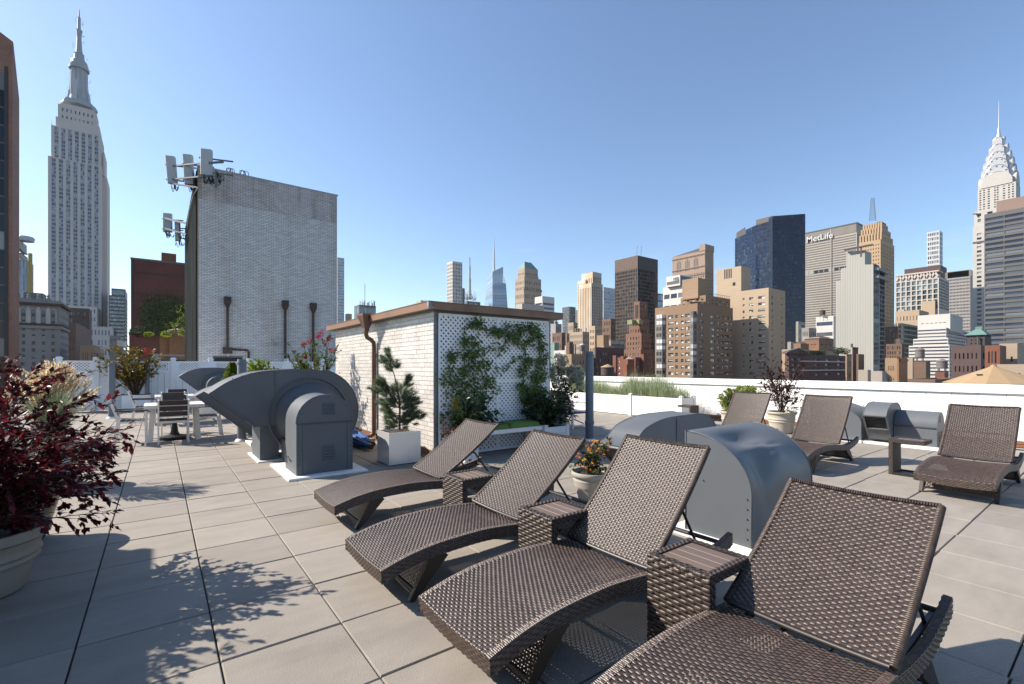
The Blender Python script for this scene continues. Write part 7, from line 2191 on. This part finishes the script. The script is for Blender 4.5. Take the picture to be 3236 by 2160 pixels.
# spire tower on the right
D = 451
xa, xm_ = 3088, 3148.7
Xc, Yc = xy(xm_, D)
t = thing('spire_tower', 'silver art deco tower with sunburst arches and needle spire at the right', 'skyscraper', (Xc, Yc, 0))
ppm = 2121 / D
hw = (xm_ - xa) / ppm
PALEB = mat('pale grey tower brick', (.60, .575, .53), .65, .08, .1)
def cz(y): return zof(300 + y / 2.2415, D)
def chw(px): return px / 2.2415 / ppm
hx = hw
vol(t, [Xc, Xc + 2 * hw, Yc - hw, Yc + hw], -60, cz(640), PALEB, G_DARK, W_=dict(rows=9, fh=.5, rec=.4, mt=1, pos=[(.05, .10), (.15, .20), (.27, .33), (.44, .49), (.51, .56), (.67, .73), (.8, .85), (.9, .95)]), S_=W(6, 9, .4, .5), zb=cz(800), name='upper_shaft', lip=.1)
lw = (xm_ - 3073) / ppm
vol(t, [Xc - 1.5, Xc + 2 * hw + 1.5, Yc - lw, Yc + lw], -60, zof(705, D), PALEB, G_DARK, W_=dict(rows=34, fh=.5, rec=.5, mt=6, pos=[(.08, .18), (.26, .36), (.45, .55), (.63, .73), (.81, .91)]), S_=W(6, 34, .4, .42, mt=6), name='shaft', zb=-9)
boxpart(t, 'shaft_band', [Xc - 1.7, Xc - 1.5, Yc - lw, Yc + lw], zof(760, D), zof(754, D), DKGREY)
cx_, cy_ = Xc + hw, Yc
TIER = [(545, 112, 13.6), (540, 98, 13.0), (490, 88, 12.0), (437, 76, 10.6), (388, 62, 8.8), (332, 46, 6.8), (275, 29, 4.4)]
TRI = mat('dark triangle glass', (.12, .12, .125), .3, .1, .1)
for k, (yt, hp_, dp) in enumerate(TIER):
    h = chw(hp_); zt_, z0 = cz(yt), cz(645)
    ry = h * (1.15 if k else .9)
    def outl(c):
        return [(c - h, z0), (c - h, zt_ - ry)] + [(c - h * math.cos(a), zt_ - ry + ry * math.sin(a)) for a in np.linspace(0.05, math.pi - .05, 18)] + [(c + h, zt_ - ry), (c + h, z0)]
    f = dp / 13.6 * hw * 1.0
    m = MB(); m.prism(outl(cy_), cx_ - f, cx_ + f, plane='yz'); m.prism(outl(cx_), cy_ - f, cy_ + f, plane='xz'); m.build('crown_arch', STEELC if k else PALEB, t)
    m = MB()
    if k:
        for a in np.linspace(.35, math.pi - .35, 5 if k < 5 else 3):
            for fn in (lambda u, z: (cx_ - f - .06, cy_ + u, z), lambda u, z: (cx_ + u, cy_ - f - .06, z)):
                r0, r1 = .76, .97; w_ = .13
                m.poly([fn(-h * r0 * math.cos(a - w_), zt_ - ry + ry * r0 * math.sin(a - w_)), fn(-h * r0 * math.cos(a + w_), zt_ - ry + ry * r0 * math.sin(a + w_)), fn(-h * r1 * math.cos(a), zt_ - ry + ry * r1 * math.sin(a))])
        m.build('crown_window', TRI, t)
        for fn in (lambda u, z: (cx_ - f - .02, cy_ + u, z), lambda u, z: (cx_ + u, cy_ - f - .02, z)):
            e = MB(); e.tube([fn(-h * .985 * math.cos(a), zt_ - ry + ry * .985 * math.sin(a)) for a in np.linspace(0, math.pi, 16)], .28, 5); e.build('arch_rim', mat('arch rim dark metal', (.40, .40, .40), .3, .1, .1, metal=.6), t)  # rims in a darker grey metal than the arches
m = MB(); m.lathe([(chw(26), cz(300)), (chw(17), cz(262)), (chw(12), cz(240)), (chw(8), cz(205)), (chw(4.5), cz(200)), (chw(2.5), cz(110)), (chw(1.0), cz(5))], (cx_, cy_, 0), 8); m.build('needle', STEELC, t)
for Y in (Yc - hw, Yc + hw):
    m = MB(); m.bar((Xc, Y, cz(815)), (Xc - 4, Y + (2.5 if Y > Yc else -2.5), cz(818)), 1.0, .8); m.build('eagle', DKGREY, t)
vol(t, [Xc - .8, Xc + 2 * hw + .8, Yc - hw * 1.18, Yc + hw * 1.18], -60, cz(800), PALEB, G_DARK, W_=dict(rows=2, fh=.55, rec=.5, mt=1, pos=[(.08, .16), (.3, .42), (.58, .7), (.84, .92)]), name='shoulder', zb=cz(890))
# dark grey banded office at the right edge
D = 300
Xd, Yd = xy(3110.6, D); b = [Xd, Xd + 60, Yd - 60, Yd]; z = zof(677, D)
t = bld('banded_office', 'dark grey office block with blue strip windows at the right edge', b)
vol(t, b, -60, z, mat('dark grey banding', (.14, .135, .135), .6, .08, .1), G_STRIP, W_=W(7, 33, .955, .52, rec=.35, ml=.3, mr=.3, mt=2), lip=.2)
Yp_ = on_x(Xd + 2, 3149); m = MB(); m.box(Xd + 2, Xd + 50, Yd - 60, Yp_, z - .2, zof(641, D)); m.build('penthouse', PINKM, t)
# white stepped offices
D = 250
b = bx(2900, 3002.7, 3042, D, 'W', 60); t = bld('white_offices', 'white stepped office block with strip windows below the grey slab', b)
z = zof(990, D); x0, x1, y0, y1 = b
vol(t, b, zof(1040, D) - 1, z, WHITEB, G_DARK, W_=dict(rows=1, fh=.26, rec=.2, mt=4.0, mb=3.2, pos=[(.12, .21), (.25, .34), (.38, .47), (.51, .60), (.65, .74), (.80, .89)]), name='top_block', zb=zof(1040, D))
for k, (xa, xb_, xc_, yt, yb__) in enumerate(((2900, 2990, 3066, 1035, 1068), (2886, 2996, 3068, 1068, 1090), (2872, 3000, 3070, 1090, 1200))):
    bb = bx(xa, xb_, xc_, D - 2 - 2 * k, 'W', 70); n = max(1, round((yb__ - yt) / 11))
    zb2 = zof(yb__, D); vol(t, bb, -60, zof(yt, D), WHITEB, G_STRIP, W_=dict(rows=n, fh=.42, rec=.25, mt=.3, mb=0, pos=[(.01, .99)]), S_=dict(rows=n, fh=.42, rec=.25, mt=.3, mb=0, pos=[(.02, .98)]), name='setback', zb=zb2)
simple('beige_flats', 'low beige flats in front of the white framed building', 2829, 2905, 2935, 978, 420, BEIGE2, G_DARK, W_=W(7, 6, .3, .4, mt=2), S_=W(3, 6, .4, .4, mt=2), mx=40)
simple('dark_glass_block', 'black glass block between the golden tower and the white stepped offices', 2838, 2850, 2902, 1020, 360, BRONZE, G_BRON, S_=W(12, 12, .85, .7), W_=W(4, 12, .85, .7), mx=30)
simple('brown_block', 'stepped brown stone wing at the foot of the golden deco tower', 2797, 2835, 2845, 1030, 400, BROWN, G_DARK, W_=W(6, 10, .4, .6), mx=40)
simple('brown_block', 'lower brown stone wing beside the grey panel slab', 2800, 2850, 2858, 1085, 350, BROWN, G_DARK, W_=W(6, 7, .4, .6), mx=40)

# ---- low rise in front
D = 130
b = bx(2481, 2560, 2700, D, 'W', 40)
Xl, Yl = xy(2493, D); b = [Xl, on_y(Yl, 2672), Yl, Yl + 1.0]
t = bld('gabled_brick_building', 'dark purple brown brick building with curved gable and cupola above the parapet', b)
z = zof(1117, D); MAUVE = mat('mauve brown brick', (.13, .085, .08), .85, .12, .4)
vol(t, b, -60, z, MAUVE, G_APT, S_=dict(rows=4, fh=.48, rec=.3, mt=.8, mb=.2, parts=True, pos=[(.04, .10), (.14, .20), (.41, .48), (.60, .68), (.83, .90)]), zb=zof(1195, D))
x0, x1, y0, y1 = b
for yy in (1142, 1172): m = MB(); m.box(x0 + 6, x1 - 2, y0 - .5, y0 - .01, zof(yy, D), zof(yy, D) + .35); m.build('balcony_band', PALE, t)
m = MB(); xg0, xg1 = on_y(y0, 2481), on_y(y0, 2552); o = [(xg0, z), (xg1, z), (xg1 - .6, z + .5), ((xg0 + xg1) / 2 + 1.6, zof(1103, D)), ((xg0 + xg1) / 2, zof(1099, D)), ((xg0 + xg1) / 2 - 1.6, zof(1103, D)), (xg0 + .6, z + .5)]
m.prism(o, y0 - .4, y0 + 1); m.build('gable', MAUVE, t)
m = MB(); m.tube([(p[0], y0 - .45, p[1] + .1) for p in o[2:]], .16, 6); m.build('gable_coping', TEAL, t)
m = MB(); m.box(x0 + 5, x1 - 1, y0 + 1.5, y0 + 4, z - 6, z + 1.4); m.build('tile_roof', mat('pale terracotta roof', (.50, .36, .24), .8, .1, .5), t)
tc_ = [on_y(y0 + 2, 2588), on_y(y0 + 2, 2634), y0 + 2, y0 + 6]
vol(t, tc_, z - 1, zof(1060, D + 6), brickmat('cupola brick', (.30, .15, .09), (.2, .12, .08), .4, .12, .01), G_DARK, S_=W(3, 1, .5, .62, rec=.5, mt=1.8, mb=.8), W_=W(3, 1, .5, .62, rec=.5, mt=1.8, mb=.8), name='cupola', zb=zof(1092, D + 6))
boxpart(t, 'cupola_cornice', [tc_[0] - .3, tc_[1] + .3, tc_[2] - .3, tc_[3] + .3], zof(1060, D + 6), zof(1058, D + 6), PALE)
m = MB(); m.lathe([(3.4, zof(1058, D + 6)), (1.8, zof(1053, D + 6)), (.2, zof(1048, D + 6))], ((tc_[0] + tc_[1]) / 2, (tc_[2] + tc_[3]) / 2, 0), 4); m.build('cupola_roof', DKBRN, t)
b2 = [on_y(y0 + 1.6, 2530), on_y(y0 + 1.6, 2556), y0 + 1.6, y0 + 3.5]; boxpart(t, 'dormer', b2, z, zof(1082, D + 4), mat('cupola plain brick', (.30, .16, .10), .8))
m = MB(); m.lathe([(1.7, zof(1082, D + 4)), (.1, zof(1075, D + 4))], ((b2[0] + b2[1]) / 2, (b2[2] + b2[3]) / 2, 0), 4); m.build('dormer_roof', DKBRN, t)
boxpart(t, 'green_shed', [on_y(y0 + 7, 2560), on_y(y0 + 7, 2582), y0 + 7, y0 + 9], z, zof(1080, D + 8), mat('green metal', (.16, .22, .17), .6))
boxpart(t, 'grey_shed', [on_y(y0 + 8, 2499), on_y(y0 + 8, 2528), y0 + 8, y0 + 9], z, zof(1073, D + 8), mat('tan metal', (.35, .33, .30), .6))
er = random.Random(21)
ball_hedge('roof_planting', 'dark roof planting along the gabled brick building', [(at(2640 + 5 * k, 1108 + er.uniform(-4, 4), D + 4), .9, .7) for k in range(8)] + [(at(2560 + 6 * k, 1114, D + 2), .6, .5) for k in range(8)], DARKG, 130, .3, er)
simple('tan_pier', 'tan brick stair tower with pale frames right of the gabled building', 2673, 2676, 2692, 1118, 126, TANBR, G_APT, S_=W(1, 4, .6, .4), mx=10)
t, b, z = simple('brick_chimney', 'dark brown brick chimney stack in front of the grey panel slab', 2693, 2696, 2712, 1096, 115, DKBRN, None, mx=5); 
m = MB(); m.lathe([(.25, z), (.25, z + .9)], ((b[0] + b[1]) / 2, b[2] + .8, 0), 8); m.build('flue', DKGREY, t)
simple('brick_chimney', 'broad brown brick chimney stack before the grey panel slab', 2706, 2713, 2731, 1118, 112, BROWN, None, mx=6)
simple('concrete_bulkhead', 'pale concrete roof bulkhead standing just behind the parapet', 2712, 2742, 2752, 1168, 62, mat('pale bulkhead', (.44, .39, .33), .8, .08, .5), None, mx=12)
simple('concrete_bulkhead', 'pinkish concrete roof bulkhead joined behind the parapet', 2752, 2788, 2801, 1172, 60, mat('pink bulkhead', (.46, .39, .34), .8, .08, .5), None, mx=12)
simple('tan_house', 'tan brick house with small windows right of the glass edge', 2797, 2835, 2862, 1130, 110, TANBR, G_APT, W_=W(4, 4, .35, .4, parts=True, rec=.15), S_=W(2, 4, .3, .3, parts=True, rec=.15), mx=14)
simple('orange_wall_house', 'brick house with a bright orange flank wall', 2836, 2840, 2868, 1133, 90, mat('orange stucco', (.42, .19, .085), .8, .08, .5), None, mx=8)
simple('brown_house', 'reddish brick house under the framed water tank', 2888, 2926, 2940, 1142, 100, BROWN, None, mx=14)
simple('tan_house', 'tan brick wall with stepped roof between orange flank and water tank', 2866, 2884, 2890, 1130, 120, SAND, None, mx=14)
simple('low_parapet_house', 'low brick roofs lying behind the white parapet', 2868, 2955, 3030, 1198, 70, BROWN, None, mx=20)
simple('brown_house', 'small square brick roof hut with dark opening', 2955, 2985, 2998, 1176, 90, REDBR, G_DARK, W_=W(1, 1, .5, .4, rec=.2), mx=10)
tank('grey wooden water tank on a steel frame before the white stepped offices', 2977, 1132, 1172, 110, 28, wood=mat('grey tank wood', (.22, .20, .19), .85, .2, 2, stretch=(6, 6, .3)), roofm=mat('grey tank wood', (1, 1, 1)))
tank('dark water tank in a tall steel frame left of the grey one', 2907, 1096, 1138, 130, 24, legs=5, wood=mat('grey tank wood', (1, 1, 1)), roofm=mat('grey tank wood', (1, 1, 1)))
t, b, z = simple('brick_mansion', 'dark brick building with arched windows and green hipped roof tower', 3006, 3100, 3165, 1090, 140, MAUVE, G_DARK, W_=W(6, 4, .35, .45, rec=.3, mt=1.2), S_=W(4, 4, .4, .45, rec=.3, mt=1.2), mx=20)
bb = bx(3056, 3112, 3132, 145, 'W', 12); vol(t, bb, z - 2, zof(1057, 145), mat('slate brick', (.085, .07, .07), .85, .1, .4), G_DARK, W_=W(3, 2, .3, .4, rec=.3), name='roof_tower', zb=z)
m = MB(); x0, x1, y0, y1 = [bb[0] - .6, bb[1] + .6, bb[2] - .6, bb[3] + .6]; zz0, zz1 = zof(1057, 145), zof(1036, 145); xm, ym = (x0 + x1) / 2, (y0 + y1) / 2
for p, q in (((x0, y0), (x1, y0)), ((x1, y0), (x1, y1)), ((x1, y1), (x0, y1)), ((x0, y1), (x0, y0))): m.poly([(p[0], p[1], zz0), (q[0], q[1], zz0), (xm + (q[0] - xm) * .25, ym + (q[1] - ym) * .25, zz1), (xm + (p[0] - xm) * .25, ym + (p[1] - ym) * .25, zz1)])
m.box(xm - .8, xm + .8, ym - .8, ym + .8, zz1, zz1 + .8); m.build('hip_roof', TEAL, t)
simple('red_arcade_house', 'red brick house with round arched upper windows right of the green roof tower', 3112, 3160, 3180, 1090, 125, REDBR, G_DARK, W_=W(3, 3, .5, .6, rec=.3, mt=.6), mx=14)
simple('tan_block', 'plain tan brick block at the right edge behind the wooden tank', 3158, 3215, 3290, 1084, 160, SAND, G_DARK, W_=W(2, 2, .3, .2, rec=.2), mx=30)
simple('tan_house', 'beige house with wide windows beside the big tank roof', 3150, 3240, 3300, 1150, 100, SAND, G_APT, W_=W(5, 3, .45, .45, rec=.15, parts=True), mx=20)
# big conical tank roof
D = 24
X, Y = xy(3140, D); r = 1.95; z = zof(1209, D)
t = thing('tank_roof', 'large cone shaped tan plywood water tank roof rising over the parapet', 'water tank', (X, Y, z), 'rooftop water tanks')
zt = zof(1161, D); n = 14
m0 = MB(); a0, a1 = 0, 2 * math.pi / n
m0.poly([(r * math.cos(a0), r * math.sin(a0), 0), (r * math.cos(a1), r * math.sin(a1), 0), (.22 * math.cos(a1), .22 * math.sin(a1), zt - z), (.22 * math.cos(a0), .22 * math.sin(a0), zt - z)])
m0.poly([(r * math.cos(a1), r * math.sin(a1), -.03), (r * math.cos(a0), r * math.sin(a0), -.03), (r * math.cos(a0), r * math.sin(a0), 0), (r * math.cos(a1), r * math.sin(a1), 0)][::-1])
ply = mat('tan plywood', (.46, .32, .18), .75, .06, 3, obj=.09); me = m0.mesh('panel', ply)
for k in range(n): inst('panel', me, t, (X, Y, z), (0, 0, a1 * k))
m = MB(); m.lathe([(.24, zt - .01), (.14, zt + .05), (.10, zt + .13), (.02, zt + .16)], (X, Y, 0), 10); m.build('cap', ply, t)
m = MB(); m.lathe([(r * .93, z - 3), (r * .93, z)], (X, Y, 0), 24); m.build('tub', WOODT, t, smooth=40)
an = math.atan2(-Y, -X) - .5; m = MB(); q = Vector((X + math.cos(an) * 1.05, Y + math.sin(an) * 1.05, z + (zt - z) * .52)); m.box(q.x - .1, q.x + .1, q.y - .1, q.y + .1, q.z, q.z + .05); m.build('hatch', FRMD, t)

# ---- low rise left of the flats
D = 260
b = bx(1975, 2031, 2058, 265, 'W', 40); t = bld('deco_brick_tower', 'reddish stepped brick deco tower in front of the bronze tower', b)
DB = mat('rosy brown brick', (.25, .135, .09), .85, .12, .3)
for k, (xa, xb_, xc_, yt, yb__) in enumerate(((2003, 2021, 2046, 951, 1010), (1988, 2024, 2052, 1008, 1056), (1978, 2027, 2058, 1054, 1110), (1970, 2025, 2065, 1105, 1200))):
    bb = bx(xa, xb_, xc_, D - 3 * k, 'W', 40); vol(t, bb, -60, zof(yt, D), DB, G_APT, W_=W(3 + k, max(1, (yb__ - yt) // 18), .35, .5, rec=.3, mt=1.2, mb=0), S_=W(3 + k, max(1, (yb__ - yt) // 18), .35, .5, rec=.3, mt=1.2, mb=0), name='setback', zb=zof(yb__, D))
m = MB(); bb = bx(2003, 2021, 2046, D); yc_ = (bb[2] + bb[3]) / 2
m.box(bb[0] - .15, bb[0] - .01, yc_ - .9, yc_ + .9, zof(1000, D), zof(962, D)); m.build('tall_niche', GREYDARK, t)
for yy in (1018,):
    for x in (1996, 2018): q = at(x, yy, D - 4); m = MB(); m.box(q[0] - 1.6, q[0] + 1.6, q[1] - 1.6, q[1] + 1.6, q[2] - 1.2, q[2] + 1.2); m.build('green_corner', mat('lichen green tile', (.30, .33, .18), .7), t)
D = 175
b = bx(1944, 2008, 2046, D, 'W', 16); t = bld('red_flats', 'red brick flats with tall chimneys left of the brown apartment block', b)
z = zof(1128, D)
vol(t, b, -60, z, REDBR, G_APT, W_=W(3, 3, .3, .5, rec=.2, parts=True, mt=.8, mb=.2), S_=W(3, 3, .35, .5, rec=.2, parts=True, mt=.8, mb=.2), zb=zof(1188, D))
for xa, xb_, yt in ((1946, 1952, 1124), (1970, 1984, 1126), (2034, 2048, 1118)):
    bb = [on_y(b[2] - 1.4, xa), on_y(b[2] - 1.4, xb_), b[2] - 1.4, b[2] - .01]; boxpart(t, 'chimney', bb, -60, zof(yt, D), REDBR)
bb = bx(1970, 1984, 2005, D - 8, 'W', 8); boxpart(t, 'stair_tower', bb, -60, zof(1134, D - 8), mat('orange brick', (.30, .11, .06), .85, .1, .3))
m = MB(); m.lathe([(2.0, zof(1134, D - 8)), (.1, zof(1126, D - 8))], ((bb[0] + bb[1]) / 2, (bb[2] + bb[3]) / 2, 0), 4); m.build('stair_roof', SAND, t)
tank('tank with pale cone roof behind the grasses', 1920, 1150, 1194, 75, 42, wood=WOODT, roofm=mat('tan tank roof', (.46, .33, .19), .8, .08, 1))
simple('mauve_flats', 'wide dark purple brick flats behind the grasses and vent pipe', 1878, 1882, 1972, 1096, 210, MAUVE, G_APT, S_=W(10, 6, .3, .4, rec=.2, mt=1.5), mx=20)
simple('brick_house', 'sunlit brown brick house with fire escape behind the hydrangea', 1760, 1806, 1852, 1118, 150, TANBR, G_DARK, W_=W(3, 4, .3, .45, rec=.2, parts=True), S_=W(4, 4, .35, .4, rec=.2, parts=True), mx=25)
simple('brick_house', 'shaded brown brick house beside the tall vent pipe', 1846, 1856, 1884, 1130, 165, DKBRN, G_DARK, S_=W(4, 4, .35, .4, rec=.2), mx=25)
simple('white_roof_house', 'low white rooftop with bulkheads behind the hydrangea', 1750, 1785, 1800, 1106, 170, WHITEB, None, mx=20)
simple('tan_block', 'tan block with many small windows behind the water tanks', 1800, 1841, 1862, 1047, 330, SAND, G_DARK, W_=W(6, 8, .35, .5, rec=.3), S_=W(5, 8, .3, .4, rec=.3), mx=30)
simple('beige_block', 'sunlit beige block with square windows below the ribbed tower', 1862, 1880, 1903, 1029, 300, BEIGE2, G_DARK, W_=W(3, 9, .45, .5, rec=.3, mt=1.5), S_=W(5, 9, .35, .45, rec=.3, mt=1.5), mx=25)
simple('tan_bulkhead', 'plain tan windowless block right of the water tanks', 1886, 1907, 1924, 1058, 250, TANBR, None, mx=20)
simple('brown_block', 'brown stone block with a rounded top left of the bronze tower', 1902, 1930, 1944, 1006, 380, BROWN, G_DARK, W_=W(5, 9, .4, .55), S_=W(4, 9, .4, .55), mx=30)
simple('tan_block', 'stepped tan block between the grey office and ribbed tower', 1795, 1812, 1826, 1018, 450, SAND, G_DARK, W_=W(4, 6, .35, .5), S_=W(3, 6, .35, .5), mx=30)
simple('tan_block', 'sandy block below the dark stepped office', 1760, 1790, 1806, 1052, 380, SAND, G_DARK, W_=W(5, 6, .35, .5), S_=W(3, 6, .35, .5), mx=30)
simple('green_roof_house', 'pale green clad house right beside the hut', 1740, 1752, 1766, 1082, 200, mat('pale green cladding', (.24, .36, .31), .7), G_DARK, S_=W(4, 3, .4, .4, rec=.2), mx=10)
simple('stone_block', 'grey slope roofed block just right of the hut eaves', 1740, 1756, 1775, 1022, 420, LIME, G_DARK, S_=W(3, 6, .4, .5), mx=20)
simple('brown_block', 'dark brown block with small windows above the green house', 1745, 1775, 1788, 1050, 300, BROWN, G_DARK, W_=W(4, 6, .4, .5), S_=W(3, 6, .4, .5), mx=20)
tank('dark wooden water tank behind the hydrangea', 1803, 1076, 1108, 175, 18)
tank('grey capped water tank left of the tall vent pipe', 1840, 1083, 1116, 178, 17, wood=mat('grey tank wood', (1, 1, 1)), roofm=ALUM)
simple('grid_strip_block', 'grey strip windowed low block in front of the bronze tower', 1925, 1930, 1975, 1075, 330, LIME, G_STRIP, S_=W(1, 5, .96, .5, rec=.3), mx=20)
simple('tan_block', 'pale tan roofs below the grid strip block', 1898, 1908, 1944, 1092, 240, SAND, None, mx=15)
# ------------------------------------------------------------------ thin summer haze over the city
hm = bpy.data.materials.new('thin haze'); hm.use_nodes = True
hn = hm.node_tree.nodes; hn.remove(hn['Principled BSDF'])
pv_ = hn.new('ShaderNodeVolumePrincipled')
pv_.inputs['Density'].default_value = .000035
pv_.inputs['Color'].default_value = (.88, .93, 1.0, 1)
pv_.inputs['Anisotropy'].default_value = .2
hm.node_tree.links.new(pv_.outputs[0], hn['Material Output'].inputs['Volume'])
m = MB(); m.box(-2500, 3000, -60.5 * 10, 3000, -61, 395)
hz = m.build('haze', hm, None, kind='stuff')
